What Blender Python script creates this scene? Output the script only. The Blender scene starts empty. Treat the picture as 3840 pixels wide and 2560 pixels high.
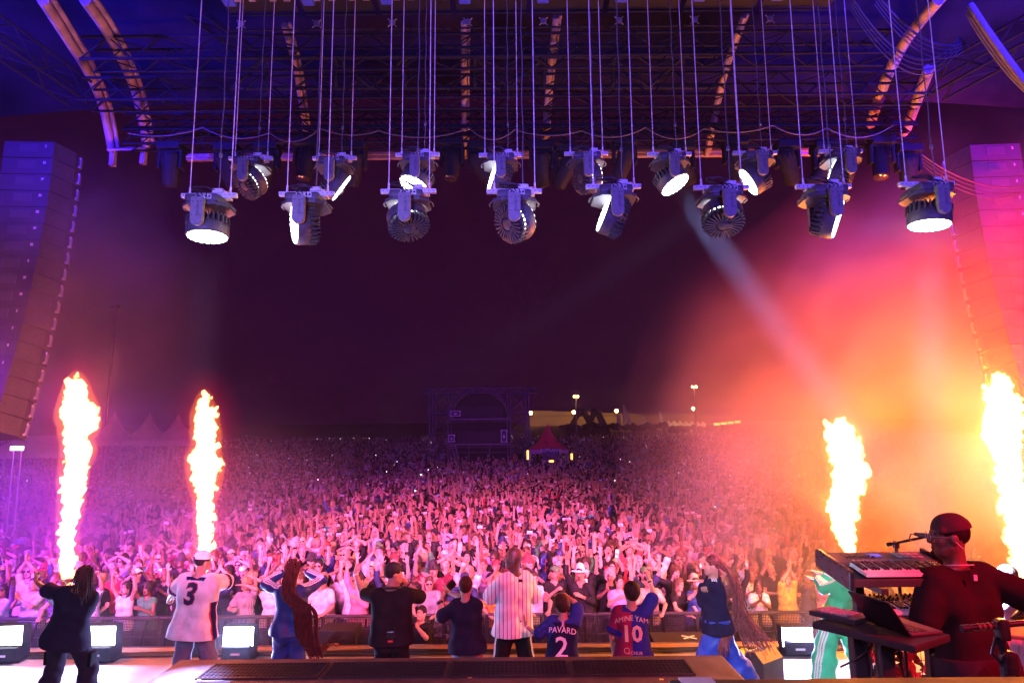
import bpy, bmesh, math, random
import numpy as np
from mathutils import Vector, Matrix, Euler, Quaternion
from mathutils.bvhtree import BVHTree

random.seed(7); np.random.seed(7)
scene = bpy.context.scene
COL = scene.collection
R = math.radians

# ------------------------------------------------------------------ camera
cd = bpy.data.cameras.new("camera")
cam = bpy.data.objects.new("camera", cd); COL.objects.link(cam)
cd.sensor_width = 36.0; cd.lens = 23.8; cd.clip_start = 0.05; cd.clip_end = 3000
CAMZ = 3.3; PITCH = 8.1; ROLL = -0.5
CROT = Matrix.Rotation(R(90 + PITCH), 3, 'X') @ Matrix.Rotation(R(ROLL), 3, 'Z')
cam.matrix_world = Matrix.Translation((0, 0, CAMZ)) @ CROT.to_4x4()
scene.camera = cam
FPX = 23.8 / 36 * 3840

def P(px, py, Y):
    """photo pixel (3840x2560) at world depth Y -> world point"""
    d = CROT @ Vector(((px - 1920) / FPX, -(py - 1280) / FPX, -1.0))
    t = Y / d.y
    return Vector((d.x * t, Y, CAMZ + d.z * t))

def PZ(px, py, z):
    d = CROT @ Vector(((px - 1920) / FPX, -(py - 1280) / FPX, -1.0))
    t = (z - CAMZ) / d.z
    return Vector((d.x * t, d.y * t, z))

def proj(p):
    c = CROT.transposed() @ (Vector(p) - Vector((0, 0, CAMZ)))
    return (1920 + FPX * c.x / -c.z, 1280 - FPX * c.y / -c.z)

# ------------------------------------------------------------------ render / world
scene.view_settings.view_transform = 'Standard'
scene.view_settings.look = 'None'
scene.view_settings.exposure = 0.0
scene.view_settings.gamma = 1.0
cy = scene.cycles
cy.use_denoising = True
try:
    cy.denoiser = 'OPENIMAGEDENOISE'; cy.denoising_input_passes = 'RGB_ALBEDO_NORMAL'
except Exception: pass
cy.use_adaptive_sampling = True; cy.adaptive_threshold = 0.02
cy.max_bounces = 4; cy.diffuse_bounces = 2; cy.glossy_bounces = 2
cy.transmission_bounces = 2; cy.volume_bounces = 0; cy.transparent_max_bounces = 32
cy.sample_clamp_indirect = 3.0; cy.sample_clamp_direct = 0.0
cy.volume_step_rate = 1.0; cy.volume_max_steps = 128
cy.caustics_reflective = False; cy.caustics_refractive = False

world = bpy.data.worlds.new("World"); scene.world = world
world.use_nodes = True
wn = world.node_tree.nodes; wl = world.node_tree.links
bg = wn["Background"]
sky = wn.new("ShaderNodeTexSky"); sky.sky_type = 'NISHITA'; sky.sun_disc = False
sky.sun_elevation = R(-4.0); sky.sun_rotation = R(200)
wl.new(sky.outputs[0], bg.inputs[0]); bg.inputs[1].default_value = 0.02

# ------------------------------------------------------------------ lamps of the stage and added fills
def lamp(name, kind, loc, energy, color, target=None, size=None, spot=None, blend=0.3, direction=None):
    ld = bpy.data.lights.new(name, kind); ld.energy = energy; ld.color = color
    if kind == 'SPOT':
        ld.spot_size = R(spot); ld.spot_blend = blend; ld.shadow_soft_size = size or 0.1
    elif kind == 'AREA':
        if spot: ld.spread = R(spot)
        ld.shape = 'RECTANGLE'
        ld.size, ld.size_y = size if isinstance(size, tuple) else (size, size)
    else:
        ld.shadow_soft_size = size or 0.1
    o = bpy.data.objects.new(name, ld); COL.objects.link(o); o.location = loc
    if target is not None: direction = Vector(target) - Vector(loc)
    if direction is not None:
        o.rotation_euler = Vector(direction).to_track_quat('-Z', 'Y').to_euler()
    return o
PINK = (1, .14, .50); VIOLET = (.16, .08, 1); BLUE = (.03, .01, 1)
FLAME_W = [150, 120, 700, 700]; FLAME_C = [(1, .06, .07), (1, .06, .07), (1, .23, .01), (1, .23, .01)]
HAZE = .0006; SMOKE_R = .5; SMOKE_L = .11
# upstage lamps behind the camera: violet on the hanging rig and the performers' backs, red over the keyboard player
for x in (-4, 4): lamp("unseen_back_light", 'SPOT', (x, -3.0, 4.6), 7000, VIOLET, target=(x * .7, 8, 6.6), spot=46, blend=.5, size=.6)
lamp("unseen_back_light", 'SPOT', (-3, -3.0, 6), 3600, (.5, .36, 1), target=(-2, 9, .6), spot=60, blend=.5, size=.6)
lamp("red_wash", 'SPOT', (6.5, .5, 6.0), 6500, (1, .0, .02), target=(2.8, 4.0, 2.6), spot=40, blend=.6, size=.3)
lamp("keys_fill", 'SPOT', (.5, 0, 5.0), 350, (1, .3, .8), target=(2.5, 4.5, 2.2), spot=36, blend=.6, size=.3)  # unseen spot added to brighten the keyboards
# wash from the rig over the crowd
lamp("crowd_wash", "AREA", (-2.2, 3.0, 4.7), 1200, PINK, direction=(0, 1, -.28), size=(14, .5), spot=26)
lamp("blue_wash", "SPOT", (-8, 2, 8.5), 34000, BLUE, target=(-7.6, 9, 10.6), spot=60, blend=.8, size=.3)
lamp("blue_wash", "SPOT", (8.5, 2, 8.5), 34000, BLUE, target=(8.2, 9, 10.6), spot=60, blend=.8, size=.3)
lamp("smoke_fill", 'SPOT', (-13, 9, 5), 18000, (.42, .03, 1), target=(-10, 18, 1.5), spot=80, blend=.8, size=.3)  # unseen fill added to tint the left smoke violet
lamp("smoke_fill", 'SPOT', (12, 8, 2.5), 52000, (1, .0, .08), target=(8.5, 17, 6.5), spot=80, blend=.8, size=.3)  # unseen red fill added to colour the right smoke
lamp("violet_fill", "SPOT", (-4, 1, 5.0), 9000, (.4, .05, 1), target=(-10, 12.5, 5.5), spot=44, blend=.7, size=.3)  # unseen fill added to turn the left speaker columns violet
lamp("unseen_back_light", "SPOT", (-1, -1, 6), 4500, (.75, .8, 1), target=(3.6, 9.5, .8), spot=17, blend=.6, size=.3)  # extra unseen spot, added to brighten the green tracksuit


# ------------------------------------------------------------------ object helpers
def tag(o, label=None, cat=None, group=None, kind=None):
    if label: o["label"] = label
    if cat: o["category"] = cat
    if group: o["group"] = group
    if kind: o["kind"] = kind
    return o

def empty(name, loc, label=None, cat=None, group=None, rz=0.0):
    o = bpy.data.objects.new(name, None); COL.objects.link(o)
    o.location = loc; o.rotation_euler = (0, 0, rz); o.empty_display_size = 0.1
    return tag(o, label, cat, group)

def link(name, me, parent=None, mats=()):
    o = bpy.data.objects.new(name, me); COL.objects.link(o)
    for m in mats: me.materials.append(m)
    if parent is not None: o.parent = parent
    return o

def children(o): return [c for c in bpy.data.objects if c.parent == o]

def copy_tree(o, parent=None, kids=None):
    c = o.copy(); COL.objects.link(c); c.parent = parent
    if parent is not None: c.matrix_parent_inverse = o.matrix_parent_inverse.copy()
    for ch in list(o.children): copy_tree(ch, c)
    return c

def mesh_np(name, V, F, smooth=True, mi=None):
    """V (n,3), F (m,4) quads or list of mixed faces"""
    me = bpy.data.meshes.new(name)
    V = np.asarray(V, dtype=np.float32)
    if isinstance(F, np.ndarray) and F.ndim == 2:
        k = F.shape[1]; n = len(F)
        me.vertices.add(len(V)); me.vertices.foreach_set("co", V.ravel())
        me.loops.add(n * k); me.loops.foreach_set("vertex_index", F.astype(np.int32).ravel())
        me.polygons.add(n); me.polygons.foreach_set("loop_start", np.arange(0, n * k, k, dtype=np.int32))
        try: me.polygons.foreach_set("loop_total", np.full(n, k, dtype=np.int32))
        except Exception: pass
        me.update(calc_edges=True)
    else:
        me.from_pydata([tuple(map(float, v)) for v in V], [], [tuple(int(i) for i in f) for f in F]); me.update()
    if smooth: me.polygons.foreach_set("use_smooth", np.ones(len(me.polygons), dtype=bool))
    if mi is not None: me.polygons.foreach_set("material_index", np.asarray(mi, dtype=np.int32))
    return me

class MB:
    """collects boxes, tubes, prisms ... and links them as ONE mesh object"""
    def __init__(s): s.v = []; s.f = []; s.sm = []; s.mi = []; s.cur = 0
    def add(s, vs, fs, smooth=False):
        b = len(s.v); s.v += [tuple(v) for v in vs]
        for f in fs: s.f.append(tuple(b + i for i in f)); s.sm.append(smooth); s.mi.append(s.cur)
    def box(s, c, d, rot=None, M=None):
        x, y, z = d[0] / 2, d[1] / 2, d[2] / 2
        vs = [Vector((i, j, k)) for i in (-x, x) for j in (-y, y) for k in (-z, z)]
        if rot is not None: m = Euler(rot).to_matrix(); vs = [m @ v for v in vs]
        vs = [v + Vector(c) for v in vs]
        if M is not None: vs = [M @ v for v in vs]
        s.add(vs, [(0, 1, 3, 2), (4, 6, 7, 5), (0, 4, 5, 1), (2, 3, 7, 6), (0, 2, 6, 4), (1, 5, 7, 3)])
    def rbox(s, c, d, r=0.01, rot=None, M=None):
        """box with chamfered edges"""
        bm = bmesh.new(); bmesh.ops.create_cube(bm, size=1)
        for v in bm.verts: v.co = Vector((v.co.x * d[0], v.co.y * d[1], v.co.z * d[2]))
        bmesh.ops.bevel(bm, geom=bm.edges[:], offset=min(r, min(d) * .45), segments=2, affect='EDGES', profile=.6)
        m = Matrix.Identity(3) if rot is None else Euler(rot).to_matrix()
        bm.verts.index_update()
        vs = [m @ v.co + Vector(c) for v in bm.verts]
        if M is not None: vs = [M @ v for v in vs]
        s.add(vs, [tuple(v.index for v in f.verts) for f in bm.faces]); bm.free()
    def tube(s, pts, r, n=8, caps=True, smooth=True, M=None):
        pts = [Vector(p) for p in pts]; k = len(pts)
        if M is not None: pts = [M @ p for p in pts]
        rs = r if isinstance(r, (list, tuple)) else [r] * k
        vs = []; prev = None
        for i, p in enumerate(pts):
            t = (pts[min(i + 1, k - 1)] - pts[max(i - 1, 0)])
            if t.length < 1e-9: t = Vector((0, 0, 1))
            t.normalize()
            if prev is None:
                a = Vector((0, 0, 1)) if abs(t.z) < .9 else Vector((1, 0, 0))
                u = t.cross(a).normalized()
            else:
                u = (prev - t * prev.dot(t))
                u = u.normalized() if u.length > 1e-6 else t.cross(Vector((.3, .5, .8))).normalized()
            prev = u; w = t.cross(u)
            for j in range(n):
                an = 2 * math.pi * j / n
                vs.append(p + (u * math.cos(an) + w * math.sin(an)) * rs[i])
        fs = [(i * n + j, i * n + (j + 1) % n, (i + 1) * n + (j + 1) % n, (i + 1) * n + j) for i in range(k - 1) for j in range(n)]
        s.add(vs, fs, smooth)
        if caps: s.add([vs[j] for j in range(n)], [tuple(reversed(range(n)))]); s.add(vs[-n:], [tuple(range(n))])
    def lathe(s, prof, n=32, M=None, smooth=True, closed=True):
        """prof: list of (r,z)"""
        vs = []
        for r, z in prof:
            for j in range(n):
                a = 2 * math.pi * j / n; v = Vector((r * math.cos(a), r * math.sin(a), z)); vs.append(M @ v if M is not None else v)
        k = len(prof)
        s.add(vs, [(i * n + j, i * n + (j + 1) % n, (i + 1) * n + (j + 1) % n, (i + 1) * n + j) for i in range(k - 1) for j in range(n)], smooth)
        if closed:
            s.add(vs[:n], [tuple(reversed(range(n)))]); s.add(vs[-n:], [tuple(range(n))])
    def prism(s, poly, z0, z1, M=None, smooth=False):
        """poly in xy extruded along z"""
        n = len(poly); vs = [Vector((x, y, z0)) for x, y in poly] + [Vector((x, y, z1)) for x, y in poly]
        if M is not None: vs = [M @ v for v in vs]
        a = sum(poly[i][0] * poly[(i + 1) % n][1] - poly[(i + 1) % n][0] * poly[i][1] for i in range(n))
        fs = [tuple(reversed(range(n))), tuple(range(n, 2 * n))] + [(i, (i + 1) % n, n + (i + 1) % n, n + i) for i in range(n)]
        if a < 0: fs = [tuple(reversed(f)) for f in fs]
        s.add(vs, fs, smooth)
    def quad(s, a, b, c, d): s.add([a, b, c, d], [(0, 1, 2, 3)])
    def sphere(s, c, r, n=12, M=None):
        rr = r if isinstance(r, (tuple, list)) else (r, r, r)
        vs = []; fs = []; m = n // 2
        for i in range(m + 1):
            th = math.pi * i / m
            for j in range(n):
                ph = 2 * math.pi * j / n
                v = Vector((c[0] + rr[0] * math.sin(th) * math.cos(ph), c[1] + rr[1] * math.sin(th) * math.sin(ph), c[2] + rr[2] * math.cos(th)))
                vs.append(M @ v if M is not None else v)
        for i in range(m):
            for j in range(n): fs.append((i * n + j, (i + 1) * n + j, (i + 1) * n + (j + 1) % n, i * n + (j + 1) % n))
        s.add(vs, fs, True)
    def mesh(s, name, mats=()):
        me = bpy.data.meshes.new(name); me.from_pydata([tuple(v) for v in s.v], [], s.f); me.update()
        me.polygons.foreach_set("use_smooth", s.sm)
        if any(s.mi): me.polygons.foreach_set("material_index", s.mi)
        for m in mats: me.materials.append(m)
        return me
    def build(s, name, m, parent=None, loc=None):
        o = link(name, s.mesh(name, m if isinstance(m, (list, tuple)) else (m,)), parent)
        if loc is not None: o.location = loc
        return o

# ------------------------------------------------------------------ materials
def mat(name, color=(.5, .5, .5), rough=.6, metal=0., var=.12, scale=6., bump=.0, bscale=60., emit=None, estr=0., spec=.5, objcol=False, colattr=None, stretch=None):
    m = bpy.data.materials.new(name); m.use_nodes = True
    nt = m.node_tree; n = nt.nodes; l = nt.links
    b = n["Principled BSDF"]
    b.inputs["Roughness"].default_value = rough; b.inputs["Metallic"].default_value = metal
    b.inputs["Specular IOR Level"].default_value = spec
    tc = n.new("ShaderNodeTexCoord"); mp = n.new("ShaderNodeMapping"); l.new(tc.outputs["Object"], mp.inputs[0])
    if stretch: mp.inputs["Scale"].default_value = stretch
    nz = n.new("ShaderNodeTexNoise"); nz.inputs["Scale"].default_value = scale; nz.inputs["Detail"].default_value = 6
    l.new(mp.outputs[0], nz.inputs["Vector"])
    mr = n.new("ShaderNodeMapRange"); mr.inputs[1].default_value = .3; mr.inputs[2].default_value = .7
    mr.inputs[3].default_value = 1 - var * 2; mr.inputs[4].default_value = 1 + var * .6
    l.new(nz.outputs[0], mr.inputs[0])
    mx = n.new("ShaderNodeVectorMath"); mx.operation = 'SCALE'
    src = None
    if objcol:
        oi = n.new("ShaderNodeObjectInfo"); src = oi.outputs["Color"]
    if colattr:
        ca = n.new("ShaderNodeAttribute"); ca.attribute_name = colattr
        if src is not None:
            mm = n.new("ShaderNodeVectorMath"); mm.operation = 'MULTIPLY'
            l.new(src, mm.inputs[0]); l.new(ca.outputs["Color"], mm.inputs[1]); src = mm.outputs[0]
        else: src = ca.outputs["Color"]
    if src is None:
        rgb = n.new("ShaderNodeRGB"); rgb.outputs[0].default_value = (*color, 1); src = rgb.outputs[0]
    l.new(src, mx.inputs[0]); l.new(mr.outputs[0], mx.inputs["Scale"]); l.new(mx.outputs[0], b.inputs["Base Color"])
    rr = n.new("ShaderNodeMapRange"); rr.inputs[3].default_value = max(0, rough - .12); rr.inputs[4].default_value = min(1, rough + .12)
    l.new(nz.outputs[0], rr.inputs[0]); l.new(rr.outputs[0], b.inputs["Roughness"])
    if bump > 0:
        n2 = n.new("ShaderNodeTexNoise"); n2.inputs["Scale"].default_value = bscale; n2.inputs["Detail"].default_value = 4
        l.new(mp.outputs[0], n2.inputs["Vector"])
        bp = n.new("ShaderNodeBump"); bp.inputs["Strength"].default_value = bump; bp.inputs["Distance"].default_value = .01
        l.new(n2.outputs[0], bp.inputs["Height"]); l.new(bp.outputs[0], b.inputs["Normal"])
    if emit is not None:
        b.inputs["Emission Color"].default_value = (*emit, 1); b.inputs["Emission Strength"].default_value = estr
        m.cycles.emission_sampling = 'NONE'
    return m

def volume_mat(name, color, density, anis=0., emis=None, estr=0., noise=None):
    m = bpy.data.materials.new(name); m.use_nodes = True; nt = m.node_tree; nt.nodes.clear()
    out = nt.nodes.new("ShaderNodeOutputMaterial"); pv = nt.nodes.new("ShaderNodeVolumePrincipled")
    pv.inputs["Color"].default_value = (*color, 1); pv.inputs["Density"].default_value = density
    pv.inputs["Anisotropy"].default_value = anis
    if emis: pv.inputs["Emission Color"].default_value = (*emis, 1); pv.inputs["Emission Strength"].default_value = estr
    nt.links.new(pv.outputs[0], out.inputs["Volume"])
    return m, pv

def text_mesh(txt, size, depth=0.004, res=2, bold=0.):
    cu = bpy.data.curves.new("t", 'FONT'); cu.body = txt; cu.size = size; cu.align_x = 'CENTER'; cu.align_y = 'CENTER'
    cu.extrude = depth / 2; cu.offset = bold * size; cu.resolution_u = res
    o = bpy.data.objects.new("t", cu); COL.objects.link(o)
    bpy.context.view_layer.update()
    dg = bpy.context.evaluated_depsgraph_get()
    me = bpy.data.meshes.new_from_object(o.evaluated_get(dg), depsgraph=dg)
    bpy.data.objects.remove(o); bpy.data.curves.remove(cu)
    return me

# ================================================================== people: signed distance bodies polygonised to one continuous surface
def wr(P_, s=1., seed=0.):
    """cheap smooth fold noise on (...,3) arrays given as x,y,z"""
    x, y, z = P_
    a = np.sin(9.1 * s * x + 5.3 * s * z + 1.7 * np.sin(6.3 * s * y + seed) + seed)
    b = np.sin(13.7 * s * z - 7.9 * s * x + 2.1 * np.sin(8.7 * s * x + 4.1 * s * y + seed * 2))
    c = np.sin(21.3 * s * z + 17.1 * s * y + 1.3 * np.sin(15.1 * s * x - seed))
    return .45 * a + .4 * b + .25 * c

class SDF:
    def __init__(s, h): s.h = h; s.pr = []; s.fold = None; s.cuts = []
    def cone(s, a, b, ra, rb=None, k=.02, lab=0, sub=False):
        s.pr.append(('c', np.array(a, float), np.array(b, float), ra, ra if rb is None else rb, k, lab, sub))
    def ell(s, c, r, k=.02, lab=0, rot=None, sub=False):
        s.pr.append(('e', np.array(c, float), np.array(r, float), np.array(rot if rot is not None else Matrix.Identity(3), float), None, k, lab, sub))
    def bounds(s, p):
        if p[0] == 'c':
            r = max(p[3], p[4]); return np.minimum(p[1], p[2]) - r, np.maximum(p[1], p[2]) + r
        ext = np.abs(p[3]) @ p[2]
        return p[1] - ext, p[1] + ext
    def run(s):
        h = s.h
        bs = [s.bounds(p) for p in s.pr if not p[7]]
        lo = np.min([b[0] for b in bs], 0) - 4 * h - .02; hi = np.max([b[1] for b in bs], 0) + 4 * h + .02
        n = np.ceil((hi - lo) / h).astype(int) + 1
        g = np.full(n, .3, np.float32); lab = np.zeros(n, np.int8); best = np.full(n, 9., np.float32)
        ax = [lo[i] + h * np.arange(n[i]) for i in range(3)]
        for p in s.pr:
            k = p[5]; b0, b1 = s.bounds(p); pad = k + 3 * h + (.02 if s.fold else 0)
            i0 = np.maximum(np.floor((b0 - pad - lo) / h).astype(int), 0); i1 = np.minimum(np.ceil((b1 + pad - lo) / h).astype(int) + 1, n)
            if np.any(i1 <= i0): continue
            sl = tuple(slice(i0[j], i1[j]) for j in range(3))
            X = ax[0][sl[0]][:, None, None]; Y = ax[1][sl[1]][None, :, None]; Z = ax[2][sl[2]][None, None, :]
            if p[0] == 'c':
                A, B, ra, rb = p[1], p[2], p[3], p[4]; D = B - A; L2 = max(D @ D, 1e-9)
                t = np.clip(((X - A[0]) * D[0] + (Y - A[1]) * D[1] + (Z - A[2]) * D[2]) / L2, 0, 1)
                d = np.sqrt((X - A[0] - t * D[0]) ** 2 + (Y - A[1] - t * D[1]) ** 2 + (Z - A[2] - t * D[2]) ** 2) - (ra + (rb - ra) * t)
            else:
                c, r, M = p[1], p[2], p[3]; x = X - c[0]; y = Y - c[1]; z = Z - c[2]
                u = (M[0, 0] * x + M[1, 0] * y + M[2, 0] * z) / r[0]
                v = (M[0, 1] * x + M[1, 1] * y + M[2, 1] * z) / r[1]
                w = (M[0, 2] * x + M[1, 2] * y + M[2, 2] * z) / r[2]
                q = np.sqrt(u * u + v * v + w * w)
                d = q * (q - 1) / np.maximum(np.sqrt((u / r[0]) ** 2 + (v / r[1]) ** 2 + (w / r[2]) ** 2), 1e-6)
            d = d.astype(np.float32); G = g[sl]
            if p[7]:
                hh = np.maximum(k - np.abs(G + d), 0) / max(k, 1e-6)
                nw = np.maximum(G, -d) + hh * hh * k * .25
                lab[sl] = np.where((-d > G) & (p[6] > 0), p[6], lab[sl]); g[sl] = nw
            else:
                hh = np.maximum(k - np.abs(G - d), 0) / max(k, 1e-6)
                better = d < best[sl]
                lab[sl] = np.where(better, p[6], lab[sl]); best[sl] = np.minimum(best[sl], d)
                g[sl] = np.minimum(G, d) - hh * hh * k * .25
        X = ax[0][:, None, None]; Y = ax[1][None, :, None]; Z = ax[2][None, None, :]
        if s.fold:
            amp, sc, seed = s.fold; g = g + (amp * wr((X, Y, Z), sc, seed)).astype(np.float32)
        for (c, nn) in s.cuts:
            g = np.maximum(g, ((X - c[0]) * nn[0] + (Y - c[1]) * nn[1] + (Z - c[2]) * nn[2]).astype(np.float32))
        return surface_nets(g, lo, h, lab)

def surface_nets(g, lo, h, lab):
    s = g < 0
    nx, ny, nz = g.shape
    cnt = np.zeros((nx - 1, ny - 1, nz - 1), np.int8)
    for a in (0, 1):
        for b in (0, 1):
            for c in (0, 1): cnt += s[a:nx - 1 + a, b:ny - 1 + b, c:nz - 1 + c]
    I, J, K = np.nonzero((cnt > 0) & (cnt < 8))
    idx = np.full((nx - 1, ny - 1, nz - 1), -1, np.int32); idx[I, J, K] = np.arange(len(I))
    acc = np.zeros((len(I), 3), np.float32); num = np.zeros(len(I), np.float32)
    corners = [(a, b, c) for a in (0, 1) for b in (0, 1) for c in (0, 1)]
    val = {q: g[I + q[0], J + q[1], K + q[2]] for q in corners}
    for q in corners:
        for d in range(3):
            if q[d] == 0:
                q2 = tuple(1 if i == d else q[i] for i in range(3))
                v0, v1 = val[q], val[q2]; m = (v0 < 0) != (v1 < 0)
                t = np.where(m, v0 / np.where(m, v0 - v1, 1), 0)
                for i in range(3): acc[:, i] += np.where(m, q[i] + (t if i == d else 0), 0)
                num += m
    V = np.stack([I, J, K], 1) + acc / np.maximum(num, 1)[:, None]
    V = (V * h + lo).astype(np.float32)
    F = []
    for d in range(3):
        sl0 = [slice(None)] * 3; sl1 = [slice(None)] * 3; sl0[d] = slice(0, -1); sl1[d] = slice(1, None)
        a = s[tuple(sl0)]; b = s[tuple(sl1)]
        e = np.argwhere(a != b); u, w = (d + 1) % 3, (d + 2) % 3
        e = e[(e[:, u] > 0) & (e[:, w] > 0) & (e[:, u] < g.shape[u] - 1) & (e[:, w] < g.shape[w] - 1)]
        def cell(du, dw):
            q = e.copy(); q[:, u] -= du; q[:, w] -= dw; return idx[q[:, 0], q[:, 1], q[:, 2]]
        quad = np.stack([cell(1, 1), cell(0, 1), cell(0, 0), cell(1, 0)], 1)
        fl = ~a[e[:, 0], e[:, 1], e[:, 2]]
        quad[fl] = quad[fl][:, ::-1]
        F.append(quad)
    F = np.concatenate(F); F = F[(F >= 0).all(1)]
    li = lab[np.clip(np.round((V[:, 0] - lo[0]) / h).astype(int), 0, nx - 1), np.clip(np.round((V[:, 1] - lo[1]) / h).astype(int), 0, ny - 1), np.clip(np.round((V[:, 2] - lo[2]) / h).astype(int), 0, nz - 1)]
    return V, F, li

def col_attr(me, cols, name="Col"):
    a = me.color_attributes.new(name, 'FLOAT_COLOR', 'POINT')
    c4 = np.ones((len(cols), 4), np.float32); c4[:, :3] = cols
    a.data.foreach_set("color", c4.ravel())

def ik(a, t, l1, l2, hint):
    a = Vector(a); t = Vector(t); d = t - a; L = d.length
    L = max(min(L, (l1 + l2) * .995), abs(l1 - l2) * 1.05 + .02); d = d.normalized()
    x = (l1 * l1 - l2 * l2 + L * L) / (2 * L); y = math.sqrt(max(l1 * l1 - x * x, 0))
    h = Vector(hint); h = h - d * h.dot(d)
    h = h.normalized() if h.length > 1e-4 else d.orthogonal().normalized()
    return a + d * x + h * y, a + d * L

SKIN, TROU, SHOE, EYE, LIP, BROW, MOUTH, PUP = 0, 1, 2, 3, 4, 5, 6, 7

def skeleton(q):
    """pose dict -> joints (person frame: +Y forward, +X right, feet on z=0)"""
    H = q.get('H', 1.75); s = H / 1.75; j = {'s': s}
    w = q.get('w', 1.0); fem = q.get('fem', 0)
    drop = q.get('drop', 0.) ; px, py = q.get('pelvis', (0, 0))
    pel = Vector((px, py, .95 * s - drop))
    lean = Vector((*q.get('lean', (0, 0)), 0))               # displacement of shoulders relative to the pelvis
    up = Vector((lean.x, lean.y, math.sqrt(max(.5 * s * .5 * s - lean.length_squared, .04)))).normalized()
    tw = R(q.get('twist', 0)); right = Vector((math.cos(tw), math.sin(tw), 0)); right = (right - up * right.dot(up)).normalized()
    fwd = up.cross(right)
    tilt = q.get('tilt', 0.)                                   # one shoulder higher
    sh = (.163 if not fem else .146) * s * w
    chest = pel + up * .34 * s; nb = pel + up * .52 * s
    j.update(pel=pel, up=up, right=right, fwd=fwd, waist=pel + up * .13 * s, chest=chest, nb=nb)
    sc = nb - up * .055 * s
    for sd, sg in (('L', -1), ('R', 1)):
        j['sh' + sd] = sc + right * sg * sh + up * (sg * tilt)
        j['hip' + sd] = pel + Vector((math.cos(tw * .5), math.sin(tw * .5), 0)) * sg * .088 * s - Vector((0, 0, .03 * s))
        arm = q.get('arm' + sd, {})
        t = arm.get('to', (sg * .12, .05, -.5)); hint = arm.get('hint', (sg * .4, -.6, -.3))
        tv = Vector(t) * (1 if arm.get('abs') else s)
        tgt = Vector(arm['at']) if 'at' in arm else j['sh' + sd] + tv
        j['el' + sd], j['wr' + sd] = ik(j['sh' + sd], tgt, .285 * s, .255 * s, hint)
        ft = q.get('foot' + sd, (sg * .13 * s, 0.))
        an = Vector((ft[0], ft[1], .085 * s + (ft[2] if len(ft) > 2 else 0)))
        kh = q.get('knee' + sd, (sg * .15, 1, 0))
        j['kn' + sd], j['an' + sd] = ik(j['hip' + sd], an, .43 * s, .43 * s, kh)
        j['toe' + sd] = j['an' + sd] + Vector((sg * .05 * s, .15 * s, -.055 * s)) if not q.get('toe' + sd) else j['an' + sd] + Vector(q['toe' + sd]) * s
    hy, hp, hr = q.get('head', (0, 0, 0))                      # yaw (+ = to its left), pitch (+ = up), roll
    base = Matrix((right, fwd, up)).transposed()
    keep = Matrix((Vector((math.cos(tw), math.sin(tw), 0)), Vector((-math.sin(tw), math.cos(tw), 0)), Vector((0, 0, 1)))).transposed()
    hm = base.lerp(keep, .6).to_quaternion().to_matrix() @ Euler((R(hp), R(hr), R(hy)), 'ZXY').to_matrix()
    hs = s * q.get('hs', 1.0)
    hc = nb + up * .06 * s + (hm @ Vector((0, .015, .135))) * hs
    j['head'] = Matrix.Translation(hc) @ hm.to_4x4() @ Matrix.Scale(hs, 4)
    j['hs'] = hs
    return j

def hand_frame(q, j, sd):
    arm = q.get('arm' + sd, {}); sg = -1 if sd == 'L' else 1
    fa = (j['wr' + sd] - j['el' + sd]).normalized()
    d = Vector(arm['dir']).normalized() if 'dir' in arm else fa
    pn = Vector(arm.get('palm', (-sg * .9, .3, 0)))            # palm faces
    pn = pn - d * pn.dot(d)
    pn = pn.normalized() if pn.length > 1e-3 else d.orthogonal().normalized()
    side = d.cross(pn) * (1 if sd == 'R' else -1)              # towards the thumb
    if arm.get('flip'): side = -side
    return d, pn, side

def add_hand(S, q, j, sd, fr, kf):
    arm = q.get('arm' + sd, {}); kind = arm.get('hand', 'relax'); s = j['s'] * arm.get('hsc', 1.0)
    d, pn, side = hand_frame(q, j, sd); w = j['wr' + sd]
    g = lambda a, b, c: w + (d * a + side * b + pn * c) * s
    curl = {'relax': .55, 'open': .1, 'splay': .02, 'fist': 1.75, 'grip': 1.2, 'point': 1.7, 'flat': .03, 'cup': .8}[kind]
    sp = {'splay': .30, 'open': .16}.get(kind, .05)
    off = (.030, .011, -.009, -.028); ln = (.078, .086, .08, .062); base = (.088, .092, .088, .078)
    for i in range(4):
        kn = g(base[i], off[i], 0)
        S.cone(g(.005, off[i] * .55, 0), kn, .0165 * s, .0125 * s, k=.014)
        a = sp * (1.5 - i) / 1.5 * .9; c = .0
        cu = .12 if (kind == 'point' and i == 0) else curl
        p = kn; fl = ln[i] * s
        for t, fr_ in ((.45, .8), (.32, 1.0), (.23, .7)):
            c += cu * fr_ * .62
            dd = (d * math.cos(a) + side * math.sin(a)) * math.cos(c) + pn * math.sin(c)
            p2 = p + dd * fl * t
            r = fr * s * (1.0 if t > .4 else .92 if t > .3 else .82)
            S.cone(p, p2, r, r * .95, k=kf); p = p2
    th0 = g(.025, .026, .006)
    o = {'fist': (.9, .35, .75), 'grip': (.75, .5, .55), 'point': (.9, .35, .7), 'splay': (.55, .95, .1), 'open': (.7, .75, .15)}.get(kind, (.85, .5, .3))
    td = (d * o[0] + side * o[1] + pn * o[2]).normalized()
    th1 = th0 + td * .045 * s
    td2 = (td + d * .35 + (pn * .5 - side * .5 if kind in ('fist', 'grip', 'point') else Vector((0, 0, 0)))).normalized()
    S.cone(g(.012, .014, .002), th0, .016 * s, .015 * s, k=.012)
    S.cone(th0, th1, .0135 * s, fr * 1.1 * s, k=.008); S.cone(th1, th1 + td2 * .034 * s, fr * 1.1 * s, fr * .9 * s, k=kf)
    j['hand' + sd] = (g(.085, 0, .02), d, pn, side)

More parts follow.
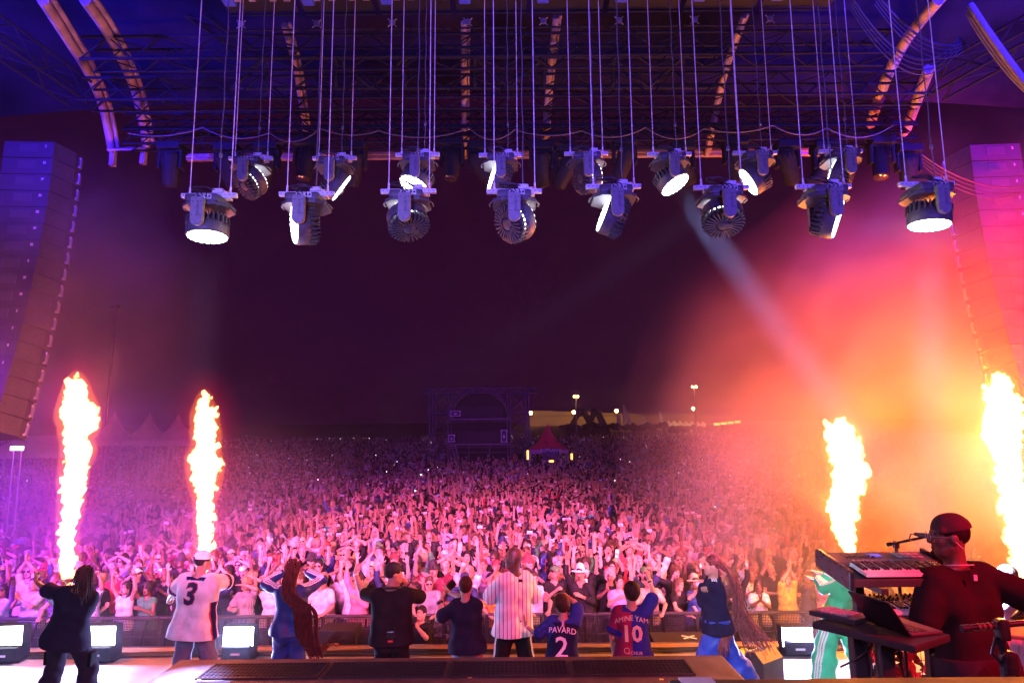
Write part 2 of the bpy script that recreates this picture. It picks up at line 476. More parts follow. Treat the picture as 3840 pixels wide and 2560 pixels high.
def add_head(S, j, q, k=1.0, detail=True):
    M = j['head']; hs = j['hs']; rot = (M.to_3x3() * (1 / hs)); T = lambda x, y, z: M @ Vector((x, y, z))
    E = lambda c, r, kk=.02, lab=SKIN, sub=False: S.ell(T(*c), [v * hs for v in r], kk * hs, lab, rot, sub)
    E((0, -.012, .028), (.0765, .097, .095))
    E((0, .022, -.035), (.064, .072, .085), .03)
    S.cone(T(-.03, .05, -.09), T(.03, .05, -.09), .026 * hs, k=.03 * hs); E((0, .068, -.098), (.024, .02, .02), .02)
    S.cone(T(-.052, .0, -.062), T(-.024, .055, -.094), .022 * hs, k=.03 * hs); S.cone(T(.052, .0, -.062), T(.024, .055, -.094), .022 * hs, k=.03 * hs)
    S.cone(T(-.03, .079, .022), T(.03, .079, .022), .013 * hs, k=.02 * hs, lab=SKIN)
    for sg in (-1, 1):
        E((sg * .036, .055, -.03), (.026, .03, .026), .02)
        E((sg * .031, .098, .0), (.018, .017, .012), .012, SKIN, True)
        E((sg * .031, .076, .0), (.0145, .0145, .0125), .002, EYE)
        E((sg * .031, .0865, .0), (.0062, .0052, .0062), .001, PUP)
        S.cone(T(sg * .015, .0905, .021), T(sg * .048, .079, .0215), .0062 * hs, .004 * hs, k=.004, lab=BROW)
        E((sg * .077, -.012, -.012), (.011, .021, .031), .01); E((sg * .074, .002, -.014), (.008, .012, .02), .01)
        E((sg * .013, .094, -.034), (.010, .011, .008), .008)
    S.cone(T(0, .083, .012), T(0, .106, -.028), .0095 * hs, .0135 * hs, k=.014 * hs)
    mo = q.get('mouth', 0)
    if mo:
        E((0, .088, -.066), (.022, .012, .011), .008, LIP); E((0, .093, -.077 - .006 * mo), (.02, .012, .01), .008, LIP)
        E((0, .094, -.07), (.015, .02, .006 + .007 * mo), .003, MOUTH, True)
    else:
        S.cone(T(-.02, .0845, -.064), T(.02, .0845, -.064), .0072 * hs, k=.008, lab=LIP); E((0, .09, -.072), (.017, .008, .007), .006, LIP)
    S.cone(j['nb'] - j['up'] * .03 * j['s'], T(0, -.02, -.06), .062 * j['s'] * q.get('nw', 1), .054 * hs * q.get('nw', 1), k=.03 * hs)

def torso(S, j, q, inf=0., k=.06, lab=SKIN, legs=True):
    s = j['s'] * q.get('w', 1.0); fem = q.get('fem', 0); r, u, f = j['right'], j['up'], j['fwd']
    belly = q.get('belly', 0.)
    for sg, sd in ((-1, 'L'), (1, 'R')):
        hp = j['pel'] + r * sg * .085 * s; wa = j['waist'] + r * sg * (.052 if fem else .062) * s; ch = j['chest'] + r * sg * (.064 if fem else .074) * s
        S.cone(hp, wa, .1 * s + inf, (.078 if fem else .088) * s + belly + inf, k=k, lab=lab)
        S.cone(wa, ch, (.078 if fem else .088) * s + belly + inf, (.087 if fem else .098) * s + inf, k=k, lab=lab)
        S.cone(ch, j['sh' + sd] - r * sg * .045 * s - u * .01, (.087 if fem else .098) * s + inf, .06 * s + inf, k=k, lab=lab)
        S.cone(j['nb'] - u * .01 * s, j['sh' + sd] - r * sg * .01, .05 * s + inf * .6, .056 * s + inf * .8, k=k * .7, lab=lab)
        if fem: S.ell(j['chest'] + r * sg * .07 * s + f * .075 * s + u * .01, [.062 * s + inf * .5] * 3, k * .6, lab)

def arms(S, j, q, lab=SKIN, inf=0., upto=1.0, which='LR', k=.03):
    s = j['s'] * q.get('aw', 1.0)
    for sd in which:
        a, e, w = j['sh' + sd], j['el' + sd], j['wr' + sd]
        if upto >= 1.0:
            S.cone(a, e, .047 * s + inf, .036 * s + inf, k=k, lab=lab)
            t = min(upto - 1.0, 1.0)
            if t > 0:
                m = e.lerp(w, .3)
                S.cone(e, m, .036 * s + inf, .038 * s + inf, k=k, lab=lab); S.cone(m, e.lerp(w, max(t, .3)), .038 * s + inf, (.038 + (.0255 - .038) * (t - .3) / .7) * s + inf, k=k * .6, lab=lab)
        else:
            S.cone(a, a.lerp(e, upto), .05 * s + inf, .044 * s + inf * 1.3, k=k, lab=lab)

def legs(S, j, q, lab=TROU, inf=.0, k=.04, wide=0., upto=1.0):
    s = j['s'] * q.get('lw', 1.0)
    for sd in 'LR':
        S.cone(j['hip' + sd], j['kn' + sd], .092 * s + inf, .058 * s + inf + wide * .6, k=k, lab=lab)
        S.cone(j['kn' + sd], j['an' + sd].lerp(j['kn' + sd], .55), .058 * s + inf + wide * .6, .058 * s + inf + wide, k=k * .6, lab=lab)
        S.cone(j['an' + sd].lerp(j['kn' + sd], .55), j['an' + sd].lerp(j['kn' + sd], 1 - upto), .056 * s + inf + wide, .038 * s + inf + wide * 1.3, k=k * .6, lab=lab)
    S.cone(j['hipL'] + Vector((0, -.01, .06 * s)), j['hipR'] + Vector((0, -.01, .06 * s)), .11 * s + inf, k=k, lab=lab)
    for sg in (-1, 1): S.ell(j['pel'] + j['right'] * sg * .07 * s - j['fwd'] * .055 * s - Vector((0, 0, .05 * s)), [.09 * s + inf, .085 * s + inf, .1 * s + inf], k, lab)

def feet(S, j, lab=SHOE, inf=.0):
    s = j['s']
    for sd in 'LR':
        a, t = j['an' + sd], j['toe' + sd]
        d = (t - a); d.z = 0; d.normalize()
        S.cone(a, a - Vector((0, 0, .03 * s)), .045 * s + inf, .045 * s, k=.02, lab=lab)
        S.cone(Vector((a.x, a.y, a.z - .045 * s)) - d * .03 * s, t, .04 * s + inf, .036 * s + inf, k=.02, lab=lab)

PAL = {SKIN: (1, 1, 1), TROU: (.05, .05, .07), SHOE: (.25, .25, .27), EYE: (.85, .85, .85), LIP: (.72, .42, .42), BROW: (.16, .12, .1), MOUTH: (.12, .03, .03), PUP: (.03, .02, .02)}

def body_mesh(name, q, h=.01, fr=.0115, kf=.004, trousers=True):
    j = skeleton(q); S = SDF(h)
    torso(S, j, q); legs(S, j, q, TROU if trousers else SKIN, .012 if trousers else 0); feet(S, j)
    arms(S, j, q, upto=2.0)
    for sd in 'LR': add_hand(S, q, j, sd, fr, kf)
    add_head(S, j, q)
    V, F, li = S.run()
    me = mesh_np(name, V, F)
    pal = dict(PAL); pal.update(q.get('pal', {}))
    lut = np.array([pal[i] for i in range(8)], np.float32)
    col_attr(me, lut[li])
    return me, j, (V, F, li)

def shirt_mesh(name, q, j, h=.011, inf=.024, sleeve=.62, hem=-.12, flare=.03, fold=.007, seed=1., which='LR', cuts=True, sinf=None, k=.06, neck=True):
    S = SDF(h); torso(S, j, q, inf, k)
    s = j['s'] * q.get('w', 1.0); r, u = j['right'], j['up']
    for sg in (-1, 1):
        S.cone(j['waist'] + r * sg * .062 * s, j['pel'] + r * sg * .082 * s + u * (hem + .02) * j['s'], .09 * s + inf, .1 * s + inf + flare, k=k)
        S.cone(j['pel'] + r * sg * .082 * s + u * (hem + .02) * j['s'], j['pel'] + r * sg * .082 * s + u * (hem - .1) * j['s'], .1 * s + inf + flare, .1 * s + inf + flare, k=k)
    if sleeve > 0:
        if sleeve <= 1: arms(S, j, q, 0, (sinf or inf) * .95, sleeve, which)
        else: arms(S, j, q, 0, (sinf or inf) * .8, sleeve, which)
    S.fold = (fold, 1.6, seed)
    S.cuts.append((np.array(j['pel'] + u * hem * j['s']), -np.array(u)))
    for sg in (-1, 1): S.ell(j['pel'] + r * sg * .07 * s - j['fwd'] * .055 * s - Vector((0, 0, .05 * s)), [.09 * s + inf * 1.2, .085 * s + inf * 1.2, .11 * s + inf], .04)
    if neck:
        nd = (j['head'] @ Vector((0, -.02, -.06)) - j['nb']).normalized()
        S.cone(j['nb'] - nd * .012 * s, j['nb'] + nd * .16 * s, .064 * s * q.get('nw', 1), .13 * s, k=.012, sub=True)
    V, F, li = S.run()
    return mesh_np(name, V, F), (V, F)

def trouser_mesh(name, q, j, h=.011, inf=.018, wide=.02, fold=.006, seed=3., upto=.93, top=.06):
    S = SDF(h); legs(S, j, q, 0, inf, wide=wide, upto=upto)
    s = j['s'] * q.get('w', 1.0)
    S.cone(j['pel'] - j['right'] * .08 * s, j['pel'] + j['right'] * .08 * s, .105 * s + inf, k=.05)
    S.fold = (fold, 1.9, seed); S.cuts.append((np.array(j['pel'] + j['up'] * top * s), np.array(j['up'])))
    V, F, li = S.run(); return mesh_np(name, V, F), (V, F)

# ------------------------------------------------------------------ hair and headgear, in the head's own frame
def hair_mesh(kind, h=.008, seed=0):
    S = SDF(h)
    rnd = random.Random(seed)
    if kind in ('short', 'crop', 'mop', 'long', 'bun', 'tail', 'bob', 'curly'):
        t = {'short': .012, 'crop': .005, 'mop': .026, 'curly': .045}.get(kind, .016)
        S.ell((0, -.016, .034), (.0765 + t, .097 + t, .095 + t), .01)
        S.ell((0, .085, -.05 if kind != 'mop' else -.062), (.082 - t * .3, .085, .112), .012, sub=True)
        if kind not in ('long', 'bob', 'curly'):
            S.ell((0, .03, -.155), (.2, .2, .085), .01, sub=True)
            for sg in (-1, 1): S.ell((sg * .09, .015, -.055), (.035, .05, .07), .01, sub=True)
        if kind == 'long':
            for sg in (-1, 1):
                S.cone((sg * .07, -.02, .0), (sg * .085, -.01, -.13), .034, .036, k=.03); S.cone((sg * .085, -.01, -.13), (sg * .09, .02, -.27), .036, .025, k=.03)
            S.cone((0, -.075, 0), (0, -.085, -.25), .06, .06, k=.04)
        if kind == 'bob':
            for sg in (-1, 1): S.cone((sg * .068, -.02, .0), (sg * .078, .005, -.105), .036, .034, k=.03)
            S.cone((-.03, -.075, -.03), (.03, -.075, -.09), .05, .05, k=.03)
        if kind == 'bun': S.ell((0, -.06, .135), (.042, .042, .038), .012)
        if kind == 'tail': S.cone((0, -.11, .06), (.0, -.15, -.12), .035, .02, k=.02)
        S.fold = (.0035 if kind != 'curly' else .011, 4.5 if kind != 'curly' else 6, seed)
    elif kind in ('cap', 'capback'):
        S.ell((0, -.012, .045), (.088, .108, .092), .01)
        S.cuts.append((np.array((0, 0, .035)), np.array((0, -.1, -1))))
        y = 1 if kind == 'cap' else -1
        for x in np.linspace(-.055, .055, 7): S.cone((x, y * .07 - .01, .042), (x, y * (.165 - abs(x) * .6) - .012, .03), .008, .006, k=.012)
        S.ell((0, -.012, .137), (.01, .01, .008), .004)
    elif kind == 'hat':
        S.cone((0, -.01, .06), (0, -.01, .115), .092, .075, k=.01)
        for a in np.linspace(0, 2 * math.pi, 40, endpoint=False): S.cone((0, -.01, .05), (.17 * math.cos(a), -.01 + .17 * math.sin(a), .036), .012, .007, k=.01)
    elif kind == 'bucket':
        S.cone((0, -.01, .06), (0, -.01, .115), .094, .078, k=.01)
        for a in np.linspace(0, 2 * math.pi, 40, endpoint=False): S.cone((.09 * math.cos(a), -.01 + .1 * math.sin(a), .06), (.135 * math.cos(a), -.01 + .145 * math.sin(a), .0), .009, .007, k=.012)
    elif kind == 'beanie':
        S.ell((0, -.018, .046), (.09, .11, .09), .02)
        S.cuts.append((np.array((0, 0, .03)), np.array((0, -.2, -.98)))); S.fold = (.004, 3., 2.)
        S.cone((-.07, .05, .04), (.07, .05, .04), .02, k=.02)
    V, F, li = S.run(); return mesh_np(kind, V, F)

def glasses_mesh(dark=True):
    m = MB()
    for sg in (-1, 1):
        m.rbox((sg * .033, .103, -.001), (.052, .006, .034), .004)
        m.tube([(sg * .058, .1, .004), (sg * .075, .06, .004), (sg * .08, -.01, -.004)], .0028, 5)
    m.tube([(-.008, .104, .004), (.008, .104, .004)], .003, 5)
    return m.mesh('glasses')

# ================================================================== setting
M_ground = mat("trampled_ground", (.09, .07, .055), .95, var=.25, scale=1.2, bump=.4, bscale=20)
M_deck = mat("stage_ply", (.34, .30, .28), .42, var=.16, scale=2.2, bump=.08, bscale=90)
M_lip = mat("stage_timber", (.36, .24, .17), .5, var=.3, scale=5, bump=.15, bscale=40, stretch=(1, 6, 1))
M_steel = mat("steel_edge", (.55, .55, .57), .35, .9, var=.15)
M_black = mat("black_paint", (.022, .022, .026), .55, var=.2, scale=9, bump=.06)
M_blackgloss = mat("black_gloss", (.02, .02, .024), .28, var=.15, scale=14)
M_plast = mat("black_plastic", (.035, .035, .04), .42, var=.12, scale=20, bump=.05, bscale=200)
M_case = mat("dark_case", (.04, .038, .045), .5, var=.25, scale=10, bump=.1, bscale=120)
M_alu = mat("aluminium", (.42, .42, .44), .38, .85, var=.15, scale=20)
M_dkalu = mat("dark_truss", (.010, .008, .016), .7, .0, var=.2, scale=12, spec=.08)
M_rafter = mat("rafter_grey_paint", (.22, .16, .2), .6, .0, var=.25, scale=3)
M_fabric = mat("roof_skin", (.010, .007, .035), .9, var=.35, scale=.7, bump=.15, bscale=5, spec=0)
M_dkrig = mat("rig_black", (.010, .009, .014), .7, var=.2, spec=.15)
M_tape = mat("white_tape", (.8, .8, .8), .6, var=.05)
M_cable = mat("black_cable", (.02, .02, .022), .5, var=.1)
M_rope = mat("steel_rope", (.85, .83, .88), .5, .0, var=.1)

def gz(y): return -1.1 + max(0., y - 55) * .05 + max(0, y - 120) * .02
def gx(x, y): return gz(y)

# ground sheet to the horizon
ys = [-40, 0, 12, 30, 55, 58, 70, 90, 120, 160, 200, 320, 600, 1200]
xs = np.linspace(-900, 900, 31)
V = [(x, y, gz(min(y, 210))) for y in ys for x in xs]
F = np.array([(i * 31 + j, i * 31 + j + 1, (i + 1) * 31 + j + 1, (i + 1) * 31 + j) for i in range(len(ys) - 1) for j in range(30)])
tag(link("ground", mesh_np("ground", V, F), None, (M_ground,)), kind="structure")

EDGE = 11.54
m = MB(); m.box((0, 2.55, -.04), (30, 17.1, .08))
tag(m.build("stage_floor", M_deck), kind="structure")
m = MB(); m.box((0, EDGE - .215, -.0385), (30, .36, .085)); m.box((0, EDGE - .02, -.55), (30, .03, 1.0))
tag(m.build("stage_edge", M_lip), kind="structure")
m = MB(); m.box((0, EDGE - .42, -.03), (30, .045, .072)); m.box((0, EDGE - .013, -.02), (30, .035, .062))
for x in np.arange(-14, 15, 2.0): m.box((x, 2.4, -.039), (.012, 16.8, .082))
for y in np.arange(-5, 11.0, 1.22): m.box((0, y, -.0395), (30, .01, .082))
tag(m.build("stage_trim", M_steel), kind="structure")
tag(link("sky", mesh_np("sky", [(1500 * math.cos(a) * math.cos(e), 1500 * math.sin(a) * math.cos(e), 1500 * math.sin(e) - 60) for e in np.linspace(0, math.pi / 2 - .01, 10) for a in np.linspace(0, 2 * math.pi, 40, endpoint=False)],
     np.array([(i * 40 + j, (i + 1) * 40 + j, (i + 1) * 40 + (j + 1) % 40, i * 40 + (j + 1) % 40) for i in range(9) for j in range(40)])), None,
     (mat("night_sky", (.004, .003, .006), 1, var=.1, scale=.004, spec=0, emit=(.013, .0006, .014), estr=1.0),)), kind="structure")

# ------------------------------------------------------------------ catwalk riser in the foreground with four grilles
Y0, Y1 = 6.3, 7.6; X0, X1 = -3.55, 2.2; RZ = 1.0
r = empty("riser", (0, 6.95, 0), "long low black riser with four dark metal grilles across the foreground", "riser")
def loc(o, root): o.matrix_parent_inverse = Matrix.Translation(-Vector(root.location)); return o
M_ris = mat("riser_top", (.07, .055, .06), .55, var=.3, scale=6, bump=.2, bscale=70)
m = MB(); m.rbox(((X0 + X1) / 2, (Y0 + Y1) / 2, RZ / 2), (X1 - X0, Y1 - Y0, RZ), .015)
loc(m.build("platform", M_ris, r), r)
gxs = np.linspace(X0 + .42, X1 - .42, 5)
M_grille = mat("grille_metal", (.012, .012, .015), .5, .5, var=.1)
M_grilledark = mat("grille_mesh", (.03, .028, .034), .45, .6, var=.1)
for i in range(4):
    g = MB(); xa, xb = gxs[i] + .03, gxs[i + 1] - .03; ya, yb = Y1 - .62, Y1 - .19
    g.box(((xa + xb) / 2, (ya + yb) / 2, RZ + .001), (xb - xa, yb - ya, .01))
    o = loc(g.build("grille", M_grille, r), r)
    g = MB()
    for x in np.arange(xa, xb, .045): g.box((x, (ya + yb) / 2, RZ + .009), (.006, yb - ya, .006))
    for y in np.arange(ya, yb, .045): g.box(((xa + xb) / 2, y, RZ + .0095), (xb - xa, .006, .006))
    for y in (ya, yb): g.box(((xa + xb) / 2, y, RZ + .008), (xb - xa + .02, .02, .018))
    for x in (xa, xb): g.box((x, (ya + yb) / 2, RZ + .0085), (.02, yb - ya, .018))
    loc(g.build("grille_bars", M_grilledark, r), r)

# black platform fronts right in front of the camera
for nm, xa, xb, lab in (("left", -3.2, -.99, "black platform edge along the bottom left corner, corner taped white"), ("right", .55, 3.2, "black platform edge along the bottom right, below the keyboard player")):
    p = empty("black_platform", ((xa + xb) / 2, 2.4, 0), lab, "platform")
    m = MB(); m.rbox(((xa + xb) / 2, 2.35, 1.2175), (xb - xa, .5, 2.435), .02); loc(m.build("deck", M_black, p), p)
    m = MB(); xx = xb - .1 if nm == "left" else xa + .1
    m.box((xx, 2.53, 2.4362), (.12, .13, .006)); loc(m.build("tape_patch", M_tape, p), p)
M_spike = mat("spike_tape", (.6, .75, .1), .6)
for px_, py_, lab in ((1762, 2538, "yellow tape mark in the middle of the black riser top"), (2480, 2545, "yellow tape mark near the right end of the riser top"), (745, 2549, "yellow tape mark near the left end of the riser top")):
    q = PZ(px_, py_, RZ + .003); m = MB(); m.box(q, (.04, .03, .004)); tag(m.build("spike_tape", M_spike), lab, "tape")

# ------------------------------------------------------------------ crowd barrier, one panel per metre
def barrier_panel():
    b = MB(); b.box((0, 0, .55), (1.0, .008, 1.0))
    root = empty("crowd_barrier", (0, 0, 0))
    b.build("mesh_panel", M_bmesh, root)
    b = MB(); b.rbox((0, 0, 1.07), (1.04, .09, .06), .02); b.box((0, 0, .03), (1.03, .05, .05))
    for x in (-.5, .5): b.tube([(x, 0, 0), (x, 0, 1.07)], .02, 8)
    b.box((0, -.006, .72), (1.0, .025, .03)); b.box((0, -.006, .36), (1.0, .025, .03))
    b.build("frame", M_black, root)
    b = MB()
    for x in (-.3, .3): b.tube([(x, -.02, 1.02), (x, -.5, .05)], .018, 6)
    b.box((0, -.3, .02), (1.0, .6, .015)); b.build("brace", M_dkalu, root)
    return root
M_bmesh = mat("punched_steel", (.06, .055, .065), .5, .7, var=.2)
nt = M_bmesh.node_tree
vo = nt.nodes.new("ShaderNodeTexVoronoi"); vo.inputs["Scale"].default_value = 34; vo.inputs["Randomness"].default_value = .12
tc = nt.nodes.new("ShaderNodeTexCoord"); nt.links.new(tc.outputs["Object"], vo.inputs["Vector"])
st = nt.nodes.new("ShaderNodeMath"); st.operation = 'GREATER_THAN'; st.inputs[1].default_value = .42
nt.links.new(vo.outputs["Distance"], st.inputs[0]); nt.links.new(st.outputs[0], nt.nodes["Principled BSDF"].inputs["Alpha"])
BARY = 13.5
proto = barrier_panel()
BLAB = "black crowd barrier panel of punched steel between stage and front row"
pos = np.arange(-10.4, 11, 1.04)
for i, x in enumerate(pos):
    o = proto if i == 0 else copy_tree(proto)
    o.location = (x, BARY, -1.1)
    tag(o, BLAB, "barrier", "crowd barrier panels along the pit")

# pit gear: two sloping ramps with monitors, a subwoofer stack and a rack with warning stickers
def wedge(w, d, h, name, label, at, rz, cross=True):
    o = empty(name, at, label, "speaker", rz=rz)
    A = [(-d / 2, 0), (d / 2, 0), (d / 2, h * .45), (d * .12, h), (-d / 2, h * .9)]
    M = Matrix(((0, 0, 1, 0), (1, 0, 0, 0), (0, 1, 0, 0), (0, 0, 0, 1)))
    m = MB(); m.prism(A, -w / 2, w / 2, M); m.build("cabinet", M_case, o)
    m = MB(); m.rbox((0, -d / 2 - .004, h * .42), (w * .5, .012, h * .5), .004); m.box((0, -d / 2 - .012, h * .6), (w * .16, .012, h * .09)); m.build("back_plate", M_plast, o)
    m = MB(); m.box((w * .3, -d / 2 - .006, h * .25), (.12, .01, .05)); m.build("connector", M_alu, o)
    if cross:
        m = MB(); zt = h * .955
        for a in (.7, -.75): m.box((w * .17, -d * .16, zt + .012), (w * .3, .035, .006), rot=(.06, 0, a))
        m.build("tape_cross", M_tape, o)
    return o
o = wedge(.95, .9, .62, "stage_monitor", "black stage monitor with white tape cross beside the braided singer in profile", (P(2545, 2350, 12.3).x, 12.4, -.72), 0)
o2 = wedge(.9, .8, .5, "stage_monitor", "black stage monitor with white tape cross, left of the man in black cap", (P(1480, 2290, 12.4).x - .3, 12.5, -.5), 0.1)
for s_, xx, yy, w_, lab in ((1, 2560, 12.3, 1.5, "dark sloping ramp carrying the right stage monitor in the pit"), (2, 1400, 12.5, 1.5, "dark sloping ramp carrying the left stage monitor in the pit"), (3, 560, 12.3, 1.6, "dark sloping ramp between two floodlights at the left of the pit")):
    m = MB(); M = Matrix(((0, 0, 1, 0), (1, 0, 0, 0), (0, 1, 0, 0), (0, 0, 0, 1)))
    m.prism([(-.6, 0), (.55, 0), (.55, .62), (-.6, .33)], -w_ / 2, w_ / 2, M)
    o = m.build("ramp", M_case, None, (P(xx, 2350, yy).x, yy, -1.1)); tag(o, lab, "ramp")
rk = empty("equipment_rack", (P(1275, 2370, 12.1).x, 12.15, -1.1), "black power rack with white and yellow warning stickers in the pit", "rack")
m = MB(); m.rbox((0, 0, .62), (.62, .5, 1.24), .015); m.build("case", M_case, rk)
M_yel = mat("yellow_sticker", (.75, .55, .05), .5); M_redl = mat("red_led", (.5, .02, .02), .4, emit=(1, .03, .02), estr=3)
for (x, z, w, h, mm) in ((-.08, .93, .2, .12, M_tape), (.24, .9, .06, .2, M_tape), (-.08, 1.02, .22, .03, M_yel), (.14, .84, .06, .05, M_yel), (.14, .7, .06, .05, M_yel), (-.22, .93, .08, .05, M_tape)):
    m = MB(); m.box((x, -.253, z), (w, .006, h)); m.build("sticker", mm, rk)
m = MB(); m.box((-.1, -.254, .8), (.1, .006, .02)); m.box((-.2, -.254, .3), (.1, .006, .015)); m.build("indicator", M_redl, rk)
# floor box with a cross of tape
def floorbox():
    o = empty("subwoofer", (P(1350, 2390, 12.0).x, 12.0, -1.1), "low black subwoofer with a white tape cross, right of the rack", "speaker")
    m = MB(); m.rbox((0, 0, .35), (.9, .6, .7), .02); m.build("cabinet", M_case, o)
    m = MB()
    for a in (.65, -.55): m.box((0, 0, .703), (.46, .045, .005), rot=(0, 0, a))
    m.build("tape_cross", M_tape, o)
floorbox()

# ------------------------------------------------------------------ stage roof
def truss(mb, a, b, w=.3, r=.025, n=None, up=Vector((0, 0, 1)), rr=None):
    a = Vector(a); b = Vector(b); d = (b - a); L = d.length; d.normalize()
    s_ = d.cross(up).normalized(); u = s_.cross(d)
    n = n or max(2, int(L / (w * 1.1)))
    cs = [s_ * i * w / 2 + u * k * w / 2 for i in (-1, 1) for k in (-1, 1)]
    for c in cs: mb.tube([a + c, b + c], r, 6)
    for i in range(n):
        p = a + d * L * i / n; q = a + d * L * (i + 1) / n
        f = i % 2
        for (c1, c2) in ((0, 1), (2, 3), (0, 2), (1, 3)):
            if f: c1, c2 = c2, c1
            mb.tube([p + cs[c1], q + cs[c2]], (rr or r) * .55, 5, caps=False)

# curved roof skin behind the ribs
def roof_z(x, y): return 11.5 - .004 * x * x - .17 * max(0, y - 4)
xs = np.linspace(-10.5, 10.5, 41); yy = np.linspace(-3, 12.6, 14)
V = [(x, y, roof_z(x, y) + .03 * math.sin(y * 4.1)) for y in yy for x in xs]; n = len(V)
V += [(x, y, z + .12) for x, y, z in V]
F = []
for i in range(13):
    for j in range(40):
        q = (i * 41 + j, i * 41 + j + 1, (i + 1) * 41 + j + 1, (i + 1) * 41 + j); F.append(q[::-1]); F.append(tuple(n + k for k in q))
roof = empty("stage_roof", (0, 6, 9), "vaulted dark stage roof skin with pale ribs and a front beam overhead", "roof")
loc(link("skin", mesh_np("skin", V, F), roof, (M_fabric,)), roof)
ribs = [[(160, 0, 8.4), (250, 140, 9.4), (330, 270, 10.6), (385, 400, 11.6), (420, 565, 12.3)],
        [(318, 0, 8.4), (395, 110, 9.3), (460, 230, 10.4), (515, 370, 11.5), (550, 545, 12.3)],
        [(1066, 95, 9.6), (1110, 260, 10.6), (1145, 490, 12.2)],
        [(1740, 85, 9.6), (1740, 300, 10.8), (1740, 582, 12.3)],
        [(2085, 65, 9.6), (2055, 330, 10.9), (2040, 582, 12.3)],
        [(2790, 62, 9.6), (2710, 290, 10.7), (2648, 582, 12.3)],
        [(3520, 0, 8.6), (3390, 160, 9.8), (3310, 320, 10.9), (3255, 480, 12.3)],
        [(3480, 260, 10.0), (3430, 390, 11.2), (3390, 500, 12.3)]]
for i, rb in enumerate(ribs):
    pts = [P(*p) for p in rb]
    # smooth
    sp = []
    for k in range(len(pts) - 1):
        for t in np.linspace(0, 1, 6, endpoint=False):
            p0, p1, p2, p3 = pts[max(k - 1, 0)], pts[k], pts[k + 1], pts[min(k + 2, len(pts) - 1)]
            sp.append(.5 * ((2 * p1) + (p2 - p0) * t + (2 * p0 - 5 * p1 + 4 * p2 - p3) * t * t + (3 * p1 - p0 - 3 * p2 + p3) * t ** 3))
    sp.append(pts[-1])
    m = MB(); w = .075 if i in (0, 1, 6, 7) else .05
    m.tube(sp, w, 8); m.tube([p + Vector((w * 1.4, .02, .05)) for p in sp], w * .55, 6)
    loc(m.build("rib", M_rafter, roof), roof)
# front beam in segments, hanging bracket at its left end
m = MB()
a = P(700, 585, 12.35); b = P(3080, 566, 12.35)
m.box((a + b) / 2, ((b - a).length, .12, .05)); m.box((a + b) / 2 + Vector((0, .03, -.055)), ((b - a).length, .1, .05))
loc(m.build("front_beam", M_rafter, roof), roof)
m = MB(); a = P(425, 572, 12.3); b = P(540, 565, 12.3)
m.box((a + b) / 2 + Vector((0, 0, .06)), ((b - a).length, .5, .03), rot=(.5, 0, 0))
for q in (a, b): m.box(q + Vector((0, 0, -.12)), (.09, .1, .3))
loc(m.build("end_bracket", M_rafter, roof), roof)

def rig_truss(name, segs, label, w=.34, r=.022, mt=None):
    m = MB()
    for a, b in segs: truss(m, a, b, w, r)
    o = m.build(name, mt or M_dkalu); tag(o, label, "truss", "lighting trusses under the roof"); return o
D = 10.4
zc = P(1920, 345, D)
rig_truss("roof_truss", [(P(320, 356, D), P(3480, 330, D))], "long horizontal dark truss spanning the roof, second above the lamps", .38)
rig_truss("roof_truss", [(P(300, 352, D), P(-120, 60, 8.6))], "sloping truss arm rising to the top left corner", .38)
rig_truss("roof_truss", [(P(3500, 328, D), P(3980, 60, 8.6))], "sloping truss arm rising to the top right corner", .38)
rig_truss("roof_truss", [(P(330, 205, 9.7), P(3330, 180, 9.7))], "horizontal dark truss high under the roof skin, nearest the hoists", .36)
rig_truss("roof_truss", [(P(480, 470, 11.4), P(3420, 452, 11.4)), (P(480, 522, 11.4), P(3420, 502, 11.4))], "double dark truss carrying the row of dark spotlights", .3)
rig_truss("roof_truss", [(P(720, 20, 10.2), P(930, 170, 11.2))], "short raking truss beside the leftmost pale hanging rope", .3)
m = MB()
for k in range(7):
    a = P(1000 + 260 * k, 215, 10.0); b = P(1000 + 260 * k + (130 if k % 2 else -130), 330, 10.3)
    m.tube([a, b], .03, 6); m.tube([a, P(1000 + 260 * k, 330, 10.3)], .03, 6)
m.tube([P(870, 218, 10.0), P(2690, 212, 10.0)], .03, 6); m.tube([P(870, 332, 10.3), P(2690, 328, 10.3)], .03, 6)
tag(m.build("roof_bracing", M_dkrig), "thin black diagonal braces between the two upper roof trusses", "bracing")

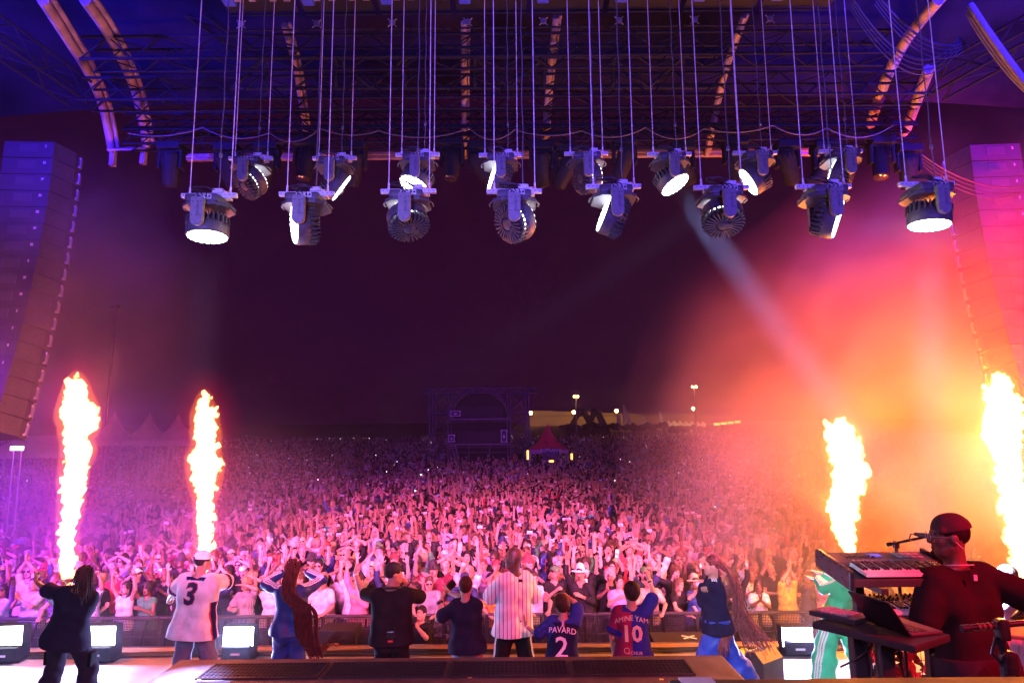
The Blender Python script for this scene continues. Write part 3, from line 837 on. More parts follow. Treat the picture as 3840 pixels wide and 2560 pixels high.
# hoist frames along the top edge
M_blue = mat("blue_motor", (.03, .06, .45), .4, var=.1)
for i in range(8):
    px0 = 830 + i * 292
    a = P(px0, 30 - i * 3, 9.0); W = P(px0 + 270, 30, 9.0).x - a.x
    o = empty("winch_rack", a, ["leftmost", "second", "third", "fourth", "fifth", "sixth", "seventh", "rightmost"][i] + " black winch frame on the top edge, counted from the left", "hoist", "winch frames above the lamps")
    m = MB(); m.box((W / 2, 0, .1), (W, .5, .02))
    for z in (0, .24): m.tube([(0, -.25, z), (W, -.25, z)], .014, 6); m.tube([(0, .3, z - .16), (W, .3, z - .16)], .014, 6)
    for k in range(14): m.sphere((W * (k + .5) / 14, .3, -.18 + .03 * (k % 3)), .012, 6)
    m.build("frame", M_dkrig, o)
    m = MB(); m.rbox((W * .14, -.1, .16), (.17, .2, .3), .02); m.build("motor", M_blue, o)
    for xx in (.3, .5, .78, .97):
        m = MB(); m.box((W * xx, -.2, .05), (.05, .05, .1)); m.box((W * xx, -.2, -.02), (.09, .06, .02)); m.build("pulley", M_alu, o)
    m = MB()
    for k in range(4):
        an = k * math.pi / 2 + .785; m.tube([(W * .16, .31, -.06), (W * .16 + .09 * math.cos(an), .31, -.06 + .09 * math.sin(an))], .008, 5)
    m.lathe([(.045, 0), (.045, .02)], 12, Matrix.Translation((W * .16, .31, -.06)) @ Matrix.Rotation(R(90), 4, 'X')); m.build("fan_guard", M_alu, o)

# dark spotlights on the low truss
def dark_spot(px, py, tilt, pan, label, d=11.4, sc=1.0):
    o = empty("spotlight", P(px, py, d), label, "spotlight", "dark spotlights on the truss")
    m = MB(); m.rbox((0, 0, .02), (.42, .34, .14), .03); m.box((0, 0, .12), (.12, .1, .08)); m.build("base", M_dkrig, o)
    m = MB()
    for s_ in (-1, 1): m.rbox((s_ * .19, 0, -.2), (.06, .16, .36), .03)
    m.rbox((0, 0, -.05), (.42, .14, .05), .02); m.build("yoke", M_dkrig, o)
    T = Matrix.Translation((0, 0, -.3)) @ Euler((pan, tilt, 0)).to_matrix().to_4x4()
    m = MB(); m.lathe([(.06, .24), (.14, .22), (.155, .1), (.15, -.05), (.135, -.3), (.125, -.36)], 24, T)
    for k in range(12):
        an = math.pi * 2 * k / 12; m.box((.15 * math.cos(an), .15 * math.sin(an), .1), (.02, .02, .18), (0, 0, an), T)
    m.build("head", M_dkrig, o)
    m = MB(); m.lathe([(.118, -.352), (.09, -.375), (.0, -.385)], 24, T, closed=False); m.build("lens", M_lensdark, o)
    return o
M_lensdark = mat("dark_lens", (.03, .02, .03), .08, .2, var=.05, spec=.9)
sp = [(645, 560, .1, .3), (855, 565, -.3, .35), (1005, 560, .35, .3), (1150, 545, .05, -.2), (1330, 560, .25, .35), (1695, 545, .05, -.2), (1800, 560, -.6, .4), (2030, 560, -.1, .4), (2125, 570, .5, .3), (2340, 540, .35, .35), (2555, 560, -.5, .35), (2755, 540, -.2, .3), (2950, 555, -.4, .35), (3090, 560, .5, .35), (3300, 540, .2, -.2), (3400, 570, -.2, .4)]
ordn = ["first", "second", "third", "fourth", "fifth", "sixth", "seventh", "eighth", "ninth", "tenth", "eleventh", "twelfth", "thirteenth", "fourteenth", "fifteenth", "sixteenth"]
for i, (a, b, t, pn) in enumerate(sp):
    dark_spot(a, b, t, pn, "unlit dark spotlight under the low truss, %s from the left" % ordn[i])
# loose cables
def sag(a, b, s_, n=16): return [Vector(a).lerp(Vector(b), t) - Vector((0, 0, s_ * 4 * t * (1 - t))) for t in np.linspace(0, 1, n)]
m = MB(); xsq = [(480, 500), (760, 478), (1010, 498), (1200, 482), (1420, 490), (1760, 480), (1930, 486), (2180, 490), (2420, 478), (2640, 482), (2900, 470), (3100, 480), (3350, 468)]
for k in range(len(xsq) - 1): m.tube(sag(P(*xsq[k], 11.1), P(*xsq[k + 1], 11.1), .1 + .05 * (k % 3)), .012, 6)
tag(m.build("truss_cable", mat("grey_cable", (.06, .05, .06), .6)), "thin cable looping along the truss of dark spotlights", "cable")
for (A, B, s_, r_, lab) in (((3200, 0, 9), (3600, 140, 9.6), .62, .016, "upper loop of cables sagging in the top right corner"), ((3290, -20, 9), (3620, 160, 9.6), .32, .016, "lower inner loop of cables sagging in the top right corner"), ((3640, 20, 9.4), (3900, 380, 8.6), .05, .05, "thick bright cable bundle descending at the top right edge"), ((3430, 560, 11.5), (3860, 690, 12.2), .3, .014, "loose cable curve in front of the right speaker column")):
    m = MB()
    for k in range(4):
        m.tube(sag(P(*A) + Vector((0, k * .03, -.03 * k)), P(*B) + Vector((.02 * k, 0, -.02 * k)), s_ + .05 * k), r_ * (.5 if k else 1), 6)
    tag(m.build("cable_bundle", mat("bundle_cable", (.28, .27, .3), .4) if 'bright' in lab else M_cable), lab, "cable")

# ------------------------------------------------------------------ line array speaker columns
M_pa = mat("speaker_paint", (.017, .014, .02), .6, var=.15, scale=8, bump=.1, bscale=150)
def pa_cab(sgn):
    root = empty("array_speaker", (0, 0, 0))
    m = MB(); h = .325
    poly = [(-.62, .36), (.62, .36), (.62, .12), (.47, -.36), (-.47, -.36), (-.62, .12)]
    m.prism(poly, -h / 2, h / 2); m.build("cabinet", M_pa, root)
    m = MB(); m.box((0, .366, 0), (1.2, .012, h * .92)); m.build("grille", M_grilledark, root)
    for s_ in (-1, 1):
        a = Vector((.62 * s_, .12, 0)); b = Vector((.47 * s_, -.36, 0)); d = (b - a).normalized()
        for t in (.3, .75):
            p = a.lerp(b, t); m = MB(); m.box(p + Vector((s_ * .002, 0, 0)), (.012, .1, .05), rot=(0, 0, -s_ * .3)); m.build("handle", M_black, root)
        m = MB(); q = Vector((s_ * .63, .3, 0)); m.box(q, (.04, .05, .2)); m.sphere(q + Vector((s_ * .02, -.05, .1)), .03, 6); m.sphere(q + Vector((s_ * .02, -.08, -.1)), .03, 6); m.build("rigging_clamp", M_alu, root)
    m = MB(); m.box((0, -.365, .03), (.34, .01, .16)); m.build("back_plate", M_plast, root)
    return root
numbers = [5, 13, 17, 30, 22, 10, 12, 9, 21, 15, 1, 7, 4, 8, 11, 3, 6]
words = ["topmost", "second", "third", "fourth", "fifth", "sixth", "seventh", "eighth", "ninth", "tenth", "eleventh", "twelfth", "thirteenth", "fourteenth", "fifteenth", "sixteenth", "seventeenth"]
cabs = pa_cab(1)
first = True
def column(xc, ytop, ybot, ztop, ncab, rz, side, name, nums=True):
    global first
    y, z = ytop, ztop
    for i in range(ncab):
        t = i / (ncab - 1)
        tilt = R(-2 - 13 * t * t)
        o = cabs if first else copy_tree(cabs); first = False
        o.rotation_euler = (tilt, 0, rz)
        yy_ = ytop + (ybot - ytop) * t ** 1.8
        o.location = (xc, yy_, z); z -= .343 - .012 * t
        tag(o, "%s speaker box from the top of the %s hanging column" % (words[i], name), "speaker", "line array of the %s column" % name)
        if nums and side < 0:
            me = text_mesh(str(numbers[i]), .07, .002); me.materials.append(M_tape)
            tx = link("number_label", me, o); tx.rotation_euler = (R(90), 0, 0); tx.location = (.32, -.362, .07)
    m = MB()
    for k in range(60):
        zz = ztop + .6 - k * .1; m.sphere((xc - .6 * side * -1, ytop - .5, zz), (.02, .02, .035), 6)
    tag(m.build("hoist_chain", M_alu), "hanging steel chain beside the %s speaker column" % name, "chain")
column(-9.5, 13.0, 12.15, P(200, 590, 13).z, 17, R(4), -1, "main left")
column(-11.3, 12.2, 11.6, P(40, 560, 12).z, 15, R(16), -1, "outer left", nums=False)
column(9.55, 13.0, 12.15, P(3700, 600, 13).z, 17, R(-4), 1, "main right", nums=False)
column(11.4, 12.2, 11.6, P(3800, 560, 12).z, 14, R(-16), 1, "outer right", nums=False)

# ------------------------------------------------------------------ far end of the field
M_scaf = mat("scaffold_tube", (.14, .11, .15), .5, .4, var=.15)
M_cloth = mat("black_drape", (.02, .018, .026), .9, var=.3, scale=3, bump=.3, bscale=12, stretch=(3, 1, .3))
TY = 72.0; tb = gz(TY); tx0 = P(1610, 1600, TY).x; tx1 = P(1985, 1600, TY).x; ztop = P(1800, 1466, TY).z
tw = empty("control_tower", ((tx0 + tx1) / 2, TY, tb), "scaffold control tower with a round arch in the middle of the crowd", "tower")
m = MB(); xsn = np.linspace(tx0, tx1, 6); lv = np.linspace(tb, ztop - .2, 5)
xi0 = tx0 + (tx1 - tx0) * .19; xi1 = tx0 + (tx1 - tx0) * .81
cols = [tx0, tx0 + .35, xi0, xi0 + .3, (xi0 * 2 + xi1) / 3, (xi0 + 2 * xi1) / 3, xi1 - .3, xi1, tx1 - .35, tx1]
for dy in (0, 3.0):
    for k, x in enumerate(cols): m.tube([(x, TY + dy, tb), (x, TY + dy, ztop - (.2 if k in (0, 1, 2, 3, 6, 7, 8, 9) else 4.2))], .06, 6)
    for z in lv:
        m.tube([(tx0, TY + dy, z), (xi0, TY + dy, z)], .05, 6); m.tube([(xi1, TY + dy, z), (tx1, TY + dy, z)], .05, 6)
        if z < ztop - 3.4: m.tube([(xi0, TY + dy, z), (xi1, TY + dy, z)], .05, 6)
    for i in range(4):
        a, b = (lv[i], lv[i + 1])
        m.tube([(tx0, TY + dy, a), (xi0, TY + dy, b)], .04, 5); m.tube([(xi0, TY + dy, a), (tx0, TY + dy, b)], .04, 5)
        m.tube([(xi1, TY + dy, a), (tx1, TY + dy, b)], .04, 5); m.tube([(tx1, TY + dy, a), (xi1, TY + dy, b)], .04, 5)
loc(m.build("scaffold", M_scaf, tw), tw)
m = MB(); truss(m, (tx0 - .8, TY, ztop), (tx1 + .8, TY, ztop), .5, .06); loc(m.build("top_truss", M_scaf, tw), tw)
m = MB(); cx = (xi0 + xi1) / 2; rad = (xi1 - xi0) / 2; zc_ = P(1800, 1455, TY).z - rad
for rr_ in (rad, rad - .25):
    m.tube([(cx + rr_ * math.cos(a), TY - .25, zc_ + rr_ * math.sin(a)) for a in np.linspace(-.1, math.pi + .1, 40)], .07, 8)
m.tube([(cx - rad, TY - .25, zc_), (cx - rad, TY - .25, tb)], .07, 8); m.tube([(cx + rad, TY - .25, zc_), (cx + rad, TY - .25, tb)], .07, 8)
loc(m.build("arch", M_scaf, tw), tw)
m = MB(); m.prism([(cx + (rad - .3) * math.cos(a), zc_ + (rad - .3) * math.sin(a)) for a in np.linspace(0, math.pi, 30)], -TY - 2.4, -TY - 2.3, Matrix(((1, 0, 0, 0), (0, 0, -1, 0), (0, 1, 0, 0), (0, 0, 0, 1))))
m.box((cx, TY + 2.4, (tb + zc_) / 2), (rad * 2, .1, zc_ - tb)); loc(m.build("backdrop_cloth", M_cloth, tw), tw)
for yy_, nm in ((1566, "upper_deck"), (1661, "lower_deck")):
    z = P(1800, yy_ + 4, TY).z
    m = MB(); m.box((cx, TY + 1.0, z), (rad * 2, 2.4, .12))
    for k in range(3):
        xa = xi0 + (xi1 - xi0) * (k + .04) / 3; xb = xi0 + (xi1 - xi0) * (k + .94) / 3
        for zz in (z - .12, z - .32): m.tube([(xa, TY - .3, zz), (xb, TY - .3, zz)], .03, 5)
        for x in np.linspace(xa, xb, 9): m.tube([(x, TY - .3, z - .32), (x, TY - .3, z - .12)], .025, 5)
    loc(m.build(nm, M_scaf, tw), tw)
    m = MB(); m.box((cx + .1, TY - .05, z + .75), (rad * 1.45, .06, 1.2)); loc(m.build("parapet_panel", mat(nm + "_panel", (.035, .028, .045), .8, var=.2), tw), tw)
m = MB(); a = Vector((xi0 + .6, TY - .6, P(1700, 1668, TY).z)); b = Vector((xi0 + 1.3, TY - 1.2, tb + .3))
for k in (-.2, .2): m.tube([a + Vector((k, 0, 0)), b + Vector((k, 0, 0))], .035, 5)
for t in np.linspace(.05, .95, 12): p = a.lerp(b, t); m.tube([p - Vector((.2, 0, 0)), p + Vector((.2, 0, 0))], .025, 5)
loc(m.build("ladder", M_alu, tw), tw)
def flightcase(px0, px1, py0, py1, label):
    a = P(px0, py1, TY - .8); b = P(px1, py0, TY - .8); w, h = b.x - a.x, b.z - a.z
    o = empty("flight_case", ((a.x + b.x) / 2, TY - .4, a.z), label, "flight case")
    m = MB(); m.rbox((0, 0, h / 2), (w, .7, h), .04); m.build("shell", M_case, o)
    m = MB()
    for x in (-w / 2, w / 2):
        for z in (.05, h - .05): m.box((x, -.3, z), (.12, .2, .14))
        m.box((x, -.36, h / 2), (.06, .06, h))
    for z in (.02, h): m.box((0, -.36, z), (w, .06, .06))
    m.box((0, -.36, h * .45), (w * .3, .05, h * .25)); m.build("metal_edging", M_tape, o)
flightcase(1682, 1704, 1630, 1656, "silver edged flight case on the tower deck, left of the arch centre")
flightcase(1880, 1900, 1612, 1657, "tall silver edged flight case on the tower deck, right of the arch centre")
flightcase(1690, 1725, 1540, 1560, "low wide flight case on the upper deck of the tower")

# pagoda tent and banner beside the tower
def pagoda(cx, y, w, hw, htop, cmat, label, group=None, legs=True, band=None):
    z0 = gz(y); o = empty("pagoda_tent", (cx, y, z0), label, "tent", group)
    ring = []; prof = [(1.0, 0), (.94, .03), (.72, .17), (.5, .35), (.3, .56), (.13, .8), (.03, .97), (.0, 1.0)]
    vs = []; fs = []; nn = 16
    for (r_, t) in prof:
        for k in range(nn):
            a = 2 * math.pi * k / nn + math.pi / 4; sq = 1 / max(abs(math.cos(a)), abs(math.sin(a)))
            rr_ = r_ * w / 2 * (sq if t < .2 else 1 + (sq - 1) * (1 - t))
            vs.append((rr_ * math.cos(a), rr_ * math.sin(a), hw + (htop - hw) * t))
    for i in range(len(prof) - 1):
        for k in range(nn): fs.append((i * nn + k, i * nn + (k + 1) % nn, (i + 1) * nn + (k + 1) % nn, (i + 1) * nn + k))
    m = MB(); m.add(vs, fs, True); m.build("canopy", cmat, o)
    m = MB()
    for k in range(4):
        a = math.pi / 2 * k; c, s_ = math.cos(a), math.sin(a); p = Vector((c * w / 2, s_ * w / 2, hw - .18)); t = Vector((-s_, c, 0))
        m.box(p, (abs(t.x) * w + .04, abs(t.y) * w + .04, .36))
    m.build("valance", band or cmat, o)
    for sx in (-1, 1):
        for sy in (-1, 1):
            m = MB(); m.tube([(sx * w * .49, sy * w * .49, 0), (sx * w * .49, sy * w * .49, hw)], .05, 6); m.build("pole", M_alu, o)
    return o
M_red = mat("red_canvas", (.8, .04, .07), .8, var=.15, scale=2); M_canvas = mat("white_canvas", (.75, .72, .7), .8, var=.1, scale=2)
ty = 66.0
pg = pagoda(P(2055, 1700, ty).x, ty, P(2130, 1700, ty).x - P(1988, 1700, ty).x, P(2055, 1684, ty).z - gz(ty), P(2050, 1588, ty).z - gz(ty), M_red, "red pagoda tent with a pointed roof right of the control tower", band=mat("tent_valance", (.5, .35, .4), .8))
bn = empty("banner", (P(2061, 1700, ty).x, ty - 2.2, P(2061, 1722, ty).z), "dark printed banner hanging on the front of the red tent", "banner")
bw = P(2091, 1700, ty).x - P(2031, 1700, ty).x; bh = P(2061, 1679, ty).z - P(2061, 1722, ty).z
m = MB(); m.box((0, 0, bh / 2), (bw, .03, bh)); m.build("cloth", mat("banner_print", (.10, .07, .16), .7, var=.6, scale=1.6), bn)
me = text_mesh("SOPRANO", .42, .01); me.materials.append(M_tape); t_ = link("lettering", me, bn); t_.location = (0, -.03, bh * .83); t_.rotation_euler = (R(90), 0, 0)
M_warm = mat("warm_lamp", (.8, .6, .3), .5, emit=(1, .38, .05), estr=5)
for (a, b, c, d_, lab) in ((1976, 1688, 1982, 1722, "tall orange lit strip left of the red tent"), (2058, 1724, 2076, 1732, "orange lit opening under the red tent"), (2141, 1700, 2147, 1722, "orange lit strip right of the red tent")):
    p = P(a, d_, ty - 1); q = P(c, b, ty - 1); m = MB(); m.box(((p.x + q.x) / 2, ty - 1, (p.z + q.z) / 2), (q.x - p.x, .2, q.z - p.z)); tag(m.build("work_light", M_warm), lab, "lamp")
# white tents in the left smoke
for k, (px_, py_) in enumerate(((432, 1542), (562, 1546), (670, 1550))):
    y = 46.0; pagoda(P(px_, py_, y).x, y, 2.35, P(px_, 1650, y).z - gz(y), P(px_, py_, y).z - gz(y), M_canvas, "white pagoda tent beyond the crowd, %s of three from the left" % ("first", "second", "third")[k], "white tents at the left of the field")
y = 40.; o = empty("awning", (P(120, 1700, y).x, y, P(120, 1720, y).z), "yellow lit scalloped awning below the left speaker column", "awning")
m = MB(); w_ = P(245, 1700, y).x - P(-60, 1700, y).x
for k in range(26): m.prism([(-w_ / 2 + w_ * k / 26, .5), (-w_ / 2 + w_ * (k + 1) / 26, .5), (-w_ / 2 + w_ * (k + 1) / 26, .08), (-w_ / 2 + w_ * (k + .5) / 26, 0), (-w_ / 2 + w_ * k / 26, .08)], -.02, .02, Matrix(((1, 0, 0, 0), (0, 0, -1, 0), (0, 1, 0, 0), (0, 0, 0, 1))))
m.build("valance", M_canvas, o)
m = MB(); m.box((0, 1.2, .9), (w_, 2.6, .05), rot=(.35, 0, 0)); m.build("roof_cloth", M_canvas, o)
o = empty("floodlight", P(64, 1680, 20), "small white floodlight on a stand below the left speaker column", "floodlight")
m = MB(); m.box((0, 0, 0), (.32, .12, .12)); m.build("face", mat("flood_white", (.9, .9, .9), .5, emit=(1, .9, .95), estr=6), o)
m = MB()
for x in (-.12, .1): m.tube([(x, .05, -.05), (x, .05, -3.5)], .02, 6)
m.build("stand", M_alu, o)

# lamp masts
M_sod = mat("sodium_lamp", (1, .6, .2), .4, emit=(1, .45, .08), estr=60)
def mast(px_, py_, y, label, lit=True, r_=.16, en=300):
    z0 = gz(y); t = P(px_, py_, y); o = empty("lamp_post", (t.x, y, z0), label, "lamp post"); H = t.z - z0
    m = MB(); m.tube([(0, 0, 0), (0, 0, H)], [.16, .07], 8); m.build("pole", M_scaf, o)
    m = MB(); m.box((0, 0, H), (.9, .12, .1)); m.build("crossbar", M_scaf, o)
    for s_ in (-1, 1):
        m = MB(); m.rbox((s_ * .26, -.12, H + .12), (.3, .25, .25), .06, rot=(.5, 0, 0)); m.build("lamp_housing", M_sod if lit else M_case, o)
    if lit:
        l = lamp("mast_light", 'POINT', (t.x, y - .8, t.z + .1), en, (1, .5, .12), size=.3); l.parent = o; l.matrix_parent_inverse = Matrix.Translation(-Vector(o.location))
mast(2160, 1489, 110, "thin lamp post with an orange lamp, nearest the control tower", en=260)
mast(2603, 1453, 100, "taller lamp post with a bright orange lamp before the warehouse", en=420)
mast(432, 1158, 50, "tall unlit floodlight mast standing in the left haze", lit=False)
# warehouse
wy = 180.; z0 = gz(wy); xa = P(1985, 1560, wy).x; xb = P(2740, 1560, wy).x
wh = empty("warehouse", ((xa + xb) / 2, wy, z0), "long pale warehouse lit yellow beyond the field", "building")
m = MB(); zl = P(1985, 1538, wy).z; zr = P(2740, 1562, wy).z
m.prism([(xa, z0 - 1), (xb, z0 - 1), (xb, zr), (xa, zl)], -wy - 20, -wy, Matrix(((1, 0, 0, 0), (0, 0, -1, 0), (0, 1, 0, 0), (0, 0, 0, 1)))); loc(m.build("wall", mat("warehouse_wall", (.5, .42, .3), .8, var=.1, scale=.1), wh), wh)
m = MB()
for x in np.linspace(xa + 2, xb - 2, 40): m.box((x, wy - .04, (z0 + zr) / 2), (.12, .1, zr - z0 - 2))
m.box(((xa + xb) / 2, wy - .06, z0 + 2.6), (xb - xa, .14, .5)); loc(m.build("wall_ribs", mat("warehouse_rib", (.4, .33, .25), .8), wh), wh)
for k, (px_, py_) in enumerate(((1990, 1548), (2152, 1545), (2312, 1540), (2600, 1532))):
    q = P(px_, py_, wy - 6); m = MB(); m.sphere((q.x, q.y, q.z), .45, 8)
    o = tag(m.build("wall_lamp", M_sod), ["first", "second", "third", "fourth"][k] + " small orange lamp from the left on the warehouse front", "lamp")
lamp("warehouse_flood", 'SPOT', (P(2350, 1560, 140).x, 150, 13), 5000, (1, .42, .16), target=(P(2350, 1560, wy).x, wy, 6), spot=110, size=.5)
# dark machinery and flags before the warehouse
def aframe(px_, y, h, w, label):
    q = P(px_, 1600, y); o = empty("ride_frame", (q.x, y, gz(y)), label, "ride")
    m = MB()
    for s_ in (-1, 1): m.tube([(s_ * w, 0, 0), (s_ * .15 * w, 0, h)], .45, 6); m.tube([(s_ * w, 4, 0), (s_ * .15 * w, 4, h)], .45, 6)
    m.build("leg_pair", M_black, o)
    m = MB(); m.tube([(-.2 * w, 0, h), (.2 * w, 4, h)], .8, 8); m.build("hub", M_black, o)
    m = MB(); m.box((0, 2, h * .25), (w * 1.6, 3, h * .18)); m.build("cross_deck", M_black, o)
aframe(2185, 140, P(2185, 1545, 140).z - gz(140), 3.4, "dark fairground frame with splayed legs, nearest the first lamp post")
aframe(2240, 140, P(2240, 1545, 140).z - gz(140), 2.6, "narrower dark fairground frame left of the flags")
for k, (a, b) in enumerate(((2335, 1515), (2312, 1550), (2352, 1552), (2471, 1544), (2410, 1560))):
    y = 128.; q = P(a, b, y); o = empty("feather_flag", (q.x, y, gz(y)), ["tallest pale feather flag", "short feather flag left of the tallest", "dark feather flag right of the tallest", "lit feather flag in the middle of the warehouse", "low feather flag between the dark machines"][k] + " beyond the field", "flag")
    H = q.z - gz(y); m = MB(); m.tube([(0, 0, 0), (0, 0, H)], .05, 5); m.build("pole", M_alu, o)
    m = MB(); m.prism([(0, H * .45), (.55, H * .5), (.75, H * .75), (.45, H * .97), (0, H)], -.03, .03, Matrix(((1, 0, 0, 0), (0, 0, -1, 0), (0, 1, 0, 0), (0, 0, 0, 1)))); m.build("cloth", M_canvas, o)
for k in range(7):
    y = 132.; q = P(2505 + 22 * k, 1572 + k, y); pagoda(q.x, y, 3.6, q.z - gz(y) - 1.6, q.z - gz(y), M_canvas, "small white market tent before the warehouse, %s from the left" % ordn[k], "market tents before the warehouse")
lamp("market_light", 'POINT', (P(2560, 1590, 128).x, 127, gz(128) + 3), 500, (1, .55, .1), size=.5)
lamp("market_light", 'POINT', (P(2690, 1590, 128).x, 127, gz(128) + 2.5), 700, (1, .5, .08), size=.5)
for k in range(4):
    y = 120.; q = P(2700 - 12 + 26 * k, 1590 - 3 * k, y); m = MB(); m.box((0, 0, .0), (.9, .2, .35)); o = m.build("stall_light", M_warm, None, (q.x, y, q.z)); tag(o, ["leftmost", "second", "third", "rightmost"][k] + " orange stall light at the right end of the warehouse", "lamp")
M_hill = M_ground
for k, (a, b, c) in enumerate(((2320, 1596, 420), (2660, 1604, 300))):
    y = 124.; m = MB(); rr_ = random.Random(k)
    for i in range(60):
        px_ = a + (rr_.random() - .5) * c; q = P(px_, b - rr_.random() * 14, y); m.sphere((q.x, q.y, q.z - .5), (.4 + .5 * rr_.random(), .5, .25 + .45 * rr_.random()), 6)
    o = m.build("hedge", mat("hedge_%s" % "ab"[k], (.02, .03, .015), .9)); tag(o, ["dark bushy hedge before the left part of the warehouse", "dark bushy hedge before the right part of the warehouse"][k], "hedge")

# ================================================================== hanging moving-head lamps
M_fix = mat("fixture_shell", (.17, .16, .175), .6, var=.12, scale=18, bump=.06, bscale=260)
M_fixdk = mat("fixture_fins", (.03, .028, .033), .6, var=.15, scale=24)
M_fixhd = mat("fixture_head", (.06, .055, .065), .55, var=.15, scale=18, bump=.08, bscale=240)
M_bar = mat("fixture_bar", (.6, .58, .62), .5, .0, var=.12, scale=16)
M_hole = mat("bar_hole", (.008, .008, .01), .7)
M_conn = mat("connector_plate", (.5, .5, .52), .4, .4, var=.4, scale=60)
M_orange = mat("orange_plug", (.7, .22, .03), .5)
M_lens = mat("lit_lens", (.9, .9, 1), .4, var=0, emit=(.86, .9, 1), estr=9)
M_lensdim = mat("dim_lens", (.75, .85, .9), .3, var=0, emit=(.8, .95, 1), estr=1.2)

def fixture_meshes():
    d = {}
    m = MB(); m.box((0, 0, 0), (.61, .05, .044)); m.box((.02, .03, -.03), (.42, .08, .02)); m.box((.02, -.0, -.034), (.36, .06, .03))
    m.cur = 1
    for k in range(13): m.lathe([(.006, 0), (.006, .004)], 8, Matrix.Translation((-.276 + .046 * k, -.0265, 0)) @ Matrix.Rotation(R(90), 4, 'X'))
    d['bar'] = m.mesh('bar', (M_bar, M_hole))
    m = MB(); m.rbox((.1, 0, .048), (.115, .08, .046), .004); m.box((.18, 0, .036), (.05, .03, .02)); d['power_box'] = m.mesh('power_box', (M_bar,))
    m = MB(); m.tube([(.2, -.01, .036), (.23, -.01, .036)], .014, 8); d['plug'] = m.mesh('plug', (M_orange,))
    m = MB(); m.rbox((0, .0, -.085), (.37, .40, .09), .03)
    fl = [(-.235, -.12), (-.235, .16), (-.12, .26), (.12, .26), (.235, .16), (.235, -.12), (.15, -.2), (-.15, -.2)]
    m.prism(fl, -.165, -.135); m.prism([(x * .93, y * .93) for x, y in fl], -.135, -.12)
    for s_ in (-1, 1): m.rbox((s_ * .215, -.05, -.118), (.04, .06, .03), .006); m.tube([(s_ * .225, .12, -.12), (s_ * .27, .06, -.15), (s_ * .27, -.02, -.15), (s_ * .23, -.06, -.125)], .01, 6)
    d['base'] = m.mesh('base', (M_fixhd,))
    m = MB(); m.box((.03, -.203, -.083), (.17, .008, .055)); m.cur = 1
    for k, x in enumerate((-.035, -.005, .06, .095)): m.lathe([(.012, 0), (.012, .008)], 10, Matrix.Translation((x, -.206, -.083)) @ Matrix.Rotation(R(90), 4, 'X'))
    d['connector_panel'] = m.mesh('connector_panel', (M_conn, M_hole))
    arm = [(-.066, .0)] + [(-.066 * math.cos(a), -.235 - .066 * math.sin(a)) for a in np.linspace(0, math.pi, 14)] + [(.066, .0)]
    T = Matrix(((1, 0, 0, 0), (0, 0, 1, 0), (0, 1, 0, 0), (0, 0, 0, 1)))
    for nm, y0, y1 in (('f', -.285, -.235), ('r', .235, .285)):
        m = MB(); m.prism([(x, z - .125) for x, z in arm], y0, y1, T)
        m.prism([(x * .9, (z + .1) * .96 - .1 - .125) for x, z in arm], y0 - .006 if nm == 'f' else y0, y0 if nm == 'f' else y1 + .006, T)
        m.box((0, (y0 + y1) / 2 + (.02 if nm == 'f' else -.02), -.14), (.12, .1, .05))
        m.cur = 1
        for x in (-.042, .042):
            for z in (-.165, -.315): m.lathe([(.006, 0), (.006, .003)], 8, Matrix.Translation((x, y0 - .006, z)) @ Matrix.Rotation(R(90), 4, 'X'))
        d['arm' + nm] = m.mesh('yoke_arm', (M_fix, M_hole))
    # head along local -z = light direction, pivot at origin
    m = MB()
    m.lathe([(.08, .07), (.15, .07), (.18, .05), (.186, .02)], 40); m.lathe([(.205, .02), (.218, .01), (.222, -.05), (.222, -.1), (.214, -.118), (.2, -.118)], 48, closed=False)
    d['head'] = m.mesh('head', (M_fixhd,))
    m = MB()
    for k in range(26):
        a = 2 * math.pi * k / 26; M = Matrix.Rotation(a, 4, 'Z')
        m.box((.206, 0, .045), (.045, .018, .085), M=M)
        m.box((.142, 0, .1), (.12, .014, .04), M=M)
    m.lathe([(.0, .125), (.055, .122), (.075, .108), (.078, .085)], 24); m.box((.05, 0, .115), (.09, .075, .03))
    d['fins'] = m.mesh('fins', (M_fixdk,))
    m = MB(); m.lathe([(.0, -.118), (.2, -.118), (.2, -.112)], 48, closed=False)
    m.lathe([(.0, -.124), (.19, -.124), (.198, -.112)], 48, closed=False)
    for n_, r_ in ((1, 0), (6, .062), (12, .122), (19, .178)):
        for k in range(n_):
            a = 2 * math.pi * k / n_ + r_ * 9; m.sphere((r_ * math.cos(a), r_ * math.sin(a), -.12), (.031, .031, .02), 12)
    d['lens'] = m.mesh('lens', ())
    return d
FM = fixture_meshes()
txm = text_mesh("AYRTON", .042, .003); txm.materials.append(M_fixdk)
def edge_on(dv, at):
    d = Vector(dv[:3]).normalized()
    if len(dv) > 3:
        v = (Vector(at) - Vector((0, 0, CAMZ))).normalized(); d = (d - v * d.dot(v)).normalized() - v * dv[3]
    return d.normalized()
NEARROW = "lower front row"; FARROW = "upper back row"
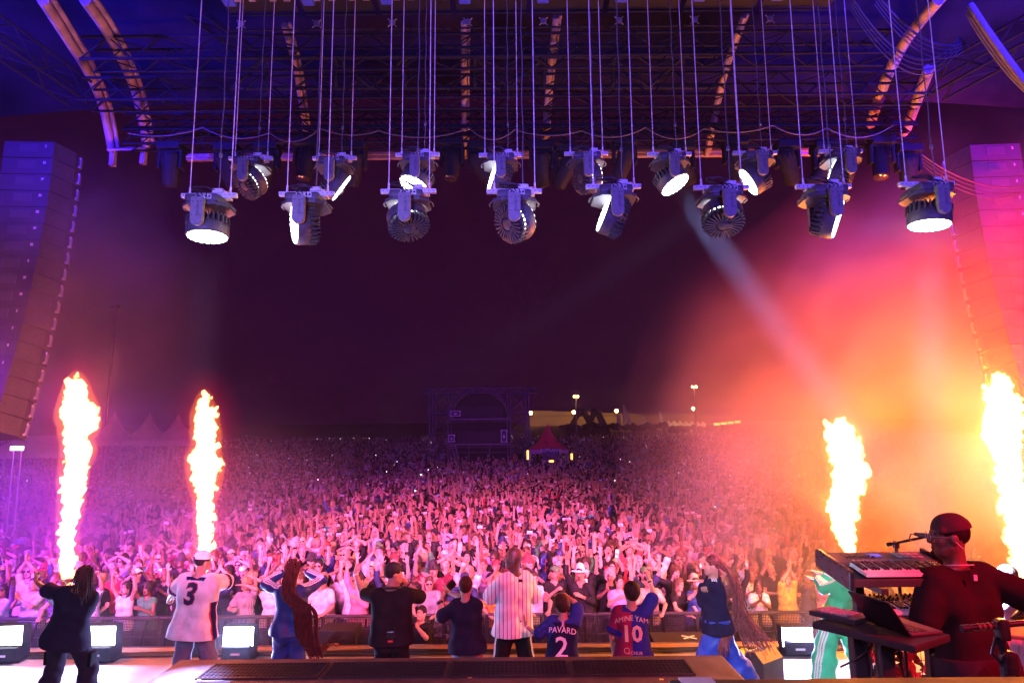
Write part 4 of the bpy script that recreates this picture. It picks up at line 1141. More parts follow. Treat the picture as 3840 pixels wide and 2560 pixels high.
def fixture(px, py, d, dv, label, lens=M_lens, sc=1.0, seed=0):
    rr_ = random.Random(seed)
    o = empty("moving_head_lamp", P(px, py, d), label, "stage lamp", "moving head lamps hanging on ropes")
    for nm, key in (("bar", "bar"), ("power_box", "power_box"), ("plug", "plug"), ("base", "base"), ("connector_panel", "connector_panel")): link(nm, FM[key], o)
    a = link("yoke_arm", FM['armf'], o); t = link("lettering", txm, a); t.rotation_euler = (R(90), R(90), 0); t.location = (.012, -.292, -.24)
    link("yoke_arm", FM['armr'], o)
    h = link("head", FM['head'], o); h.location = (0, 0, -.35); h.rotation_euler = edge_on(dv, P(px, py, d)).to_track_quat('-Z', 'Y').to_euler()
    link("heat_sink", FM['fins'], h)
    lm = FM['lens'] if lens == M_lens else FM['lens'].copy()
    l = link("lens", lm, h)
    if not lm.materials: lm.materials.append(lens)
    top = 10.15 - o.location.z
    for x in (-.22, .23):
        m = MB(); m.tube([(x, 0, .02), (x, 0, top)], .0048, 6); m.tube([(x, 0, .03), (x, 0, .1)], .011, 6); m.sphere((x, 0, .04), (.016, .016, .022), 8); m.build("hanging_rope", M_rope, o)
    m = MB(); m.tube([(.1, 0, .06)] + [(.1 + .006 * math.sin(k * 1.3 + seed), .004 * math.cos(k * 2.1), .06 + (top - .06) * k / 24) for k in range(1, 25)], .006, 6); m.rbox((.1, 0, .42 + .06 * rr_.random()), (.03, .03, .045), .006); m.build("power_cable", M_cbl, o)
    m = MB()
    for k in range(3):
        z = .02 + .02 * k; x0 = -.2 + .05 * rr_.random()
        pts = [Vector((.09 - .02 * k, -.03, .045)), Vector((-.03, -.06, .06 + .05 * rr_.random())), Vector((x0, -.04, .05 + .05 * rr_.random())), Vector((x0 + .08, -.12, .02)), Vector((-.06 + .05 * k, -.19, -.03)), Vector((-.02 + .04 * k, -.212, -.075))]
        sp_ = []
        for i in range(len(pts) - 1):
            p0, p1, p2, p3 = pts[max(i - 1, 0)], pts[i], pts[i + 1], pts[min(i + 2, len(pts) - 1)]
            for q in np.linspace(0, 1, 5, endpoint=False): sp_.append(.5 * ((2 * p1) + (p2 - p0) * q + (2 * p0 - 5 * p1 + 4 * p2 - p3) * q * q + (3 * p1 - p0 - 3 * p2 + p3) * q ** 3))
        sp_.append(pts[-1]); m.tube(sp_, .0065, 6)
    m.build("signal_cable", M_cable, o)
    return o, h
M_cbl = mat("blue_grey_cable", (.12, .12, .16), .5)
NL = 7.2; NU = 8.95
FX = [(786, 734, NL, (.03, -.05, -1), "leftmost lamp of the lower front row, lit lens facing straight down"),
      (1151, 728, NL, (-.88, -.42, -.14), "second lower lamp from the left, lit round lens turned to the left"),
      (1532, 718, NL, (-.25, .35, .9), "third lower lamp from the left, finned back turned down, lens upward"),
      (1928, 718, NL, (.75, .55, .42), "fourth lower lamp from the left, finned back showing at its left"),
      (2300, 700, NL, (-.93, -.14, .3, .07), "fifth lower lamp from the left, thin lit lens edge at its left"),
      (2704, 704, NL, (.1, .45, .9), "sixth lower lamp from the left, finned back down, honeycomb light on its hood"),
      (3087, 700, NL, (.97, -.05, -.2, .08), "seventh lower lamp from the left, lens edge turned to the right"),
      (3473, 691, NL, (-.08, 0, -1), "rightmost lamp of the lower front row, lens down, over the fire glow"),
      (941, 594, NU, (.55, .5, .67), "leftmost lamp of the upper back row, dark finned back at lower left"),
      (1255, 594, NU, (.78, .12, -.6, .08), "second upper lamp from the left, thin bright lens edge slanting down right"),
      (1566, 581, NU, (-.35, -.25, -.9), "third upper lamp from the left, half hidden behind a lower lamp"),
      (1878, 582, NU, (-.93, -.2, .25, .08), "fourth upper lamp from the left, thin lit lens edge at its left"),
      (2198, 577, NU, (.85, .35, .2), "fifth upper lamp from the left, white clamp bar, dark head turned right"),
      (2510, 579, NU, (.46, -.2, -.86), "sixth upper lamp from the left, throwing a visible beam down right"),
      (2830, 574, NU, (-.8, -.08, -.55, .3), "seventh upper lamp from the left, lit lens facing down left"),
      (3151, 568, NU, (-.85, .3, .35, -.2), "rightmost lamp of the upper back row, tangled cables on top")]
FOBJ = []
for i, f in enumerate(FX): FOBJ.append(fixture(*f, seed=i))
bpy.context.view_layer.update()
def beam(i, energy, spread, color=(.35, .4, 1), size=.16):
    h = FOBJ[i][1]; mw = h.matrix_world; d = (mw.to_3x3() @ Vector((0, 0, -1))).normalized()
    lamp("beam_light", 'SPOT', mw.translation + d * .17, energy, color, direction=d, spot=spread, blend=.35, size=size)
beam(0, 54000, 9); beam(13, 900000, 7.5); beam(7, 700000, 7.0); beam(6, 220000, 9); beam(14, 30000, 10)

# ------------------------------------------------------------------ floodlights on the stage edge
M_flood = mat("flood_face", (.9, .9, 1), .4, var=0, emit=(.86, .88, 1), estr=14)
def flood(px, py, label, rz=0):
    y = EDGE - .75; c = P(px, py, y)
    o = empty("floodlight", (c.x, y, .006), label, "floodlight", "floodlights along the stage edge", rz)
    zc_ = c.z
    m = MB(); m.rbox((0, .1, .13), (.42, .36, .2), .02); m.rbox((0, .18, .02), (.5, .4, .03), .01); m.build("base", M_dkrig, o)
    m = MB(); m.box((0, -.085, .12), (.14, .006, .03)); m.build("sticker", M_tape, o)
    m = MB(); m.rbox((0, .12, zc_), (.49, .2, .31), .03); m.build("housing", M_dkrig, o)
    m = MB(); m.rbox((0, .018, zc_), (.455, .012, .275), .004); f = m.build("lamp_face", M_flood, o)
    l = lamp("flood_light", 'AREA', (c.x, y - .05, zc_ + .01), 300, (.4, .42, 1), direction=(math.sin(-rz), -1, .12), size=(.42, .24))
    return o
flood(22, 2385, "leftmost stage floodlight, cut by the left picture edge", .05)
flood(373, 2385, "lit floodlight on the stage edge beside the dreadlocked man")
flood(892, 2388, "lit floodlight on the stage edge right of the white jersey")
flood(2992, 2390, "lit floodlight on the stage edge beside the green tracksuit", -.05)

# ------------------------------------------------------------------ flame columns
FD = 11.2
FLM = [([(1395, 288, 3), (1412, 288, 12), (1445, 286, 34), (1500, 286, 48), (1548, 291, 63), (1602, 294, 60), (1635, 277, 36), (1690, 295, 50), (1744, 280, 41), (1798, 272, 41), (1880, 268, 37), (1934, 262, 34), (1995, 253, 27), (2036, 256, 27), (2071, 254, 22), (2090, 260, 27), (2118, 250, 23), (2143, 258, 22), (2178, 254, 16), (2300, 252, 9), (2425, 252, 6)], "leftmost tall flame column, behind the dreadlocked man"),
       ([(1467, 766, 3), (1480, 766, 10), (1505, 765, 22), (1554, 767, 41), (1624, 771, 45), (1673, 775, 41), (1722, 763, 53), (1755, 770, 54), (1798, 768, 50), (1842, 771, 40), (1885, 766, 29), (1942, 770, 33), (1984, 770, 29), (2026, 770, 27), (2052, 770, 26), (2090, 776, 12), (2140, 770, 9), (2300, 770, 7), (2425, 770, 6)], "flame column rising behind the man in the white cap"),
       ([(1580, 3152, 20), (1610, 3155, 48), (1650, 3160, 60), (1687, 3158, 60), (1725, 3172, 58), (1770, 3180, 64), (1800, 3188, 64), (1860, 3160, 53), (1900, 3152, 60), (1940, 3160, 47), (1980, 3167, 40), (2020, 3175, 37), (2070, 3192, 25), (2250, 3195, 12), (2425, 3195, 6)], "broad flame column rising behind the upper keyboard"),
       ([(1403, 3740, 16), (1438, 3750, 42), (1502, 3750, 57), (1566, 3766, 68), (1630, 3760, 73), (1662, 3756, 61), (1725, 3782, 48), (1795, 3785, 50), (1870, 3800, 50), (1950, 3815, 50), (2030, 3830, 50), (2110, 3845, 42), (2200, 3850, 28), (2425, 3850, 8)], "rightmost flame column at the right picture edge")]
M_fire, _ = volume_mat("fire", (1, .5, .2), 0.0, emis=(1, .40, .11), estr=95)
M_halos = [(o_, volume_mat("halo_glow", (1, .4, .2), 0.0, emis=(1, g_, .03), estr=e_)[0]) for o_, e_, g_ in ((.03, 1.5, .22), (.09, .22, .05), (.2, .1, .01), (.36, .05, .0))]  # nested glowing shells added as a red halo round the flames
def fnoise(P_, amp, sc, seed):
    x, y, z = P_
    return amp * (1.15 * np.sin(sc * x + 2 * np.sin(sc * .7 * z + seed)) * np.sin(sc * .9 * z + 1.7 * np.sin(sc * 1.1 * y + seed)) + .55 * np.sin(sc * 2.3 * z + 2.1 * np.sin(sc * 1.9 * x + seed)) * np.sin(sc * 2.1 * y + 1.3 * np.sin(sc * 2.2 * x)) + (.55 * np.sin(sc * 4.7 * x + 2 * np.sin(sc * 4.1 * z)) * np.sin(sc * 5.1 * z + seed) + .4 * np.sin(sc * 8.7 * x + 3 * np.sin(sc * 7.3 * z + 2 * y)) * np.sin(sc * 9.1 * z + 1.5 * np.sin(sc * 8 * y))))
for i, (prof, lab) in enumerate(FLM):
    S = SDF(.014); rr_ = random.Random(i)
    pts = [(P(x, y, FD), w / FPX * FD) for y, x, w in prof]
    for (a, ra), (b, rb) in zip(pts[:-1], pts[1:]):
        n = max(1, int((a - b).length / .12))
        for k in range(n):
            t0, t1 = k / n, (k + 1) / n
            pa = a.lerp(b, t0); pb = a.lerp(b, t1); r0 = ra + (rb - ra) * t0; r1 = ra + (rb - ra) * t1
            S.cone(pa, pb, max(r0 * .74, .008), max(r1 * .74, .008), k=.03)
            if r0 > .06:
                for _ in range(3):
                    an = rr_.random() * 6.28; q = pa + Vector((math.cos(an) * r0 * .75, math.sin(an) * r0 * .75, .05 * rr_.random())); rb_ = r0 * (.14 + .24 * rr_.random()); S.ell(q, (rb_, rb_, rb_ * 1.25), .02); S.cone(q, q + Vector((math.cos(an) * .5, math.sin(an) * .5, 1)) * rb_ * rr_.uniform(.8, 2), rb_ * .7, .008, k=.02)
    sd = i * 1.7
    old = wr
    def wr(P_, s=1., seed=0.): return fnoise(P_, 1., 17., seed)
    S.fold = (.03, 1, sd)
    V, F, li = S.run(); wr = old
    root = pts[-1][0]
    o = link("flame", mesh_np("flame", V - np.array(root, dtype=np.float32), F), None, (M_fire,)); o.location = root
    for off_, me_ in M_halos:
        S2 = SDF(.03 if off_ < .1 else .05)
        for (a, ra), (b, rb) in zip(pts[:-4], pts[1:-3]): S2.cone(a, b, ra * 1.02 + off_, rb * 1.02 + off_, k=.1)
        V2, F2, _ = S2.run(); link("flame_halo", mesh_np("flame_halo", V2 - np.array(root, dtype=np.float32), F2), o, (me_,))
    tag(o, lab, "flame", "flame columns on the stage edge")
    for t in (.16, .45, .75):
        k = t * (len(pts) - 1) * .7; a = pts[int(k)][0]
        l = lamp("flame_light", 'POINT', a, FLAME_W[i] * (1.2, 1, .6)[(.16, .45, .75).index(t)], FLAME_C[i], size=.2); l.parent = o; l.matrix_parent_inverse = Matrix.Translation(-root)
    nz = empty("flame_projector", (root.x, root.y, .006), "black flame projector box under the " + ("first", "second", "third", "fourth")[i] + " flame from the left", "flame machine", "flame projectors")
    m = MB(); m.rbox((0, 0, .12), (.34, .4, .22), .02); m.build("housing", M_case, nz)
    m = MB(); m.lathe([(.05, .23), (.035, .3)], 12); m.build("nozzle", M_alu, nz)

# stage-edge cables
m = MB()
for k in range(7):
    y = EDGE - .55 + .03 * k - .06 * (k > 4); pts = [(x, y + .03 * math.sin(x * (1.1 + .2 * k) + k), .02 + .004 * k + .01 * abs(math.sin(x * .9 + k))) for x in np.linspace(-13, 8, 90)]
    m.tube(pts, .012, 6)
tag(m.build("edge_cables", M_cable), "bundle of black cables lying along the stage edge", "cable")

# ================================================================== the crowd
M_skin = mat("skin", (.5, .3, .22), .5, var=.1, scale=9, objcol=True, colattr="Col")
M_shirt = mat("shirt_cloth", (.5, .5, .5), .9, var=.2, scale=9, objcol=True, bump=.6, bscale=17, spec=.1)
M_hair = mat("hair_strands", (.03, .02, .015), .55, var=.3, scale=30, objcol=True, stretch=(1, 1, .25), bump=.4, bscale=90)
M_hat = mat("hat_cloth", (.5, .5, .5), .8, var=.1, scale=12, objcol=True)
def pattern_mat(name, kind):
    m = mat(name, (.5, .5, .5), .85, var=.1, scale=7, objcol=True); nt = m.node_tree; n = nt.nodes; l = nt.links
    b = n["Principled BSDF"]; src = b.inputs["Base Color"].links[0].from_socket
    tc = n.new("ShaderNodeTexCoord"); mx = n.new("ShaderNodeMix"); mx.data_type = 'RGBA'; mx.inputs[7].default_value = (.02, .02, .03, 1) if kind != 'print' else (.03, .03, .04, 1)
    if kind in ('hoop', 'pin'):
        w = n.new("ShaderNodeTexWave"); w.wave_type = 'BANDS'; w.bands_direction = 'Z' if kind == 'hoop' else 'X'; w.inputs["Scale"].default_value = 9 if kind == 'hoop' else 14
        l.new(tc.outputs["Object"], w.inputs["Vector"]); g = n.new("ShaderNodeMath"); g.operation = 'GREATER_THAN'; g.inputs[1].default_value = .55 if kind == 'hoop' else .72; l.new(w.outputs["Fac"], g.inputs[0])
    else:
        w = n.new("ShaderNodeTexVoronoi"); w.inputs["Scale"].default_value = 17 if kind == 'print' else 30; l.new(tc.outputs["Object"], w.inputs["Vector"])
        g = n.new("ShaderNodeMath"); g.operation = 'LESS_THAN'; g.inputs[1].default_value = .3; l.new(w.outputs["Distance"], g.inputs[0])
    l.new(g.outputs[0], mx.inputs[0]); l.new(src, mx.inputs[6]); l.new(mx.outputs[2], b.inputs["Base Color"]); return m
M_pat = {'hoop': pattern_mat("hooped_cloth", 'hoop'), 'pin': pattern_mat("striped_cloth", 'pin'), 'print': pattern_mat("printed_cloth", 'print')}
M_phone = mat("phone_case", (.5, .5, .5), .3, var=.05, objcol=True)

A = lambda to, hint, hand='relax', **k: dict(to=to, hint=hint, hand=hand, **k)
UP = lambda sg, x, y, z, hand, **k: A((sg * x, y, z), (sg * 1, .1, -.3), hand, palm=(0, 1, 0.1), **k)
POSES = [
 ("both arms raised high", dict(armL=UP(-1, .10, .12, .5, 'splay'), armR=UP(1, .14, .1, .49, 'splay'), mouth=1, head=(6, 8, 0))),
 ("both fists raised", dict(armL=UP(-1, .2, .14, .44, 'fist'), armR=UP(1, .16, .16, .45, 'fist'), mouth=1, head=(-8, 5, 4))),
 ("one open hand raised", dict(armL=UP(-1, .06, .16, .5, 'splay'), armR=A((-.1, .3, -.02), (1, -.2, -1), 'fist', palm=(-1, 0, 0)), head=(10, 4, -5))),
 ("one fist raised", dict(armR=UP(1, .08, .14, .5, 'fist'), armL=A((.12, .26, -.12), (-1, -.2, -1), 'relax', palm=(1, 0, 0)), mouth=1, head=(-12, 3, 0))),
 ("hands clapping at the chest", dict(armL=A((.15, .34, .02), (-1, -.2, -1), 'flat', palm=(1, 0, 0), dir=(.2, .4, 1)), armR=A((-.15, .34, .02), (1, -.2, -1), 'flat', palm=(-1, 0, 0), dir=(-.2, .4, 1)), head=(4, 4, 3))),
 ("hands clapping overhead", dict(armL=A((.16, .12, .47), (-1, .1, .2), 'flat', palm=(1, 0, 0), dir=(.1, .1, 1)), armR=A((-.16, .12, .47), (1, .1, .2), 'flat', palm=(-1, 0, 0), dir=(-.1, .1, 1)), mouth=1, head=(0, 8, 0))),
 ("filming with a phone", dict(armL=A((.12, .36, .2), (-1, 0, -1), 'grip', palm=(1, .1, 0), dir=(.1, .1, 1)), armR=A((-.08, .36, .16), (1, 0, -1), 'grip', palm=(-1, 0.1, 0), dir=(0, .1, 1)), head=(0, 6, 0))),
 ("filming with a phone held high", dict(armR=A((-.02, .2, .46), (1, 0, -.4), 'grip', palm=(-1, .2, 0), dir=(0, 0.1, 1)), armL=UP(-1, .2, .2, .4, 'splay'), head=(-6, 8, 0))),
 ("pointing at the stage", dict(armR=A((.02, .42, .24), (1, -.2, -.5), 'point', palm=(0, 0, -1)), armL=A((-.05, .2, -.4), (-1, -.4, 0), 'relax'), mouth=1, head=(-4, 3, -6))),
 ("arms crossed on the chest", dict(armL=A((.26, .24, -.17), (-1, .1, -1), 'relax', palm=(0, -1, 0), dir=(1, .1, .1)), armR=A((-.26, .27, -.13), (1, .1, -1), 'relax', palm=(0, -1, 0), dir=(-1, .1, .1)), head=(14, 2, 0))),
 ("one arm waving sideways", dict(armL=UP(-1, .32, .05, .36, 'open'), armR=A((-.05, .28, -.22), (1, -.2, -1), 'relax'), lean=(.04, .03), mouth=1, head=(-4, 4, 10))),
 ("hand shading the eyes", dict(armR=A((-.1, .22, .27), (1, .2, 0), 'flat', palm=(0, 0, -1), dir=(-1, .1, 0)), armL=A((.0, .28, -.2), (-1, -.2, -1), 'fist'), head=(8, 2, 0))),
 ("forming a heart overhead", dict(armL=A((.13, .1, .36), (-1, .1, .2), 'cup', palm=(1, 0, -.3), dir=(.6, .1, .7)), armR=A((-.13, .1, .36), (1, .1, .2), 'cup', palm=(-1, 0, -.3), dir=(-.6, .1, .7)), head=(0, 2, 0))),
 ("arms resting on the barrier", dict(armL=A((-.02, .38, -.3), (-1, -.3, -.2), 'relax', palm=(0, 0, -1), dir=(.5, 1, 0)), armR=A((.02, .38, -.3), (1, -.3, -.2), 'relax', palm=(0, 0, -1), dir=(-.5, 1, 0)), lean=(0, .1), head=(-10, 2, 4))),
 ("two hands up to the mouth", dict(armL=A((.13, .27, .12), (-1, -.1, -1), 'cup', palm=(1, -.4, 0), dir=(.3, .1, 1)), armR=A((-.13, .27, .12), (1, -.1, -1), 'cup', palm=(-1, -.4, 0), dir=(-.3, .1, 1)), mouth=1, head=(0, 6, 0))),
]
PROTO = []
for k, (desc, q) in enumerate(POSES):
    for fem in (0, 1):
        qq = dict(q); qq['fem'] = fem; qq['H'] = 1.76 if not fem else 1.66
        if not fem and k % 3 == 1: qq['w'] = 1.1; qq['belly'] = .02
        me, j, dat = body_mesh("person_body", qq, h=.0105, fr=.0118, kf=.004)
        me.materials.append(M_skin)
        sl = (.62, .62, .3, 1.55)[(k + fem) % 4] if not (fem and k % 3 == 0) else .0
        sm, sd = shirt_mesh("shirt_body", qq, j, h=.0115, inf=.02 if fem else .024, sleeve=sl, seed=k * 1.3)
        sm.materials.append(M_shirt)
        PROTO.append(dict(desc=desc, fem=fem, me=me, j=j, shirt=sm, body=dat, sdat=sd, sleeve=sl))
HAIR = {k: hair_mesh(k, h=.009, seed=i) for i, k in enumerate(('short', 'crop', 'mop', 'long', 'bun', 'tail', 'bob', 'curly', 'cap', 'capback', 'hat', 'bucket'))}
for k, me in HAIR.items(): me.materials.append(M_hat if k in ('cap', 'capback', 'hat', 'bucket') else M_hair)
GLASS = glasses_mesh(); GLASS.materials.append(M_blackgloss)
mb = MB(); mb.rbox((0, 0, 0), (.078, .01, .16), .006); mb.box((-.018, -.006, .05), (.026, .004, .036)); PHONE = mb.mesh("phone_body", (M_phone,))

SHIRTS = [("white", (.66, .64, .65), 6), ("black", (.018, .018, .022), 22), ("navy", (.03, .04, .12), 5), ("grey", (.3, .3, .32), 3), ("pale blue", (.35, .48, .72), 2), ("pink", (.6, .25, .35), .8), ("red", (.5, .04, .05), 1), ("green", (.05, .22, .1), 1), ("lilac", (.42, .3, .58), 1), ("orange", (.75, .25, .05), .25), ("beige", (.45, .37, .28), 1), ("dark blue", (.04, .08, .3), 2), ("burgundy", (.18, .03, .06), 1), ("yellow", (.5, .38, .08), .3), ("turquoise", (.06, .4, .4), .4)]
HAIRC = [("black", (.012, .01, .01), 5), ("dark brown", (.035, .02, .012), 6), ("brown", (.09, .05, .025), 4), ("blonde", (.42, .28, .12), 3), ("grey", (.32, .31, .31), 2), ("auburn", (.16, .05, .025), 1)]
HATC = [("white", (.75, .75, .75)), ("black", (.02, .02, .022)), ("straw", (.62, .47, .27)), ("navy", (.03, .04, .14)), ("red", (.5, .04, .05)), ("green", (.08, .25, .1))]
SKINS = [(.46, .29, .23), (.42, .25, .19), (.5, .33, .27), (.36, .2, .15), (.22, .12, .08), (.12, .06, .04), (.45, .26, .2), (.42, .27, .22)]
def pick(rr_, L): return rr_.choices(L, weights=[w[2] for w in L])[0]

def phone_at(name_label, j, mw, tall, colr):
    cs = [j[k] for k in ('handL', 'handR') if k in j]
    c, d, pn, side = j['handR']
    if 'handL' in j and (j['handL'][0] - j['handR'][0]).length < .25: c = (j['handL'][0] + j['handR'][0]) / 2; flat = True
    else: flat = False
    o = link("phone", PHONE, None); o.location = mw @ (c + Vector((0, .012, .03)))
    o.rotation_euler = (R(-8), R(90) if flat else R(6), mw.to_euler().z)
    o.color = (*colr, 1); tag(o, name_label, "phone", "phones held up by the crowd"); return o

def make_person(x, y, rz, pr, sc, skin, shirt, patt, hair, haircol, glasses, label, group="people in the front part of the crowd"):
    o = link("person", pr['me'], None); o.location = (x, y, gz(y)); o.rotation_euler = (0, 0, math.pi + rz); o.scale = (sc * (-1 if rr.random() < .5 else 1), sc, sc); o.color = (*skin, 1)
    s_ = link("shirt", pr['shirt'], o); s_.color = (*shirt, 1)
    if patt: s_.material_slots[0].link = 'OBJECT'; s_.material_slots[0].material = M_pat[patt]
    if hair:
        hats = hair in ('cap', 'capback', 'hat', 'bucket')
        h = link({'hat': "sun_hat", 'bucket': "bucket_hat", 'cap': "cap", 'capback': "cap"}.get(hair, "hair"), HAIR[hair], o); h.matrix_local = pr['j']['head']; h.color = (*haircol, 1)
        if hats:
            u = link("hair", HAIR['short' if not pr['fem'] else 'long'], o); u.matrix_local = pr['j']['head']; u.color = (.03, .02, .014, 1)
    if glasses: g = link("glasses", GLASS, o); g.matrix_local = pr['j']['head']
    return tag(o, label, "person", group)

LAND = [(170, "left of the leftmost flame"), (420, "between the leftmost flame and the white jersey"), (700, "left of the second flame"), (1000, "between second flame and braided woman"), (1270, "behind the woman with long braids"), (1560, "behind the man in black cap"), (1820, "behind the boy in navy"), (2040, "behind the pinstripe jersey"), (2290, "behind the boy in number 2"), (2530, "behind the boy raising his fist"), (2780, "behind the singer in profile"), (3060, "above the right floodlight"), (3350, "behind the upper keyboard"), (3900, "behind the keyboard player")]
def where(px):
    for a, t in LAND:
        if px < a: return t
    return LAND[-1][1]
ORD = ["front", "second", "third", "fourth", "fifth", "sixth", "seventh", "eighth", "ninth", "tenth", "eleventh", "twelfth"]
HNAME = {'short': "short hair", 'crop': "cropped hair", 'mop': "thick mop hair", 'long': "long hair", 'bun': "hair bun", 'tail': "ponytail", 'bob': "bob hair", 'curly': "curly hair"}
rr = random.Random(41); used = set(); CR = []
row = 0; y = BARY + .42
def in_frame(x, y):
    px, py = proj((x, y, .4)); return -60 < px < 3900
spots = []
while len(spots) < 1000 and row < 14:
    half = y * .80; n = int(2 * half / (.56 + .01 * row)); 
    for i in range(n + 1):
        x = -half + 2 * half * (i + (.5 if row % 2 else 0)) / n + rr.gauss(0, .09)
        yy_ = y + rr.gauss(0, .12) if row else y + rr.uniform(-.04, .06)
        if in_frame(x, yy_): spots.append((x, yy_, row))
    y += .62; row += 1
MAXP = 296
people = spots[:MAXP]; rest = spots[MAXP:]
# people singled out by the photo in the front rows: pixel x -> look
SPECIAL = {170: dict(shirt="pale blue", pose=4), 350: dict(shirt="white", pose=13, fem=1, hair='bob', hc="grey", gl=1), 480: dict(shirt="white", pose=0, fem=1, hair='long', hc="black"), 560: dict(shirt="green", pose=3, fem=1, hair='curly', hc="black"), 1070: dict(shirt="white", pose=1, fem=1, hair='tail'), 1225: dict(shirt="white", pose=13, fem=0, hair=None), 1330: dict(shirt="pink", pose=2, fem=1, hair='bun'), 1600: dict(shirt="white", patt='print', pose=14, fem=0, gl=1), 1660: dict(shirt="beige", pose=6, fem=1), 1850: dict(shirt="orange", pose=13, fem=0, hair='short'), 2040: dict(shirt="white", pose=13, fem=0, hair='short'), 2140: dict(shirt="white", pose=14, fem=0, gl=1, hair='mop'), 2220: dict(shirt="black", pose=11, fem=0, hair='short'), 2290: dict(shirt="lilac", pose=2, fem=0, hair='short'), 2460: dict(shirt="beige", pose=13), 2850: dict(shirt="white", pose=4, fem=1, hair='bob'), 2930: dict(shirt="yellow", pose=5, fem=0, hair='short'), 3010: dict(shirt="black", pose=11, fem=1, hair='curly', hc="blonde"), 3080: dict(shirt="pink", pose=6, fem=1)}
spec_left = dict(SPECIAL)
for (x, y_, rw) in people:
    px, py = proj((x, y_, .5)); sp_ = None
    if rw == 0:
        for k in list(spec_left):
            if abs(k - px) < 60: sp_ = spec_left.pop(k); break
    for attempt in range(60):
        fem = rr.random() < .48; hair = rr.choice(['long', 'long', 'bun', 'tail', 'bob', 'curly', 'hat', 'long']) if fem else rr.choice(['short', 'short', 'crop', 'short', 'mop', 'curly', 'cap', 'capback', None, 'hat', 'bucket'])
        k = rr.choice(range(len(POSES))) if rw else rr.choice([0, 1, 2, 3, 4, 6, 7, 11, 13, 13, 14, 12])
        if k == 13 and rw: k = 4
        if k == 9 and rr.random() < .5: k = 0
        sname, scol, _ = pick(rr, SHIRTS); hname, hcol, _ = pick(rr, HAIRC); patt = rr.choice([None] * 6 + ['hoop', 'pin', 'print', 'print'])
        if sname in ('black', 'navy', 'burgundy', 'dark blue'): patt = None
        gl = rr.random() < .2; patt = patt
        if sp_:
            fem = sp_.get('fem', fem); k = sp_['pose']; sname = sp_['shirt']; scol = [c for n_, c, _ in SHIRTS if n_ == sname][0]; patt = sp_.get('patt'); gl = sp_.get('gl', 0)
            if 'hair' in sp_: hair = sp_['hair']
            elif hair in ('hat', 'bucket', 'cap', 'capback') : hair = 'long' if fem else 'short'
            if 'hc' in sp_: hname = sp_['hc']; hcol = [c for n_, c, _ in HAIRC if n_ == hname][0]
        pr = PROTO[k * 2 + (1 if fem else 0)]
        top = {0: "tank top", .3: "short sleeved top", .62: "t-shirt", 1.55: "long sleeved top"}[pr['sleeve']]
        if hair in ('cap', 'capback', 'hat', 'bucket'):
            hn, hcol = rr.choice(HATC); hd = hn + {'cap': " cap", 'capback': " backwards cap", 'hat': " sun hat", 'bucket': " bucket hat"}[hair]
        elif hair: hd = hname + " " + HNAME[hair]
        else: hd = "bald head"
        pn_ = {'hoop': "striped ", 'pin': "pinstriped ", 'print': "patterned ", None: ""}[patt]
        lab = "%s%s %s, %s%s, %s, %s row %s" % (sname + " ", pn_.strip(), top, hd, " and glasses" if gl else "", pr['desc'], ORD[rw], where(px))
        lab = " ".join(lab.split())
        lab = "person in " + lab
        w_ = lab.replace(",", "").split()
        if len(w_) > 16:
            lab = "%s %s, %s%s, %s, %s row" % (sname + (" " + pn_.strip() if pn_ else ""), top, hd, " and glasses" if gl else "", pr['desc'], ORD[rw]) 
            lab = "person in " + lab
            if len(lab.split()) + len(where(px).split()) <= 16: lab += " " + where(px)
        if len(lab.split()) > 16 or lab in used: 
            if attempt < 59: sp_ = sp_ if attempt < 20 else None; continue
        break
    used.add(lab)
    skin = rr.choice(SKINS); sc = rr.uniform(.93, 1.06)
    o = make_person(x, y_, rr.gauss(0, .22) + math.atan2(-x, y_) * -.35, pr, sc, skin, scol, patt, hair, hcol, gl, lab)
    if 'phone' in pr['desc']:
        mw = Matrix.LocRotScale(o.location, o.rotation_euler.to_quaternion(), o.scale)
        phone_at(("phone held by the " + lab.replace("person in ", "person in "))[:400], pr['j'], mw, True, rr.choice([(.8, .8, .82), (.03, .03, .035), (.75, .7, .72), (.3, .35, .6)]))
for o in [o for o in COL.objects if o.name.startswith("phone") and o.parent is None]:
    w_ = o["label"].replace(",", "").split(); 
    if len(w_) > 16: o["label"] = " ".join(w_[:16])

# everyone farther back: one mass, instanced on the points of one mesh
M_mass = mat("crowd_mass", (.5, .5, .5), .8, var=.1, scale=9, colattr="Col"); nt = M_mass.node_tree; n = nt.nodes; l = nt.links
b = n["Principled BSDF"]; vm = [x for x in n if x.type == 'VECT_MATH' and x.operation == 'SCALE'][0]
ak = n.new("ShaderNodeAttribute"); ak.attribute_name = "kind"
src = [x for x in n if x.type == 'ATTRIBUTE' and x.attribute_name == "Col"][0].outputs["Color"]
def inst(nm):
    a = n.new("ShaderNodeAttribute"); a.attribute_type = 'INSTANCER'; a.attribute_name = nm; return a.outputs["Color"]
prev = src
for val, nm in ((1, "shirt_col"), (2, "skin_col"), (3, "hair_col")):
    c = n.new("ShaderNodeMath"); c.operation = 'COMPARE'; c.inputs[1].default_value = val; c.inputs[2].default_value = .4; l.new(ak.outputs["Fac"], c.inputs[0])
    mx = n.new("ShaderNodeMix"); mx.data_type = 'RGBA'; l.new(c.outputs[0], mx.inputs[0]); l.new(prev, mx.inputs[6])
    if val == 2:
        mu = n.new("ShaderNodeVectorMath"); mu.operation = 'MULTIPLY'; l.new(inst(nm), mu.inputs[0]); l.new(src, mu.inputs[1]); l.new(mu.outputs[0], mx.inputs[7])
    else: l.new(inst(nm), mx.inputs[7])
    prev = mx.outputs[2]
l.new(prev, vm.inputs[0])
